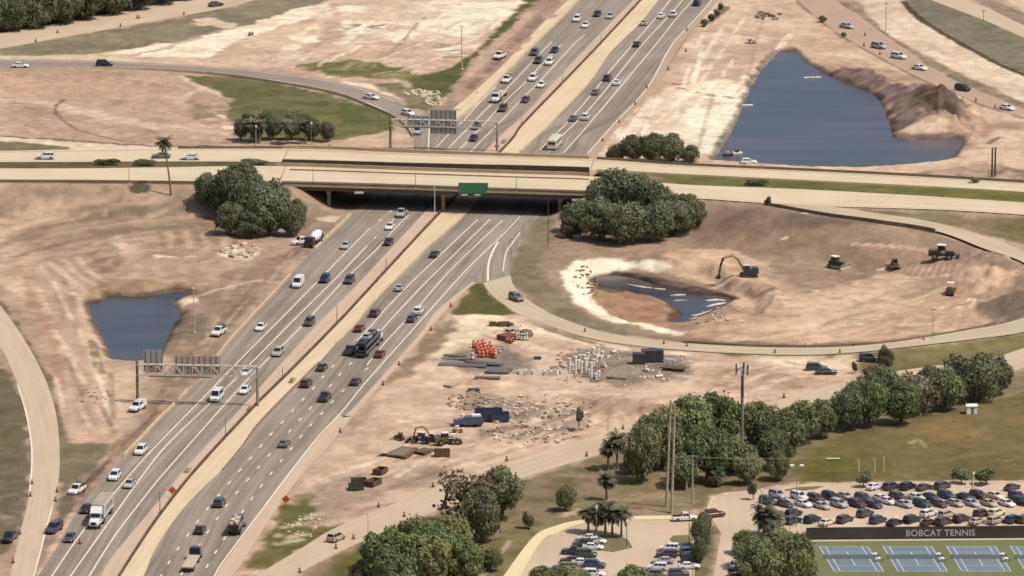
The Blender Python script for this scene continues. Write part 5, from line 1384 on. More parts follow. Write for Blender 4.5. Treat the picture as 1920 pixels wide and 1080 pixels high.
mb = MB(); mb.tube((-4.4, 0, 2.0), (-5.4, 0, 1.0), .25, .15); mb.box(-4.6, -4.3, -.9, .9, 1.0, 2.4); parts.append(one('chute', mb, paintm('darkgrey', PC['darkgrey'])))
wheels((4.2, -1.6, -2.8), (-1.05, 1.05), .52, .36, parts)
PROTO['mixer'] = ('concrete_mixer', parts)
p = at(589, 455, .6); place(PROTO['mixer'], 'black concrete mixer truck with a white drum beside the left lanes', 'truck', (p[0], p[1], gz(p[0], p[1])), hw_dir(p) + math.pi - .15, None, (1.05, 1.05, 1.05))
# cream bus
parts = []
crp = paintm('cream', PC['cream'])
mb = MB(); mb.loft([ring(-4.6, 1.15, .45, 2.7, .15), ring(-4.5, 1.22, .4, 2.85, .15), ring(3.6, 1.22, .4, 2.85, .15), ring(4.2, 1.18, .4, 2.5, .2), ring(4.9, 1.0, .45, 1.3, .2)]); parts.append(one('body', mb, crp))
mb = MB()
for x in (-3, -.4, 2): mb.box(x - .35, x + .35, -.35, .35, 2.85, 2.98)
parts.append(one('roof_vent', mb, wp))
for s in (-1, 1):
    mb = MB()
    for k in range(6):
        a = [(-4.2 + 1.25 * k, s * 1.235, 1.6), (-3.2 + 1.25 * k, s * 1.235, 1.6), (-3.2 + 1.25 * k, s * 1.235, 2.35), (-4.2 + 1.25 * k, s * 1.235, 2.35)]; mb.quad(*(a if s < 0 else a[::-1]))
    parts.append(one('side_windows', mb, glassm))
mb = MB(); mb.quad((-4.63, .9, 1.6), (-4.63, -.9, 1.6), (-4.62, -.9, 2.3), (-4.62, .9, 2.3)); parts.append(one('rear_window', mb, glassm))
wheels((3.2, -2.8), (-1.05, 1.05), .45, .3, parts)
PROTO['bus'] = ('bus', parts)
p = at(1040, 271, .8); place(PROTO['bus'], 'cream coloured bus on the right lanes just beyond the overpass', 'bus', (p[0], p[1], .06), hw_dir(p), G_OUT, (1.2, 1.15, 1.1))
# ================================================================== machines and the works yard
yel = paintm('yellow', (184,146,80)); mdk = paintm('black', (58,54,50)); wht = mat('white_plastic', (244,238,224), .6, var=.06)
org = mat('orange_plastic', (240,104,62), .6, var=.08); orw = mat('reflective_band', (240,226,206), .5)
rust = mat('rusty_steel', (128,84,62), .85, var=.25, scale=1.2); pgrey = mat('grey_pipe', (110,105,100), .6, var=.12); pgl = mat('pale_slab', (186,172,150), .85, var=.12)
blue_m = mat('blue_container_paint', (62,72,98), .5, var=.18, scale=.8); dk_m = mat('dark_container_paint', (74,72,72), .6, var=.18, scale=.8)
bolive = mat('dull_olive_paint', (108,98,58), .6, var=.15); brownm = mat('brown_steel', (112,88,66), .8, var=.2)
greenm = mat('dull_green_paint', (74,84,66), .7, var=.15); timber = mat('timber', (170,134,96), .9, var=.2)
def track_mesh(L, w, h, y):
    mb = MB(); n = 10; ring_ = []
    pts = [(-L/2 + h/2 + h/2*math.cos(t), h/2 + h/2*math.sin(t)) for t in np.linspace(math.pi/2, 3*math.pi/2, 7)] + [(L/2 - h/2 + h/2*math.cos(t), h/2 + h/2*math.sin(t)) for t in np.linspace(-math.pi/2, math.pi/2, 7)]
    mb.loft([[(x, y - w/2, z) for x, z in pts], [(x, y + w/2, z) for x, z in pts]])
    return mb.mesh('track', mdk)
def machine(name, parts_fn): 
    parts = []; parts_fn(parts); return (name, parts)
def f_exc(p):
    for s in (-1, 1): p.append(('track', track_mesh(4.4, .7, 1.0, s * 1.3), []))
    mb = MB(); mb.box(-2.4, 1.6, -1.4, 1.4, 1.05, 2.2); mb.frus((-2.5, -.9, 1.4), (-2.3, -.9, 1.3), 1.1, 2.6); p.append(one('house', mb, mdk))
    mb = MB(); mb.frus((-.2, 1.7, .5), (0, 1.4, .42), 2.2, 3.3); mb.v = [(x, y + .85, z) for x, y, z in mb.v]; cabp = one('cab', mb, glassm); p.append(cabp)
    mb = MB(); mb.box(-.2, 1.6, .35, 1.35, 3.3, 3.4); cabp[2].append(('cab_roof', mb.mesh('cab_roof', wht)))
    mb = MB()
    B = [(1.2, -.2, 1.9), (3.0, -.2, 5.0), (4.4, -.2, 5.9), (6.8, -.2, 5.2)]
    mb.path(B, [.42, .4, .38, .28], 6); p.append(one('boom', mb, yel))
    mb = MB(); mb.path([(6.8, -.2, 5.3), (7.6, -.2, 3.0), (7.9, -.2, .8)], [.32, .28, .2], 6); p.append(one('stick', mb, mdk))
    mb = MB(); mb.loft([[(7.7, -.8, .9), (7.7, .5, .9), (8.0, .5, .9), (8.0, -.8, .9)], [(7.5, -.8, .1), (7.5, .5, .1), (8.6, .5, .1), (8.6, -.8, .1)], [(7.9, -.8, -.4), (7.9, .5, -.4), (8.9, .5, -.1), (8.9, -.8, -.1)]]); p.append(one('bucket', mb, mdk))
PROTO['exc'] = machine('excavator', f_exc)
def f_doz(p, bm=greenm, roofm=wht):
    for s in (-1, 1): p.append(('track', track_mesh(3.6, .6, 1.1, s * 1.05), []))
    mb = MB(); mb.box(-1.8, .4, -.75, .75, .6, 1.7); mb.frus((.3, 2.2, .6), (.3, 2.1, .5), .6, 1.8); p.append(one('hull', mb, bm))
    mb = MB(); mb.frus((-1.2, .4, .7), (-1.1, .3, .62), 1.7, 2.75); c = one('cab', mb, glassm); p.append(c)
    mb = MB(); mb.box(-1.35, .5, -.8, .8, 2.76, 2.92); c[2].append(('cab_roof', mb.mesh('cab_roof', roofm)))
    mb = MB(); mb.loft([[(2.7, -1.8, .1), (2.7, 1.8, .1), (2.9, 1.8, .1), (2.9, -1.8, .1)], [(2.5, -1.8, .7), (2.5, 1.8, .7), (2.7, 1.8, .7), (2.7, -1.8, .7)], [(2.75, -1.8, 1.3), (2.75, 1.8, 1.3), (2.95, 1.8, 1.3), (2.95, -1.8, 1.3)]])
    for s in (-1, 1): mb.box(-.5, 2.6, s * 1.45 - .1, s * 1.45 + .1, .5, .75)
    p.append(one('blade', mb, pgl))
PROTO['doz'] = machine('bulldozer', f_doz)
def f_load(p, bm=mdk):
    ty, ri = wheel_mesh(.75, .6)
    for x in (-1.7, 1.6):
        for y in (-1.1, 1.1): p.append(('wheel', xf(ty, (x, y, .75)), [('rim', xf(ri, (x, y, .75)))]))
    mb = MB(); mb.box(-3.2, -.4, -.95, .95, .8, 2.1); mb.box(-.4, 2.0, -.6, .6, .8, 1.4); p.append(one('hull', mb, bm))
    mb = MB(); mb.frus((-1.2, .6, .8), (-1.1, .4, .7), 2.1, 3.2); c = one('cab', mb, glassm); p.append(c)
    mb = MB(); mb.box(-1.3, .6, -.85, .85, 3.2, 3.35); c[2].append(('cab_roof', mb.mesh('cab_roof', wht)))
    mb = MB()
    for s in (-1, 1): mb.path([(.4, s * .7, 1.7), (2.4, s * .7, 1.6), (3.4, s * .7, .8)], [.16, .16, .13], 6)
    mb.loft([[(3.3, -1.45, 1.3), (3.3, 1.45, 1.3), (3.5, 1.45, 1.3), (3.5, -1.45, 1.3)], [(3.2, -1.45, .3), (3.2, 1.45, .3), (4.4, 1.45, .25), (4.4, -1.45, .25)]]); p.append(one('bucket', mb, mdk))
PROTO['load'] = machine('wheel_loader', f_load)
def f_roll(p):
    mb = MB(); mb.cyl((1.5, -1.05, .75), .75, 2.1, 16, 'y'); p.append(one('drum', mb, mdk))
    ty, ri = wheel_mesh(.75, .5)
    for y in (-.9, .9): p.append(('wheel', xf(ty, (-1.5, y, .75)), [('rim', xf(ri, (-1.5, y, .75)))]))
    mb = MB(); mb.box(-2.6, -.2, -.85, .85, .8, 1.8); 
    for s in (-1, 1): mb.box(-.3, 2.0, s * 1.12 - .05, s * 1.12 + .05, .6, 1.1)
    p.append(one('hull', mb, yel))
    mb = MB()
    for x in (-.9, .4):
        for s in (-1, 1): mb.tube((x, s * .7, 1.7), (x, s * .7, 2.9), .05)
    mb.box(-1.1, .6, -.85, .85, 2.9, 3.05); p.append(one('canopy', mb, wht))
PROTO['roll'] = machine('road_roller', f_roll)
def put(key, px, py, rz, label, cat, sc=1.0, group=None):
    p = att(px, py); return place(PROTO[key], label, cat, (p[0], p[1], p[2]), math.radians(rz), group, (sc, sc, sc) if not isinstance(sc, tuple) else sc)
put('exc', 1404, 519, 188, 'yellow boom excavator digging at the edge of the pit water', 'excavator', 1.02)
put('doz', 1568, 503, -42, 'green bulldozer with a white roof and pale blade in the pit area', 'bulldozer', 1.15)
put('load', 1768, 486, -12, 'dark wheel loader with white roof at the far right of the pit', 'loader', 1.2)
PROTO['doz2'] = machine('bulldozer', lambda p: f_doz(p, rust, rust)); put('doz2', 1677, 503, 100, 'rusty red brown bulldozer between the green one and the dark loader', 'bulldozer', .95)
put('roll', 1782, 552, -100, 'yellow road roller on the pale graded sand of the pit', 'road roller', 1.05)

# ---- small builders
def skip(name, L, w, h, m, label, px, py, rz, cat='container', group=None, open_=True):
    p = att(px, py); t = thing(name, label, cat, (p[0], p[1], p[2]), math.radians(rz), group)
    mb = MB(); th = .08
    mb.box(-L/2, L/2, -w/2, w/2, .15, .25)
    for s in (-1, 1): mb.box(-L/2, L/2, s * w/2 - th/2, s * w/2 + th/2, .25, h); mb.box(s * L/2 - th/2, s * L/2 + th/2, -w/2 + .05, w/2 - .05, .25, h - .004)
    if not open_: mb.box(-L/2 - .03, L/2 + .03, -w/2 - .03, w/2 + .03, h, h + .08)
    mb.obj('walls', m, t)
    mb = MB(); k = -L/2 + .3
    while k < L/2:
        for s in (-1, 1): mb.box(k - .07, k + .07, s * (w/2 + .04) - .05, s * (w/2 + .04) + .05, .2, h - .05)
        k += .8
    mb.box(-L/2 - .08, L/2 + .08, -w/2 - .1, -w/2 + .02, h - .12, h + .02); mb.box(-L/2 - .08, L/2 + .08, w/2 - .02, w/2 + .1, h - .12, h + .02)
    mb.obj('ribs', m, t); return t
skip('roll_off_container', 6.6, 2.5, 3.0, blue_m, 'tall dark blue container in the yard, behind the blue pump trailer', 916, 789, 6)
skip('roll_off_container', 4.6, 2.4, 2.2, blue_m, 'lower dark blue container to the right of the tall blue one', 936, 790, 8)
skip('roll_off_container', 5.4, 3.0, 2.9, dk_m, 'wider dark grey container beside the sandy loop road', 1223, 677, 4, open_=False)
skip('roll_off_container', 3.0, 2.6, 2.7, dk_m, 'smaller dark grey container left of the wider one, beside white posts', 1198, 682, 4, open_=False)
skip('dumpster', 3.6, 2.2, 1.6, brownm, 'brown open dumpster at the right end of the parked machines', 829, 855, 4)
skip('dumpster', 3.4, 2.2, 1.4, greenm, 'green skip, lowest of the containers near the service road', 668, 918, 8)
skip('dumpster', 3.4, 2.0, 1.3, greenm, 'dark green skip just above the lowest skip', 673, 907, 12)
skip('dumpster', 4.2, 2.2, 1.4, brownm, 'brown skip right of the dark green skips', 700, 910, 60)
skip('dumpster', 3.8, 2.2, 1.3, brownm, 'brown skip highest of the group near the service road', 713, 888, 66)
# blue pump trailer
p = att(878, 799); t = thing('pump_trailer', 'blue grey pump trailer with white tanks in the yard', 'trailer', tuple(p), math.radians(3))
mb = MB(); mb.box(-3.6, 3.6, -1.1, 1.1, .6, 1.7); mb.box(-1.2, 3.4, -1.0, 1.0, 1.7, 2.5); mb.obj('hull', mat('blue_grey_paint', (92,98,114), .5, var=.15), t)
mb = MB(); mb.cyl((-1.4, 0, 1.75), .55, 1.3, 12); mb.obj('tank', wht, t)
mb = MB(); mb.box(.8, 3.0, -.8, .8, 2.52, 2.9); mb.obj('cover', wht, t)
mb = MB(); mb.box(-5.2, -3.6, -.1, .1, .55, .7); mb.obj('drawbar', mdk, t)
ty, ri = wheel_mesh(.42, .3)
for x in (-1.5, 1.8):
    for y in (-1.05, 1.05): w_ = link(bpy.data.objects.new('wheel', xf(ty, (x, y, .42))), t)
# parked small machines
put('load', 788, 831, 160, 'dull brown loader at the left of the parked machines', 'loader', .85)
PROTO['exc2'] = machine('small_excavator', lambda p: f_exc(p)); put('exc2', 813, 828, 172, 'small excavator with bent boom among the parked machines', 'excavator', .62)
PROTO['load2'] = machine('backhoe_loader', lambda p: f_load(p, bolive)); put('load2', 836, 833, 20, 'olive backhoe loader with white roof among the parked machines', 'loader', .9)
PROTO['roll2'] = machine('road_roller', f_roll); put('roll2', 851, 832, -15, 'olive yellow roller at the right of the parked machines', 'road roller', .8)
put('doz2', 749, 825, 150, 'small rusty bulldozer alone above the flat trailers', 'bulldozer', .62)
put('roll', 858, 811, 10, 'small roller below the blue pump trailer', 'road roller', .55)
# flat trailers and steel plates
def slab(name, px0, py0, px1, py1, w, h, m, label, cat, lift=.0, group=None, parts='plate'):
    a = att(px0, py0); b_ = att(px1, py1); c = (a + b_) / 2; d = b_ - a; L = float(np.hypot(d[0], d[1]))
    t = thing(name, label, cat, (c[0], c[1], c[2] + lift), math.atan2(d[1], d[0]), group)
    mb = MB()
    if parts == 'pipes':
        for k in range(4):
            mb = MB(); mb.cyl((-L/2 + .2 * (k % 2), -w/2 + (k + .5) * w/4, .22 + .01 * k), w/8 + .03, L - .3 * (k % 2), 10, 'x'); mb.obj('pipe', m, t)
    elif parts == 'trailer':
        mb.box(-L/2, L/2, -w/2, w/2, .7, .85); mb.obj('flat_deck', m, t)
        mb = MB(); mb.box(L/2, L/2 + 1.2, -.1, .1, .6, .75); mb.obj('drawbar', mdk, t)
        for y in (-w/2 + .15, w/2 - .15): link(bpy.data.objects.new('wheel', xf(ty, (-L/4, y, .42))), t)
    else:
        mb.box(-L/2, L/2, -w/2, w/2, 0, h); mb.obj('plates', m, t)
        mb = MB()
        for x in (-L/3, L/3): mb.box(x - .12, x + .12, -w/2 - .1, w/2 + .1, -.2, 0)
        mb.obj('bearer', timber, t)
    return t
slab('steel_pipe_stack', 832, 667, 874, 670, 1.6, .4, pgrey, 'grey pipes, uppermost of the stacks left of the orange drums', 'pipe stack', parts='pipes')
slab('steel_pipe_stack', 827, 673, 878, 675.5, 1.6, .4, pgrey, 'grey pipes, middle of the stacks left of the orange drums', 'pipe stack', parts='pipes')
slab('steel_pipe_stack', 822, 683, 912, 690, 2.4, .5, pgrey, 'long grey pipes, lowest and longest of the stacks', 'pipe stack', parts='pipes')
slab('steel_pipe_stack', 874, 679, 942, 686, 1.8, .4, pgrey, 'grey pipes running just below the orange drums', 'pipe stack', parts='pipes')
slab('plate_stack', 913, 696, 957, 699, 5.5, .45, pgrey, 'pale grey plate stack between the pipes and white concrete boxes', 'plate stack', .2)
slab('plate_stack', 891, 710, 938, 711, 1.6, .4, mat('plate_olive', (128,118,92), .8), 'narrow dark plate stack below the grey plate stack', 'plate stack', .2)
slab('plate_stack', 838, 727, 858, 720, 2.2, .5, pgl, 'pale slab lying alone left of the dark beams', 'plate stack', .2)
slab('beam_stack', 877, 735, 899, 734, 1.8, .6, mdk, 'short dark beam stack above the rubble', 'beam stack', .2)
slab('beam_stack', 1001, 673.5, 1015, 674, 1.0, .5, mdk, 'dark beam lying between orange drums and white posts', 'beam stack', .2)
slab('beam_stack', 1138, 709, 1174, 711, .8, .3, timber, 'brown timber beam lying below the white posts', 'beam stack', .2)
slab('flat_trailer', 716, 856, 752, 838, 2.2, .4, mat('deck_tan', PC['tan'], .8), 'flat trailer with pale deck, left of the steel plates', 'trailer', parts='trailer')
slab('plate_stack', 741, 859, 767, 842, 4.6, .4, mat('plate_olive', (128,118,92), .8), 'wide grey brown plate stack right of the pale flat trailer', 'plate stack', .3)
slab('beam_stack', 757, 862, 780, 844, 1.0, .5, brownm, 'brown beams lying beside the wide plate stack', 'beam stack', .2)
slab('plate_stack', 785, 853, 805, 844, 3.2, .4, brownm, 'small brown plate stack left of the brown dumpster', 'plate stack', .2)
slab('flat_trailer', 1244, 693, 1286, 695, 2.6, .4, brownm, 'brown flat trailer beside the dark grey containers', 'trailer', parts='trailer')
p = att(1256, 690); t = thing('crate_load', 'pale wrapped load standing on the brown flat trailer', 'load', (p[0], p[1], gz(p[0], p[1]) + .86), .05)
mb = MB(); mb.box(-1.6, 1.6, -.8, .8, 0, 1.1); mb.box(-1.2, 1.0, -.7, .7, 1.1, 1.5); mb.obj('bales', mat('wrapped_load', (190,178,172), .8, var=.15), t)
mb = MB()
for x in (-.8, .8): mb.box(x - .05, x + .05, -.83, .83, 0, 1.12)
mb.obj('strap', mdk, t)
slab('plate_stack', 1249, 684, 1262, 684, 1.4, .8, brownm, 'small dark crate stack behind the brown flat trailer', 'plate stack', .2)

# ---- drums and barrels
def drum_proto(key, c, band, lean=False):
    mb = MB(); mb.cyl((0, 0, .12), .30, .95, 12, r1=.24); d = one('drum_shell', mb, c)
    mb = MB(); mb.cyl((0, 0, 0), .42, .12, 12); base = one('rubber_base', mb, trim)
    for z in (.38, .72):
        mb = MB(); mb.cyl((0, 0, z), .295 - .03 * z, .14, 12, r1=.285 - .03 * z)
        d[2].append(('reflective_band', mb.mesh('reflective_band', band)))
    PROTO[key] = ('traffic_drum', [d, base])
drum_proto('drum_o', org, orw); drum_proto('drum_w', wht, mdk); drum_proto('drum_r', mat('faded_orange', (150,84,62), .7, var=.12), orw)
def drums(pts, key, label_fn, group, sc=1.25, cat='traffic drum', far=True):
    pts = sorted(pts)
    for i, (px, py) in enumerate(pts):
        p = att(px, py); place(PROTO[key], label_fn(i), cat, tuple(p), random.uniform(0, 6), group, (sc * .95, sc * .95, sc))
rr = random.Random(3)
pile = []
for r_ in range(4):
    for k in range(5):
        pile.append((889 + 7.6 * k + 3 * r_ + rr.uniform(-1.5, 1.5), 652 + 5.6 * r_ + k * .9 - 2 * (k == 2) + rr.uniform(-1, 1)))
for x, y in pile:
    p = att(x, y); place(PROTO['drum_o'], 'bright orange traffic drum in the dense heap beside the grey pipes', 'traffic drum', tuple(p), rr.uniform(0, 6), 'bright orange drums heaped in the yard', (1.35, 1.35, 1.9))
p = att(886, 674); place(PROTO['drum_w'], 'white drum at the left corner of the orange drum heap', 'traffic drum', tuple(p), 0, None, (1.6, 1.6, 1.6))
for x, y in [(930, 664), (937, 661), (944, 655), (905, 668)]:
    p = att(x, y); place(PROTO['drum_w'], 'small white and black drum on the edge of the orange heap', 'traffic drum', tuple(p), 0, 'white and black drums at the orange heap', (1.0, 1.0, 1.0))
for x, y in [(953, 641), (957, 644), (961, 641), (966, 637), (950, 643)]:
    p = att(x, y); place(PROTO['drum_r'], 'faded orange drum beside the rusty barricade stack', 'traffic drum', tuple(p), 0, 'faded drums beside the rusty stack', (1.3, 1.3, 1.4))
for x, y in [(968, 630), (973, 637), (978, 638), (983, 638), (988, 637), (971, 628)]:
    p = att(x, y); place(PROTO['drum_w'], 'white banded drum in the row right of the rusty barricade stack', 'traffic drum', tuple(p), 0, 'white drums in the yard row', (1.15, 1.15, 1.7))
# barricade stack, generators, tarp heaps
slab('barricade_stack', 939, 639, 960, 634, 3.0, 1.3, rust, 'rusty red barricade stack behind the faded drums', 'barricade stack', .1)
slab('generator_trailer', 950, 622, 972, 618, 2.2, 1.2, pgl, 'grey generator trailer at the top of the yard', 'trailer', parts='trailer')
p = att(986, 629); t = thing('tarp_heap', 'brown tarpaulin covered heap right of the white drum row', 'heap', tuple(p), .2)
mb = MB(); rings = []
for z, f in ((0, 1), (.6, .95), (1.2, .75), (1.5, .4)): rings.append([(2.0 * f * math.cos(a) * (1 + .12 * math.sin(3 * a)), 2.4 * f * math.sin(a), z) for a in np.linspace(0, 2 * math.pi, 14, endpoint=False)])
mb.loft(rings); mb.obj('tarpaulin', mat('brown_tarp', (120,104,86), .9, var=.15), t)
for i, (x, y, w_) in enumerate([(923, 611, 1.2), (931, 611, 1.0), (937, 612, .9), (943, 612, 1.4), (950, 611, 1.2), (957, 612, 1.0)]):
    p = att(x, y); t = thing('pallet_crate', 'dark crate ' + ['at the left end', 'second from the left', 'third from the left', 'fourth from the left', 'fifth from the left', 'at the right end'][i] + ' of the row at the top of the yard', 'crate', tuple(p), .1 * i, 'dark crates at the top of the yard')
    mb = MB(); mb.box(-w_ * .7, w_ * .7, -.6, .6, .12, w_ * .9); mb.obj('boards', mat('dark_crate', (96,88,58), .9, var=.2), t)
    mb = MB()
    for k in (-1, 0, 1): mb.box(k * w_ * .55 - .08, k * w_ * .55 + .08, -.6, .6, 0, .12)
    mb.obj('skid', timber, t)
# white concrete boxes in a row
for i, (x, y) in enumerate([(979, 702), (992, 701.5), (1004, 701.5), (1016, 702), (1028, 702.5), (1040, 703), (1056, 701)]):
    p = att(x, y); t = thing('concrete_box', f'white open concrete box, {ORD[i]} from the left in the row beside the white posts', 'concrete box', tuple(p), rr.uniform(-.3, .3), 'white concrete boxes in a row')
    mb = MB(); s = .85
    for k in (-1, 1): mb.box(-s, s, k * s - .12, k * s + .12, 0, 1.1); mb.box(k * s - .12, k * s + .12, -s + .12, s - .12, 0, 1.096)
    mb.obj('box_walls', mat('white_concrete', (240,228,206), .9, var=.08), t)
    mb = MB(); mb.box(-s + .12, s - .12, -s + .12, s - .12, 0, .1); mb.obj('floor_slab', dk_m, t)
# white upright pipes
T = lambda x, y: (1040 + x / 7.385, 610 + y / 7.385)
posts = [(205, 640, 140), (290, 670, 180), (372, 660, 120), (428, 630, 130), (508, 720, 160), (600, 500, 170), (575, 510, 80), (462, 455, 60), (405, 485, 60), (350, 465, 40), (530, 400, 70), (660, 455, 75), (612, 712, 60), (572, 745, 60), (330, 600, 90), (450, 560, 80), (480, 690, 60), (640, 500, 60), (540, 560, 70), (245, 620, 60)]
wpo = mat('white_pipe', (246,240,226), .6, var=.06)
posts = sorted(posts)
for i, (x, yb, h) in enumerate(posts):
    p = att(*T(x, yb)); hh = 1.25 * h / 7.385 / 6.9
    tall = 'tall' if h > 100 else 'short'
    t = thing('drain_riser', f'{tall} white upright drain pipe, {ORD[i]} from the left in the cluster', 'pipe', tuple(p), 0, 'white upright pipes in the yard')
    mb = MB(); mb.cyl((0, 0, 0), .34, hh, 10); mb.obj('pipe', wpo, t)
    mb = MB(); mb.cyl((0, 0, hh - .25), .46, .3, 10); mb.obj('collar', wpo, t)
    if i % 3 == 0:
        mb = MB(); mb.tube((0, 0, hh * .6), (.8, .1, hh * .75), .2); mb.obj('branch_pipe', wpo, t)
def heap(name, px, py, rx, ry, n, m, label, seed, size=(.25, .7), cat='rubble', stuff=True):
    r2 = random.Random(seed); mb = MB(); c = att(px, py)
    for k in range(n):
        a = r2.uniform(0, 2 * math.pi); q = math.sqrt(r2.random()); x = c[0] + rx * q * math.cos(a); y = c[1] + ry * q * math.sin(a); s = r2.uniform(*size)
        z = gz(x, y)
        mb.box(-s, s, -s * r2.uniform(.4, .9), s * r2.uniform(.4, .9), -.1, s * r2.uniform(.3, .9), mi=r2.randrange(len(m)), rot=r2.uniform(0, 3), c=(x, y, z))
    o = mb.obj(name, m); o['kind'] = 'stuff'; o['label'] = label; o['category'] = cat
    return o
rub = [mat('rubble_pale', (232,212,182), .9, var=.12), mat('rubble_grey', (192,172,146), .9, var=.15), mat('rubble_brown', (160,134,106), .9, var=.15)]
heap('rubble', 1000, 774, 15, 26, 260, rub, 'broken concrete rubble strewn over the yard right of the blue containers', 5, (.2, .65))
heap('rubble', 885, 750, 6, 9, 90, rub[1:], 'dark rubble heap above the blue pump trailer', 6, (.2, .55))
heap('rubble', 1085, 688, 7, 20, 120, [rub[1], rub[2], rub[2]], 'dark fittings and rubble lying between the white upright pipes', 8, (.2, .5))
heap('rubble', 1150, 668, 4, 5, 20, rub, 'white fittings scattered left of the dark grey containers', 10, (.2, .5))
heap('rubble', 815, 190, 3, 8, 34, [rub[0]], 'white boulders in the green strip beside the far gantry', 11, (.3, .8))
heap('rubble', 790, 176, 6, 5, 40, [rub[0]], 'white stones in the green hollow above the far gantry', 12, (.25, .7))
heap('rubble', 610, 275, 3, 3, 14, [rub[0], rub[2]], 'stones below the palm row', 13, (.2, .5))
heap('rubble', 180, 745, 4, 10, 20, [rub[2]], 'clods on the sand below the small pond', 14, (.2, .4))
heap('rubble', 1330, 590, 9, 14, 60, [rub[0], rub[2]], 'stones along the shore of the pit water', 15, (.2, .5))
heap('rubble', 1100, 530, 4, 18, 40, [rub[2]], 'dark clods on the white rim of the pit', 16, (.3, .7))
heap('rubble', 452, 472, 5, 9, 60, [rub[0], rub[1]], 'pale riprap slab heap left of the motorway', 17, (.4, 1.1))
heap('rubble', 1180, 700, 10, 20, 40, rub, 'scattered scraps below the dark grey containers', 18, (.15, .35))
heap('rubble', 1440, 30, 5, 8, 30, [rub[2], dk_m], 'dark scraps on the sand near the top edge', 19, (.3, .8))
heap('rubble', 1405, 80, 2, 4, 10, [dk_m], 'small dark heap on the sand above the big pond', 20, (.3, .6))
heap('rubble', 570, 985, 5, 12, 40, [rub[0], rub[1]], 'pale stones on the grass beside the service road', 21, (.2, .5))
for i, (x, y) in enumerate([(1200, 709), (1208, 709), (1216, 709), (1224, 710), (1236, 708), (1244, 713), (1254, 714), (1211, 696), (1224, 697), (1278, 676), (1293, 680), (1133, 689), (1151, 662)]):
    p = att(x, y); big = i in (7, 11, 12, 4)
    where = 'below the dark grey containers' if y > 690 and x > 1190 else 'right of the dark grey containers' if x > 1190 else 'right of the white upright pipes'
    t = thing('pipe_fitting', f'{"large" if big else "small"} white pipe fitting {where}, {ORD[i]} listed from below' if False else f'{"large" if big else "small"} white pipe fitting {where}', 'pipe fitting', tuple(p), rr.uniform(0, 3), 'white pipe fittings in the yard')
    s = .9 if big else .45
    mb = MB(); mb.tube((-s, 0, s * .5), (s, 0, s * .5), s * .4, n=8); mb.obj('barrel_pipe', wpo, t)
    mb = MB(); mb.tube((0, 0, s * .5), (0, 0, s * 1.6), s * .34, n=8); mb.obj('branch_pipe', wpo, t)

# ---- traffic drums along the roads
def row(pts, where, group, key='drum_r', sc=1.05):
    drums(pts, key, lambda i: (f'orange traffic drum, {ORD[i]} from the left {where}'), group, sc)
row([(60,908),(57,931),(37,1002),(25,1056)], 'along the left frontage road', 'drums along the frontage road')
row([(107,923),(104,940),(150,1020)], 'between frontage road and motorway', 'drums between frontage road and motorway')
row([(663,1011),(710,951),(758,969),(812,913),(950,864),(967,894),(1100,856),(1168,805),(630,1029),(562,1074),(1470,746)], 'along the sandy service road', 'drums along the service road')
row([(1097,623),(1245,646),(1288,651),(1453,663),(1575,663),(1423,650),(1510,652),(1602,649),(1732,638)], 'along the loop ramp', 'drums along the loop ramp')
row([(1213,166),(1253,131),(1286,97),(1288,58),(1191,197),(1161,230),(1130,265)], 'along the right edge beyond the overpass', 'drums along the far right edge')
row([(1620,87),(1650,103),(1830,190),(1866,203),(1622,67)], 'along the dirt lane', 'drums along the dirt lane')
row([(108,62),(67,79),(257,35),(261,35),(226,50),(345,28)], 'along the far road at the upper left', 'drums along the far road')
row([(638,811),(718,722),(748,685),(845,575),(808,620)], 'along the near right shoulder', 'drums along the near right shoulder')
row([(470,66),(467,67),(474,66)], 'on the white sand, upper left', 'drums on the white sand')
# orange diamond work signs
def diamond(px, py, label, z=1.9, s=1.0):
    p = att(px, py); t = thing('road_work_sign', label, 'sign', tuple(p), 0)
    mb = MB(); mb.loft([[(0, -.02, z - s), (s, -.02, z), (0, -.02, z + s), (-s, -.02, z)], [(0, .03, z - s), (s, .03, z), (0, .03, z + s), (-s, .03, z)]]); mb.obj('panel', mat('sign_orange', (226,84,48), .5), t)
    mb = MB(); mb.cyl((0, .06, 0), .05, z + .4, 8); mb.obj('post', dsteel, t)
diamond(323, 934, 'orange diamond sign standing on the motorway median, bottom left')
diamond(536, 951, 'orange diamond sign beside the near right shoulder, bottom')
diamond(932, 284, 'orange diamond sign in the median just beyond the overpass', 1.6, .8)
diamond(1334, 36, 'small orange sign beside the far right lanes at the top', 1.4, .7)
# median clutter
for i, (x, y, lab) in enumerate([(470, 768, 'pale concrete block pile in the median at the gantry end post'), (352, 885, 'grey concrete block on the median shoulder, lower left'), (548, 717, 'low yellow skid lying on the median strip'), (945, 268, 'pale barrier blocks in the median behind the overpass')]):
    p = att(x, y); t = thing('concrete_block', lab, 'concrete block', tuple(p), hw_dir(p))
    mb = MB(); mb.box(-1.5, 1.5, -.45, .45, 0, .7); mb.box(-1.0, .8, -.35, .35, .7, 1.15); mb.obj('lower_block', pgl if i != 2 else yel, t)
    mb = MB(); mb.box(1.6, 2.7, -.4, .4, 0, .6); mb.obj('end_block', pgl, t)
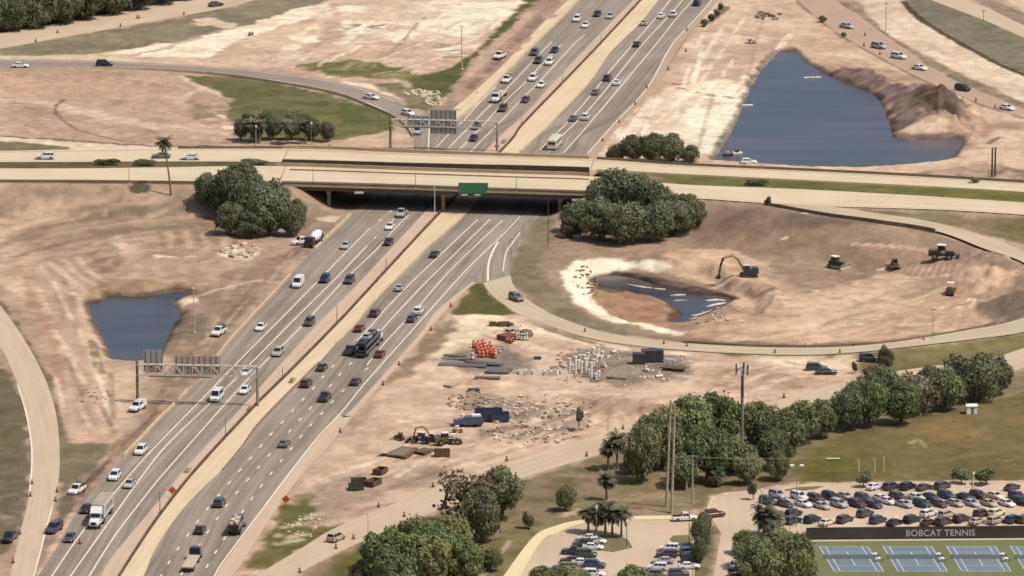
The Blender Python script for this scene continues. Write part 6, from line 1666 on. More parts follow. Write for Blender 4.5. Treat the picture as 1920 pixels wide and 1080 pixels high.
# white portable shelter and flat pale board on the sports field
p = att(1821, 775); t = thing('shed', 'small white shed with a grey side at the edge of the sports field', 'shed', tuple(p), .1)
mb = MB(); mb.box(-1.3, 1.3, -1, 1, 0, 2.0); mb.obj('walls', wht, t)
mb = MB(); mb.frus((-1.5, 1.5, 1.2), (-1.4, 1.4, .2), 2.0, 2.4); mb.obj('roof', wht, t)
mb = MB(); mb.box(-.2, .5, -1.03, -1.0, .1, 1.7); mb.obj('door', pgrey, t)
p = att(1562, 863); t = thing('bench', 'long white bench on the green sports field', 'bench', tuple(p), .05)
mb = MB(); mb.box(-1.7, 1.7, -.3, .3, .42, .5); mb.obj('seat', wht, t)
for x in (-1.3, 1.3):
    mb = MB(); mb.box(x - .06, x + .06, -.25, .25, 0, .42); mb.obj('leg', dsteel, t)
for i, x in enumerate((1382, 1364)):
    p = att(x, 301); t = thing('site_skiff', ['white pump raft', 'small dark pump raft'][i] + ' at the near shore of the big pond', 'raft', (p[0], p[1], ZWR + .05), .3)
    mb = MB(); mb.box(-1.4, 1.4, -.8, .8, 0, .5); mb.obj('float', wht if i == 0 else mdk, t); mb = MB(); mb.box(-.5, .5, -.4, .4, .5, 1.2); mb.obj('pump', mdk if i == 0 else pgl, t)
p = at(1523, 146, ZWR); t = thing('floating_boom', 'pale floating pipe lying on the far part of the big pond', 'float', tuple(p), .08)
for k in range(3):
    mb = MB(); mb.cyl((-2.6 + 1.9 * k, .1 * k, .1), .25, 1.7, 8, 'x'); mb.obj('float', wht, t)
p = at(1401, 198, ZWR); t = thing('floating_boom', 'pale short pipe at the left shore of the big pond', 'float', tuple(p), .05)
mb = MB(); mb.cyl((-1.5, 0, .1), .3, 3.2, 8, 'x'); mb.obj('float', wht, t)

# ---- mud bars in the pit water
mudm = mat('wet_sand', (226,208,178), .8, var=.15); mudd = mat('dark_mud', (112,94,80), .9, var=.2)
def bar(pts, w, m):
    P = smooth(np.array([at(p[0], p[1], ZWP) for p in pts]), 14); mb = MB(); rings = []
    for i, q in enumerate(P):
        ww = w * (.4 + .8 * vnoise(np.array([q[0]]), np.array([q[1]]), 5)[0]) * math.sin(math.pi * (i + .6) / 15.2)
        rings.append([(q[0], q[1] - ww, ZWP - .3), (q[0], q[1] - ww * .6, ZWP + .12), (q[0], q[1] + ww * .6, ZWP + .12), (q[0], q[1] + ww, ZWP - .3)])
    mb.loft(rings); o = mb.obj('sand_bar', m); o['kind'] = 'structure'
bar([(1176,533),(1192,536),(1212,539),(1222,540)], 1.1, mudm); bar([(1225,541),(1238,542),(1248,543)], 1.1, mudm)
bar([(1256,554),(1272,553),(1286,553)], .9, mudm); bar([(1262,564),(1280,563),(1290,564)], .6, mudm)
bar([(1322,564),(1345,562),(1360,564)], 1.2, mudm); bar([(1325,575),(1345,570),(1362,568)], 1.4, mudm)
bar([(1296,592),(1318,588),(1345,578)], 1.5, mudm); bar([(1290,600),(1300,598),(1310,594)], 1.8, mudm); bar([(1310,556),(1340,557),(1366,560)], 1.2, mudd)
# ================================================================== trees
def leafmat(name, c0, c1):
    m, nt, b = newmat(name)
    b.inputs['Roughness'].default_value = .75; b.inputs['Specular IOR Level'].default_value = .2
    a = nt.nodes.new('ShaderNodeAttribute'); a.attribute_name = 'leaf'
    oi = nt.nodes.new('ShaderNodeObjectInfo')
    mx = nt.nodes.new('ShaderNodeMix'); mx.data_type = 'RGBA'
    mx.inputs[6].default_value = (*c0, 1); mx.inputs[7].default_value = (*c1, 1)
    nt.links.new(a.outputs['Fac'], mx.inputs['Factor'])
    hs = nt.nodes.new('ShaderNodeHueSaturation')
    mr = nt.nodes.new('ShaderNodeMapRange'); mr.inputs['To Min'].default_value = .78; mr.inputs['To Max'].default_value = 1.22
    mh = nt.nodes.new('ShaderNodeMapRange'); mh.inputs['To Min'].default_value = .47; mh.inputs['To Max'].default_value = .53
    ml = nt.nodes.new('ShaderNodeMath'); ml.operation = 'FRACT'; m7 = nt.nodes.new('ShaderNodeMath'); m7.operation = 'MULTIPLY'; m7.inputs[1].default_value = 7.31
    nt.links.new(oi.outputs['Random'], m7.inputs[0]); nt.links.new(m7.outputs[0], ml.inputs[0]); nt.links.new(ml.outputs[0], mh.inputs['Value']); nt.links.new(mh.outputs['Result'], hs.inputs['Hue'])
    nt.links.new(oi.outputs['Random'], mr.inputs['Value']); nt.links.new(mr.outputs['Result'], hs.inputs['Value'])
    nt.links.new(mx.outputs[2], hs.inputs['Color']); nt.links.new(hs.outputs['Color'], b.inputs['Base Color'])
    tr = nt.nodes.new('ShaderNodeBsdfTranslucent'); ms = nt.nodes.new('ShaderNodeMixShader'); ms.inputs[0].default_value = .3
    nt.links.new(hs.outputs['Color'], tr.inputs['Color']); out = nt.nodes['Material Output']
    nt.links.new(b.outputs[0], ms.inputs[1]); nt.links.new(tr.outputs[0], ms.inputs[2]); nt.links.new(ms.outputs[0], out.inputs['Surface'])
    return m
leaf_d = leafmat('leaves_dark', (.090,.090,.058), (.208,.218,.112))
leaf_g = leafmat('leaves_green', (.088,.096,.050), (.226,.248,.102))
leaf_b = leafmat('leaves_dry', (.06,.05,.032), (.24,.20,.125))
leaf_p = leafmat('palm_fronds', (.07,.072,.045), (.18,.172,.10))
leaf_l = leafmat('leaves_light', (.092,.100,.045), (.235,.262,.10))
bark = mat('bark', (128,112,94), .95, var=.25, scale=.8); barkp = mat('pale_bark', (196,184,164), .9, var=.2, scale=.8)
palmb = mat('palm_trunk', (140,122,100), .95, var=.2, scale=2)

def crown_mesh(seed, nl, leaf, n, m, flat_=1.0, gap=.12, lob=(.34, .5)):
    r = np.random.RandomState(seed)
    V, F, C = [], [], []
    lobes = []
    for k in range(nl):
        for _ in range(40):
            p = r.normal(size=3); p /= np.linalg.norm(p); p *= r.uniform(.15, .68); p[2] = p[2] * .8 * flat_
            if all(np.linalg.norm(p - q[0]) > .28 for q in lobes): break
        lobes.append((p, r.uniform(*lob), r.uniform(-.25, .25)))
    zmin = min(p[2] - s for p, s, _ in lobes); zmax = max(p[2] + s * .9 for p, s, _ in lobes)
    LP = np.array([q[0] for q in lobes]); LS = np.array([q[1] for q in lobes]); LT = np.array([q[2] for q in lobes])
    m3 = int(n * 2.2); k = r.randint(nl, size=m3); d = r.normal(size=(m3, 3)); d /= np.linalg.norm(d, axis=1)[:, None]
    rad = LS[k] * (1 - abs(r.normal(size=m3)) * .2 + .16 * r.rand(m3) + .4 * (r.rand(m3) < .14) * r.rand(m3)); ax = np.array([1, 1, .85])
    q = LP[k] + d * rad[:, None] * ax
    dist = np.linalg.norm((q[:, None, :] - LP[None]) / ax, axis=2) / LS[None]; dist[np.arange(m3), k] = 9
    keep = ~((dist.min(1) < .72) & (r.rand(m3) < .85)) & ~((d[:, 2] < -.55) & (r.rand(m3) < .5))
    q, d, k = q[keep][:n], d[keep][:n], k[keep][:n]; m3 = len(q)
    nrm = d + r.normal(size=(m3, 3)) * .5; nrm /= np.linalg.norm(nrm, axis=1)[:, None]
    A3 = np.cross(nrm, [0, 0, 1.0]); A3 /= np.linalg.norm(A3, axis=1)[:, None] + 1e-9; B3 = np.cross(nrm, A3)
    th = r.uniform(0, 6.28, m3)[:, None]; A3, B3 = A3 * np.cos(th) + B3 * np.sin(th), -A3 * np.sin(th) + B3 * np.cos(th)
    l = (leaf * r.uniform(.55, 1.4, m3))[:, None]
    V = np.stack([q - A3 * l * .6, q + B3 * l * .42, q + A3 * l * .7 + nrm * l * .1, q - B3 * l * .42], 1).reshape(-1, 3)
    F = [tuple(range(4 * i, 4 * i + 4)) for i in range(m3)]
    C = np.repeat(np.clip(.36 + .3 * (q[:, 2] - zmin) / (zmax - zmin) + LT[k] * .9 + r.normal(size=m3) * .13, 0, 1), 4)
    V[:, 2] -= zmin
    sc = 1.0 / max(abs(V[:, :2]).max(), 1e-6) * .98; V[:, :2] *= sc; V[:, 2] /= (zmax - zmin)      # crown: radius 1, height 1
    me = bpy.data.meshes.new('crown'); me.from_pydata([tuple(v) for v in V], [], F)
    at2 = me.attributes.new('leaf', 'FLOAT', 'POINT'); at2.data.foreach_set('value', C)
    me.materials.append(m); return me, lobes
def trunk_mesh(seed, m, limbs=6, top=.62, spread=.6, thick=.075, zlo=0.0):
    r = random.Random(seed); mb = MB()
    k = [(0, 0, -.12), (r.uniform(-.05, .05), r.uniform(-.05, .05), .16), (r.uniform(-.08, .08), r.uniform(-.08, .08), .36)]
    mb.path(k, [thick * 1.25, thick, thick * .8], 7)
    for i in range(limbs):
        a = 6.283 * i / limbs + r.uniform(-.4, .4); s = spread * r.uniform(.6, 1.1); z = top * r.uniform(.85, 1.25)
        st = k[1] if i % 2 else k[2]
        mid = (st[0] + s * .45 * math.cos(a), st[1] + s * .45 * math.sin(a), (st[2] + z) / 2 + .06)
        e = (s * math.cos(a), s * math.sin(a), z)
        mb.path([st, mid, e], [thick * .55, thick * .38, thick * .14], 5)
        for q in range(2):
            a2 = a + r.uniform(-.8, .8); mb.path([mid, (mid[0] + .3 * math.cos(a2), mid[1] + .3 * math.sin(a2), mid[2] + .22)], [thick * .28, thick * .08], 4)
    return mb.mesh('trunk', m)
TREES = {}
def tree_proto(kind, v):
    key = (kind, v)
    if key in TREES: return TREES[key]
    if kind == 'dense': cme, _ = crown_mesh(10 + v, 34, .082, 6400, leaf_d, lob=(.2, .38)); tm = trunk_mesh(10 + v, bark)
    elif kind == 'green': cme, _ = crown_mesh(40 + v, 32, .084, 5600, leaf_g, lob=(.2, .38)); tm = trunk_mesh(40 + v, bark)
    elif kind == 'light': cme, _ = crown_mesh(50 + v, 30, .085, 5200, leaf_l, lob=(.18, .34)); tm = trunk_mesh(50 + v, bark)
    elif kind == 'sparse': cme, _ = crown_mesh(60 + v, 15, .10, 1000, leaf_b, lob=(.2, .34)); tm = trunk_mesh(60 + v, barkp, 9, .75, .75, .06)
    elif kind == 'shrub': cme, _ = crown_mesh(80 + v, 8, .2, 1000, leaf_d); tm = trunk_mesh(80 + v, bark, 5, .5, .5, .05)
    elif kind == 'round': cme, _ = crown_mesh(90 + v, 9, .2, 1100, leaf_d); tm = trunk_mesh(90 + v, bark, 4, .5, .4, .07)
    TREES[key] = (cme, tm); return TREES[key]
def tree(px, py, wpx, hpx, kind, label, group=None, lift=.1, z=None):
    """px,py foot; width and height in photo pixels"""
    p = att(px, py) if z is None else at(px, py, z)
    s = FPX / np.linalg.norm(p - CAM); r = wpx / 2 / s; h = hpx / s / math.cos(PITCH)
    v = random.randrange(4); cme, tm = tree_proto(kind, v)
    nm = {'dense': 'broadleaf_tree', 'green': 'broadleaf_tree', 'light': 'broadleaf_tree', 'sparse': 'bare_tree', 'shrub': 'shrub', 'round': 'young_tree'}[kind]
    t = thing(nm, label, 'shrub' if kind == 'shrub' else 'tree', tuple(p), random.uniform(0, 6.28), group)
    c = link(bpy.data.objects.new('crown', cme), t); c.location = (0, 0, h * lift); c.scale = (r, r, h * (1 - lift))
    k = link(bpy.data.objects.new('trunk', tm), t); k.scale = (r * .9, r * .9, h * .95)
    return t
def many(rows, tmpl, group, kind, lift=.06):
    rows = sorted(rows)
    for i, rw in enumerate(rows):
        kd = rw[4] if len(rw) > 4 else kind
        tree(rw[0], rw[1], rw[2], rw[3], kd, tmpl.format(ORD[i] + ' from the left' if i else 'leftmost'), group, lift)
many([(392,385,72,62),(428,405,95,88),(470,420,95,95),(455,372,90,66),(505,440,95,90),(545,443,66,62),(430,440,70,62),(470,446,70,52),(510,412,80,80),(555,425,50,52)],
     'dense dark tree, {} in the clump left of the overpass lanes', 'trees left of the overpass lanes', 'dense', .02)
many([(1165,402,115,88),(1205,405,90,80),(1085,436,80,62),(1125,450,95,78),(1175,456,100,80),(1225,452,95,76),(1268,442,90,66),(1302,424,56,50),(1130,408,90,75),(1240,408,80,58),(1068,446,44,40),(1285,400,60,36)],
     'dense dark tree, {} in the clump right of the overpass lanes', 'trees right of the overpass lanes', 'dense', .02)
many([(1158,301,44,34),(1188,302,56,50),(1222,303,60,55),(1258,303,62,54),(1294,305,46,34),(1145,300,24,18)],
     'dark bushy tree, {} of those between the overpass and the big pond', 'trees between the overpass and the big pond', 'dense', .02)
# far wood in the corner
many([(20,58,80,70),(70,52,90,80),(120,44,90,85),(165,36,90,80),(215,26,90,85),(262,18,80,80),(310,8,70,70),(-25,66,80,70),(45,40,90,80),(140,28,90,80),(350,0,60,60),(95,30,90,90),(195,14,90,90)],
     'blue green tree, {} in the wood along the far road', 'trees in the far upper left wood', 'dense', .0)
# centre right wood
many([(1205,905,90,110),(1240,880,110,120),(1215,850,90,70),(1290,860,120,120),(1325,905,110,110,'light'),(1280,915,80,66),(1345,838,120,104,'light'),(1380,884,110,64),(1425,836,100,84),(1452,880,80,76),(1475,855,90,84),(1500,830,100,82),(1540,820,80,72),(1400,908,70,60),(1460,900,56,56),(1185,890,40,60)],
     'dense green tree, {} in the wood above the car parks', 'trees in the wood above the car parks', 'green', .02)
many([(1590,806,84,78,'dense'),(1630,800,90,86,'green'),(1660,760,100,70,'green'),(1690,795,90,80,'green'),(1725,778,100,84,'sparse'),(1770,770,96,80,'green'),(1800,745,90,80,'sparse'),(1835,752,100,92,'dense'),(1870,738,76,70,'dense'),(1640,735,70,50,'sparse'),(1610,760,80,46,'green'),(1745,730,70,44,'green')],
     'loose olive tree, {} in the tree belt behind the sports field', 'trees in the belt behind the sports field', 'green', .02)
tree(1660, 696, 38, 48, 'dense', 'small round dark tree beside the loop ramp near the black SUV', None, .05)
tree(1603, 700, 14, 22, 'shrub', 'small sapling left of the round tree near the loop ramp')
# lower middle
tree(880, 985, 150, 105, 'sparse', 'pale bare branched tree with thin dry leaves beside the service road', None, .15)
tree(940, 975, 110, 100, 'green', 'tall dense green tree right of the pale bare tree', None, .08)
tree(905, 1015, 90, 100, 'dense', 'dark tree in front of the pale bare tree', None, .02)
many([(720,1100,110,110),(770,1075,120,110),(820,1095,120,120),(850,1050,90,86),(760,1040,80,50),(800,1110,130,110),(870,1095,100,90),(680,1100,60,50),(745,1120,120,90),(920,1070,60,44),(835,1010,60,40)],
     'light green tree, {} of the thicket at the bottom', 'trees of the thicket at the bottom', 'light', .02)
tree(1060, 958, 48, 52, 'dense', 'dark shrub like tree alone on the grass above the lower car park', None, .05)
tree(992, 992, 30, 32, 'shrub', 'small green shrub left of the footpath bend')
tree(1085, 808, 20, 42, 'round', 'slim young tree alone on the yard sand above the service road', None, .4)
# car park trees
tree(1412, 938, 26, 34, 'round', 'round young tree at the upper left of the right car park', None, .3)
tree(1618, 914, 34, 30, 'round', 'round young tree beside the white car on the field kerb', None, .25)
tree(1803, 908, 42, 30, 'round', 'young tree, left one of the pair on the field kerb', 'pair of young trees on the field kerb', .25)
tree(1848, 909, 50, 32, 'round', 'young tree, right one of the pair on the field kerb', 'pair of young trees on the field kerb', .25)
many([(1410,1065,90,62),(1450,1085,110,90),(1500,1080,80,80),(1395,1040,60,46),(1470,1050,80,60),(1425,1110,120,100),(1505,1110,80,80)],
     'dark green tree, {} of the clump between access road and tennis courts', 'trees between access road and tennis courts', 'green', .02)
many([(1315,1030,46,66),(1322,998,36,40),(1310,1055,40,50)], 'small tree, {} on the island between the car parks', 'trees on the island between the car parks', 'dense', .05)
many([(1020,1110,70,50),(1075,1120,90,60),(1190,1120,100,60),(1240,1125,70,50)], 'green tree top, {} along the bottom edge in the lower car park', 'tree tops along the bottom edge', 'green', .02)
# hedges on the overpass median
def hedge(px0, px1, py, label):
    a = at(px0, py, ZB); b_ = at(px1, py, ZB); L = b_[0] - a[0]; c = (a + b_) / 2
    cme, _ = crown_mesh(300 + int(px0), 12, .16, 1500, leaf_d)
    t = thing('hedge', label, 'hedge', (c[0], c[1], ZB), 0)
    o = link(bpy.data.objects.new('leaves', cme), t); o.scale = (L / 2, 1.3, 1.8)
    mb = MB()
    for k in range(8): mb.tube((-L / 2 * .8 + L * .8 * k / 7, 0, -.1), (-L / 2 * .8 + L * .8 * k / 7, 0, .9), .06)
    mb.obj('stems', bark, t)
hedge(172, 233, 309, 'dark clipped hedge on the overpass median, left one')
hedge(440, 508, 309, 'dark hedge on the overpass median ending at the bridge joint')
hedge(245, 300, 310, 'low dark hedge on the overpass median behind the tall palm')
hedge(1392, 1448, 347, 'dark shrub row on the green overpass median, right side')
hedge(1815, 1838, 343, 'small dark shrub beyond the overpass at the far right')
tree(1440, 385, 15, 16, 'shrub', 'small shrub on the ramp guardrail, right of the big clump')
tree(1543, 42, 20, 12, 'shrub', 'dry shrub beside the dirt lane, upper right')
tree(1582, 70, 14, 10, 'shrub', 'small olive bush on the edge of the dirt lane')
many([(1322,50,18,14),(1335,40,18,14),(1345,30,16,12),(1352,18,14,12)], 'scrub bush, {} of the strip beside the far right lanes', 'scrub beside the far right lanes', 'shrub', .02)
many([(452,262,34,40),(480,265,40,46),(512,262,44,50),(548,262,44,50),(585,264,44,48),(615,266,36,40),(500,240,40,34),(560,240,44,34),(465,235,30,26)],
     'grey green tree, {} in the row behind the overpass road', 'grey green trees behind the overpass road', 'dense', .05)

# ---- palms
def palm_crown(seed, n=46, droop=.8):
    r = random.Random(seed); V = []; F = []; C = []
    for k in range(n):
        a = 6.283 * k / n + r.uniform(-.2, .2); el = r.uniform(-1.0, 1.3); L = r.uniform(.8, 1.05)
        seg = 6; prev = None; tone = min(1, max(0, .35 + .35 * el + r.uniform(-.15, .15)))
        x = z = 0.0; ang = el; pts = []
        for s in range(seg + 1):
            pts.append((x, z)); x += L / seg * math.cos(ang); z += L / seg * math.sin(ang); ang -= droop / seg * (1.2 + .5 * s / seg)
        for s in range(seg):
            (x0, z0), (x1, z1) = pts[s], pts[s + 1]
            for sd in (-1, 1):
                for q in range(2):
                    f = q / 2; bx, bz = x0 + (x1 - x0) * f, z0 + (z1 - z0) * f
                    w = .34 * math.sin(math.pi * min(1, (s + f + .8) / (seg + .6))) + .03
                    tip = (bx + .07, sd * w, bz - .05 - .06 * s / seg); i0 = len(V)
                    ca, sa = math.cos(a), math.sin(a)
                    for (X, Y, Z) in ((bx, 0, bz), (bx + .09, 0, bz + (z1 - z0) * .5), tip): V.append((X * ca - Y * sa, X * sa + Y * ca, Z)); C.append(tone)
                    F.append((i0, i0 + 1, i0 + 2))
    me = bpy.data.meshes.new('fronds'); me.from_pydata(V, [], F)
    at2 = me.attributes.new('leaf', 'FLOAT', 'POINT'); at2.data.foreach_set('value', C); me.materials.append(leaf_p); return me
PALMC = [palm_crown(s) for s in (1, 2, 3)]
def palm(px, py, wpx, hpx, label, group=None, lean=(0, 0), skirt=True):
    p = att(px, py); s = FPX / np.linalg.norm(p - CAM); r = wpx / 2 / s * 1.4; h = hpx / s / math.cos(PITCH) - r * .45
    t = thing('palm_tree', label, 'palm tree', tuple(p), random.uniform(0, 6.28) if lean == (0, 0) else 0, group)
    lx, ly = lean
    mb = MB(); mb.path([(0, 0, -.2), (lx * .35, ly * .35, h * .4), (lx * .8, ly * .8, h * .8), (lx, ly, h)], [.32, .24, .22, .24], 8); mb.obj('trunk', palmb, t)
    c = link(bpy.data.objects.new('fronds', random.choice(PALMC)), t); c.location = (lx, ly, h - .05); c.scale = (r, r, r * .95)
palm(321, 366, 30, 108, 'tall single palm leaning beside the overpass road, left', None, (-1.7, 0))
for i, (x, y, w, h) in enumerate([(1103,1000,32,52),(1118,1003,30,46),(1135,1002,36,62),(1148,1005,34,56),(1165,1008,38,60)]):
    palm(x, y, w * 1.1, h, f'palm with a dark crown, {ORD[i]} from the left in the car park group', 'palms in the lower car park')
palm(1140, 882, 34, 56, 'left palm of the close pair beside the service road', 'pair of palms beside the service road'); palm(1157, 880, 36, 70, 'right and taller palm of the pair beside the service road', 'pair of palms beside the service road')
palm(1137, 938, 34, 52, 'palm with a dense crown on the grass below the palm pair')
palm(690, 1068, 30, 50, 'left palm in front of the bottom thicket', 'palms in front of the bottom thicket'); palm(700, 1078, 26, 44, 'right palm in front of the bottom thicket', 'palms in front of the bottom thicket')
palm(1432, 1006, 46, 60, 'left of two palms beside the right car park', 'palms beside the right car park'); palm(1441, 1006, 52, 50, 'right of two palms beside the right car park', 'palms beside the right car park')
for i, (x, y) in enumerate([(470,268),(487,269),(540,270),(573,270)]): palm(x, y, 26, 44, f'thin palm, {ORD[i]} from the left before the grey green trees', 'thin palms behind the overpass road')
palm(1345, 912, 26, 26, 'small pale palm at the foot of the wood above the car park')
# ================================================================== posts, lamps, signs, gantries, fences
wood = mat('weathered_wood', (186,168,142), .9, var=.2, scale=.6)
def px_h(p, dpx): return dpx / (FPX / np.linalg.norm(np.array(p) - CAM)) / math.cos(PITCH)
def lamp(px, py, top, label, kind='single', group=None, m=None, z=None, r=.11):
    p = att(px, py) if z is None else at(px, py, z); h = px_h(p, py - top); m = m or steel
    t = thing('lamp_post', label, 'lamp post', tuple(p), 0, group)
    mb = MB(); mb.cyl((0, 0, -.2), r, h + .2, 8, r1=r * .6); mb.obj('pole', m, t)
    mb = MB(); mb.cyl((0, 0, -.1), r * 2.6, .4, 8); mb.obj('footing', barc, t)
    if kind == 'twin':
        mb = MB(); mb.box(-1.3, 1.3, -.06, .06, h - .1, h + .03); mb.obj('arm', m, t)
        for s in (-1, 1): mb = MB(); mb.frus((s * 1.1 - .55, s * 1.1 + .55, .35), (s * 1.1 - .4, s * 1.1 + .4, .25), h - .12, h + .22); mb.obj('lamp_head', wht, t)
    elif kind == 'single':
        mb = MB(); mb.tube((0, 0, h), (-1.6, 0, h + .1), .05); mb.obj('arm', m, t)
        mb = MB(); mb.frus((-2.4, -1.4, .2), (-2.3, -1.5, .12), h, h + .14); mb.obj('lamp_head', m, t)
    elif kind == 'globe':
        mb = MB(); mb.cyl((0, 0, h - .1), .3, .5, 8, r1=.22); mb.obj('lamp_head', wht, t)
    elif kind == 'mast':
        mb = MB()
        for a in (0, 2.1, 4.2): mb.box(.1, .8, -.15, .15, h - .2, h, rot=a)
        mb.obj('lamp_head', m, t)
lamp(364, 624, 540, 'tall pale mast beside the small pond', 'mast', None, barc, r=.2)
lamp(866, 130, 50, 'tall pale mast on the white sand beyond the overpass', 'mast', None, barc, r=.22)
lamp(1661, 58, 6, 'tall lamp mast beside the dirt lane, upper right', 'mast', None, steel, r=.14)
lamp(1844, 45, 20, 'lamp mast on the corner road, upper right', 'mast', None, steel, r=.14)
lamp(1749, 635, 580, 'thin mast on the near rim of the pit', 'mast', None, steel, r=.09)
MED = [(724,503,484),(632,604,573),(529.6,711,688),(423,822,784),(300,962,922)]
for i, (x, y, tp) in enumerate(MED): lamp(x, y, tp, f'thin median lamp post, {ORD[i]} counting down from the overpass', 'none', 'median lamp posts below the overpass', dsteel)
for i, (x, y, tp) in enumerate([(978,238,220),(1055,157,136),(1127,84,64)]): lamp(x, y, tp, f'thin median lamp post, {ORD[i]} counting up beyond the overpass', 'none', 'median lamp posts beyond the overpass', dsteel)
for i, (x, y, tp) in enumerate([(587,350,314),(779,353,323),(968,360,331),(242,344,315),(1440,352,332)]):
    lamp(x, y, tp, ['thin lamp post on the overpass above the left pier', 'thin lamp post on the overpass left of the green sign', 'thin lamp post on the overpass right of the green sign', 'thin lamp post on the overpass road near the tall palm', 'thin lamp post on the green overpass median, right'][i], 'none', 'thin lamp posts on the overpass', dsteel, z=ZB + .05, r=.09)
lamp(815, 406, 341, 'white pole in the median in front of the overpass', 'none', None, wht, r=.12)
lamp(1028, 460, 378, 'grey pole at the right end of the overpass span', 'none', None, dsteel, r=.12)
lamp(967, 520, 480, 'small lamp post inside the start of the loop ramp', 'single', None, steel, r=.07)
lamp(1493, 988, 872, 'tall twin headed car park lamp left of the tennis screen', 'twin')
lamp(1481, 1028, 950, 'grey car park pole in front of the twin headed lamp', 'none', None, steel)
lamp(1428, 960, 919, 'short pale lamp post beside the round car park tree', 'globe', None, steel)
lamp(1175, 1028, 978, 'dark car park lamp right of the palm group', 'globe', None, dsteel)
lamp(1292, 1030, 962, 'dark car park lamp beside the planted island', 'none', None, dsteel)
lamp(1118, 1016, 952, 'pale lamp post with white head among the palm group', 'globe', None, steel)
lamp(1742, 968, 950, 'short dark post between the parked rows', 'none', None, dsteel, r=.06)
lamp(1388, 902, 882, 'small white lamp at the foot of the wood', 'globe', None, wht)
lamp(1825, 915, 888, 'white lamp post between the pair of young trees', 'globe', None, wht)
lamp(690, 1008, 962, 'thin pole on the service road verge, bottom', 'none', None, steel, r=.08)
lamp(1140, 815, 772, 'thin pole beside the service road near the slim young tree', 'none', None, steel, r=.08)
lamp(1403, 776, 735, 'thin pole behind the cell tower beside the service road', 'none', None, steel, r=.07)
lamp(480, 272, 238, 'white lamp post in front of the grey green trees, left', 'globe', None, wht, r=.08)
lamp(584, 272, 232, 'thin lamp post in front of the grey green trees, right', 'globe', None, steel, r=.08)
lamp(1153, 294, 252, 'thin post left of the trees by the big pond', 'none', None, steel, r=.06)
# big double post by the right pond
p = att(1860, 332); h = px_h(p, 55); t = thing('timber_post', 'pair of dark timber posts beside the overpass at the far right', 'post', tuple(p))
for i, x in enumerate((0, .9)):
    mb = MB(); mb.cyl((x, i * .4, -.2), .28, h * (1 - .3 * i) + .2 + (.3 * h if i else 0), 8, r1=.24); mb.obj('post', mat('dark_wood', (92,74,58), .9), t)
# transmission poles
for i, (xb, yb, xt, yt) in enumerate([(1249,950,1256,750),(1259,962,1264,756)]):
    p = att(xb, yb); h = px_h(p, yb - yt)
    t = thing('utility_pole', ['tall wooden transmission pole, left of the twin pair by the wood', 'tall wooden transmission pole, right of the twin pair by the wood'][i], 'utility pole', tuple(p), 0, 'twin transmission poles')
    lx = (xt - xb) / 7.4
    mb = MB(); mb.tube((0, 0, -.3), (lx, 0, h), .33, .22, 10); mb.obj('pole', wood, t)
    mb = MB(); mb.box(lx * .95 - .9, lx * .95 + .9, -.1, .1, h * .93, h * .93 + .2); mb.obj('cross_arm', wood, t)
    mb = MB()
    for s in (-.8, .8): mb.cyl((lx * .95 + s, 0, h * .93 + .2), .08, .3, 6)
    mb.obj('insulator', wht, t)
for xb, yb, yt, lab in ((1298,944,853,'wooden pole with a pale crossarm left of the wood foot'), (1287,920,862,'thinner wooden pole just left of the crossarm pole')):
    p = att(xb, yb); h = px_h(p, yb - yt); t = thing('utility_pole', lab, 'utility pole', tuple(p))
    mb = MB(); mb.cyl((0, 0, -.3), .22, h + .3, 8, r1=.15); mb.obj('pole', wood, t)
    mb = MB(); mb.box(-1.4, 1.4, -.08, .08, h - .3, h - .12); mb.obj('cross_arm', steel, t)
# power line across the wood
a = att(1298, 944); a = (a[0], a[1], a[2] + px_h(a, 88)); b_ = at(1560, 856, 8.5)
mb = MB(); pts = []
for k in range(15):
    f = k / 14; pts.append((a[0] * (1 - f) + b_[0] * f, a[1] * (1 - f) + b_[1] * f, a[2] * (1 - f) + b_[2] * f - .5 * 4 * f * (1 - f)))
mb.path(pts, [.04] * 15, 5); tag(mb.obj('power_cable', mat('cable_grey', (150,146,136), .6)), 'thin sagging cable in front of the wood above the car park', 'cable')
# cell tower
p = att(1391, 850); h = px_h(p, 170); t = thing('cell_tower', 'grey monopole cell tower with panel antennas rising from the wood', 'cell tower', tuple(p))
mb = MB(); mb.cyl((0, 0, -.3), .45, h * .62 + .3, 10, r1=.38); mb.obj('lower_mast', steel, t)
mb = MB(); mb.cyl((0, 0, h * .62), .36, h * .34, 10, r1=.28); mb.obj('upper_mast', mat('dark_mast', (70,64,58), .6), t)
mb = MB()
for k in range(3): mb.tube((1.5 * math.cos(k * 2.094 + .3), 1.5 * math.sin(k * 2.094 + .3), h * .93), (1.5 * math.cos((k + 1) * 2.094 + .3), 1.5 * math.sin((k + 1) * 2.094 + .3), h * .93), .08)
for k in range(3): mb.tube((0, 0, h * .93), (1.5 * math.cos(k * 2.094 + .3), 1.5 * math.sin(k * 2.094 + .3), h * .93), .07)
mb.obj('antenna_platform', steel, t)
for k in range(6):
    a = k * 1.047 + .3; mb = MB(); mb.box(-.12, .12, -.2, .2, h * .93 - 1.2, h * .93 + 1.3, rot=a, c=(1.6 * math.cos(a), 1.6 * math.sin(a), 0)); mb.obj('panel_antenna', dsteel if k % 2 else wht, t)
# goal posts
for i, (x, y, tp) in enumerate([(1610,884,860),(1640,886,860),(1657,884,856)]):
    p = att(x, y); h = px_h(p, y - tp); t = thing('goal_post', ['left pale curved goal post on the sports field', 'middle pale curved goal post on the sports field', 'right pale curved goal post on the sports field'][i], 'goal post', tuple(p), 0, 'goal posts on the sports field')
    mb = MB(); mb.path([(0, 0, -.1), (0, 0, h * .85), (-.25, 0, h)], [.09, .09, .08], 6); mb.obj('upright', wht, t)
    mb = MB(); mb.cyl((0, 0, -.05), .2, .2, 8); mb.obj('base', barc, t)

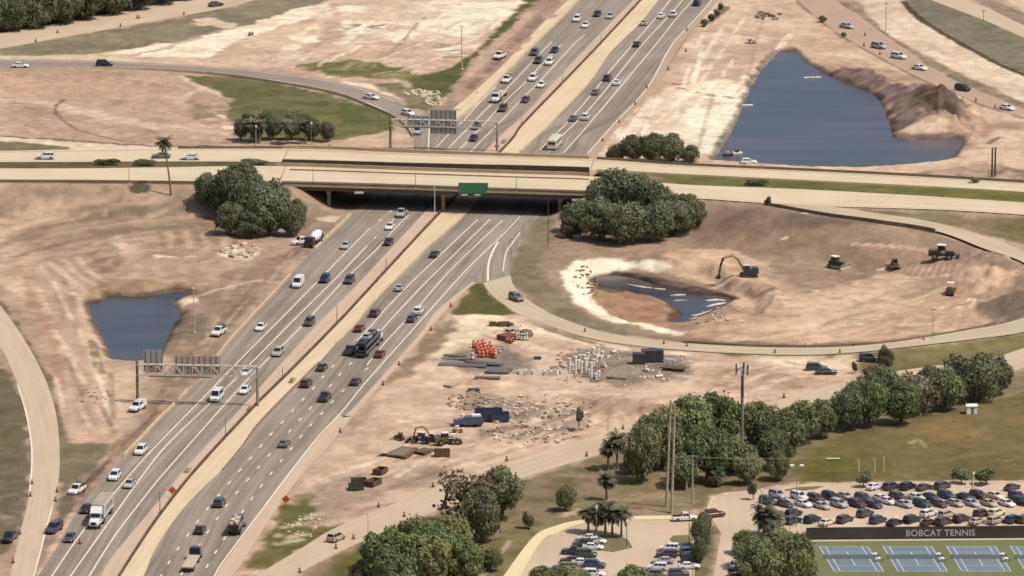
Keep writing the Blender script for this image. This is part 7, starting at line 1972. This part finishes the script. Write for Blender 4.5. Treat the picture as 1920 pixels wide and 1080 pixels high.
# ---- gantries
def gantry(base0, base1, zlo, zhi, label, panels, over=0.0, post2=True, lean=0):
    a = att(*base0); b_ = att(*base1); d = b_ - a; L = float(np.hypot(d[0], d[1])); rz = math.atan2(d[1], d[0])
    t = thing('sign_gantry', label, 'sign gantry', (a[0], a[1], a[2]), rz)
    ty_ = mat('gantry_steel', (212,200,184), .55, .3, var=.15)
    for x, top, m in ((0, zhi + .8, mat('gantry_post', (134,120,106), .6, .2, var=.15)), (L, zhi - .3, steel)):
        mb = MB(); mb.cyl((x, 0, -.3), .38, top + .3, 12, r1=.32); mb.obj('post', m, t)
        if not post2: break
    mb = MB()
    for y in (-.6, .6):
        for z in (zlo, zhi): mb.tube((0, y, z), (L, y, z), .13, n=6)
    n = max(6, int(L / 2.2)); 
    for k in range(n):
        x0, x1 = L * k / n, L * (k + 1) / n
        for y in (-.6, .6): mb.tube((x0, y, zlo if k % 2 else zhi), (x1, y, zhi if k % 2 else zlo), .09, n=5); mb.tube((x1, y, zlo), (x1, y, zhi), .07, n=5)
        mb.tube((x1, -.6, zlo), (x1, .6, zhi), .06, n=5); mb.tube((x0, -.6, zhi), (x1, .6, zhi), .06, n=5)
    mb.obj('truss', ty_, t)
    mb = MB(); mb.box(L * .1, L * .62, -1.3, -.65, zlo - .25, zlo - .13); mb.obj('catwalk', dsteel, t)
    for nm, x0, x1, z0, z1, m in panels:
        mb = MB(); mb.box(x0, x1, .72, .82, z0, z1); pn = mb.obj('sign_panel', m, t); pn['label'] = nm
        mb = MB(); k = x0 + .5
        while k < x1: mb.box(k - .06, k + .06, .62, .72, z0 + .1, z1 - .1); k += 1.4
        mb.obj('bracing', dsteel, pn)
    return t
backm = mat('sign_back', (204,184,164), .6, .2, var=.12, scale=.4); backg = mat('sign_back_grey', (186,182,178), .5, .3, var=.12, scale=.4)
gantry((258,757), (483,762), 7.4, 10.0, 'large truss sign gantry over the left lanes, seen from behind', [('grey sign panel seen from behind', 1.5, 6.2, 7.8, 13.4, backg), ('brown sign panel seen from behind', 9.2, 20.5, 7.0, 12.2, backm)])
gantry((732,279), (932,284), 7.0, 9.0, 'far truss sign gantry over the left lanes beyond the overpass', [('large grey brown sign panel seen from behind', 11.8, 19.6, 4.8, 12.0, backg), ('lower grey sign panel seen from behind', 5.0, 11.4, 6.6, 10.0, backg)])
# ---- green sign on the overpass
a = at(859, 368, 6.6); b_ = at(915, 369, 6.6); yy = np.interp((a[0] + b_[0]) / 2, So[:, 0], So[:, 1]) - .75
t = thing('green_sign', 'green motorway sign hung on the near overpass parapet', 'sign', ((a[0] + b_[0]) / 2, yy, 6.6), math.atan2(b_[1] - a[1], b_[0] - a[0]) * .3)
L = b_[0] - a[0]
mb = MB(); mb.box(-L / 2, L / 2, -.08, 0, -.4, 2.6); mb.obj('panel', mat('sign_green', (62,128,88), .5, var=.06), t)
mb = MB(); 
for z in (-.4, 2.55): mb.box(-L / 2, L / 2, -.1, -.081, z, z + .06)
mb.obj('border', mat('sign_border', (96,150,116), .5), t)
mb = MB()
for x in (-L / 3, 0, L / 3): mb.box(x - .08, x + .08, 0, .6, .2, .35); mb.box(x - .06, x + .06, .01, .1, -.3, 2.5)
mb.obj('bracket', dsteel, t)
mb = MB()
for k in range(2): mb.box(-L / 2 + .9 + k * 3.6, -L / 2 + 2.6 + k * 3.6, -1.2, -.9, -.75, -.55)
mb.obj('sign_light', wht, t)
# pale panels painted as light leaking through the gap between the decks
for i, (x, w_) in enumerate([(672, 2.6), (1080, 2.4)]):
    p = at(x, 371, 5.2); t = thing('stored_panel', ['white panel hung under the left part of the overpass deck', 'white panel hung under the right part of the overpass deck'][i], 'panel', (p[0], np.interp(p[0], So[:, 0], So[:, 1]) - .45, 5.2))
    mb = MB(); mb.box(-w_ / 2, w_ / 2, -.08, 0, -.3, .35); mb.obj('panel', mat('pale_panel', (226,216,200), .8), t); mb = MB(); mb.box(-w_ / 3, w_ / 3, 0, .2, .1, .3); mb.obj('bracket', dsteel, t)
# ---- tennis screen fence with lettering
ta = at(1512, 1012, .1); tb = at(1960, 1008, .1)
d = tb - ta; L = float(np.hypot(d[0], d[1])); rz = math.atan2(d[1], d[0])
t = thing('tennis_fence', 'dark windscreen fence behind the tennis courts reading BOBCAT TENNIS', 'fence', tuple(ta), rz)
FH = 2.7
mb = MB(); mb.box(0, L, -.02, .02, .1, FH); mb.obj('windscreen', mat('windscreen_cloth', (80,72,64), .9, var=.25, scale=.12), t)
mb = MB(); mb.box(0, L, -.05, .05, FH, FH + .08); mb.obj('top_rail', dsteel, t)
k = 0.0
while k < L:
    mb = MB(); mb.cyl((k, .06, 0), .06, FH + .1, 8); mb.obj('post', dsteel, t); k += 3.6
cu = bpy.data.curves.new('lettering', 'FONT'); cu.body = 'BOBCAT TENNIS'; cu.size = 2.1; cu.extrude = .015; cu.offset = .022; cu.align_x = 'LEFT'; cu.space_character = 1.06
tmp = bpy.data.objects.new('lettering', cu); COL.objects.link(tmp)
bpy.context.view_layer.update()
lw = tmp.dimensions.x; want = (1826 - 1698) / 8.2
dg = bpy.context.evaluated_depsgraph_get(); me = bpy.data.meshes.new_from_object(tmp.evaluated_get(dg)); bpy.data.objects.remove(tmp)
me.transform(Matrix.Scale(want / lw, 4, Vector((1, 0, 0)))); me.materials.clear(); me.materials.append(mat('letter_white', (206,192,180), .8, var=.06))
o = link(bpy.data.objects.new('lettering', me), t); o.rotation_euler = (math.pi / 2, 0, 0); p = at(1698, 1011, .1); o.location = (float(np.hypot(*(p - ta)[:2])), -.05, .62)
# ---- court furniture
for k in range(3):
    for j, (dx, dy) in enumerate(((104, 1044), (110.5, 1052.5))):
        p = at(1536 + 119.5 * k + dx, dy, .13)
        t = thing('court_seat', f'white round court table with seats, {"upper" if j == 0 else "lower"} one right of the {["leftmost", "second", "third"][k]} tennis court', 'table', tuple(p), 0, 'white court tables between the tennis courts')
        mb = MB(); mb.cyl((0, 0, .72), .62, .06, 14); mb.cyl((0, 0, .78), .5, .22, 14, r1=.1); mb.obj('table_top', wht, t)
        mb = MB(); mb.cyl((0, 0, 0), .07, .72, 8); mb.obj('leg', dsteel, t)
        for s in (-1, 1): mb = MB(); mb.box(s * .95 - .2, s * .95 + .2, -.25, .25, .35, .42); mb.obj('seat', mdk, t)
for i, x in enumerate((1731, 1768, 1797, 1827)):
    p = at(x, 1008, .13); t = thing('bench', f'small pale bench at the foot of the tennis screen, {ORD[i]} from the left', 'bench', tuple(p), 0, 'benches at the tennis screen')
    mb = MB(); mb.box(-.75, .75, -.2, .2, .42, .5); mb.obj('seat', wht, t); mb = MB(); mb.box(-.75, .75, .16, .2, .55, .9); mb.obj('backrest', wht, t)
    for s in (-.6, .6): mb = MB(); mb.box(s - .04, s + .04, -.18, .18, 0, .42); mb.obj('leg', dsteel, t)
# hedges along the tennis screen
for i, (x, w_) in enumerate([(1560, 30), (1600, 34), (1640, 30)]):
    pass
# ================================================================== camera, light
cam = bpy.data.cameras.new('camera'); co = link(bpy.data.objects.new('camera', cam))
cam.sensor_width = 36; cam.lens = 36 * FPX / 1920; cam.clip_start = 10; cam.clip_end = 30000
co.location = CAM; co.rotation_euler = (math.pi / 2 - PITCH, 0, 0)
S.camera = co
SUN_EL, SUN_AZ = math.radians(59), math.radians(115)      # azimuth clockwise from +Y: sun stands to the right, a little towards the camera
d = Vector((math.cos(SUN_EL) * math.sin(SUN_AZ), math.cos(SUN_EL) * math.cos(SUN_AZ), math.sin(SUN_EL)))
sl = bpy.data.lights.new('sun', 'SUN'); sl.energy = 4.3; sl.angle = math.radians(.53); sl.color = (1, .945, .875)
so = link(bpy.data.objects.new('sun', sl)); so.rotation_euler = d.to_track_quat('Z', 'Y').to_euler(); so.location = (300, 0, 500)
w = bpy.data.worlds.new('World'); S.world = w; w.use_nodes = True
nt = w.node_tree; bg = nt.nodes['Background']; sky = nt.nodes.new('ShaderNodeTexSky'); sky.sky_type = 'NISHITA'
sky.sun_disc = False; sky.sun_elevation = SUN_EL; sky.sun_rotation = SUN_AZ; sky.dust_density = 3.0; sky.air_density = 1.0
nt.links.new(sky.outputs['Color'], bg.inputs['Color']); bg.inputs['Strength'].default_value = 0.14
S.view_settings.view_transform = 'Standard'; S.view_settings.look = 'None'; S.view_settings.exposure = 0; S.view_settings.gamma = 1
S.render.engine = 'CYCLES'
S.cycles.max_bounces = 6
S.cycles.filter_width = 1.6
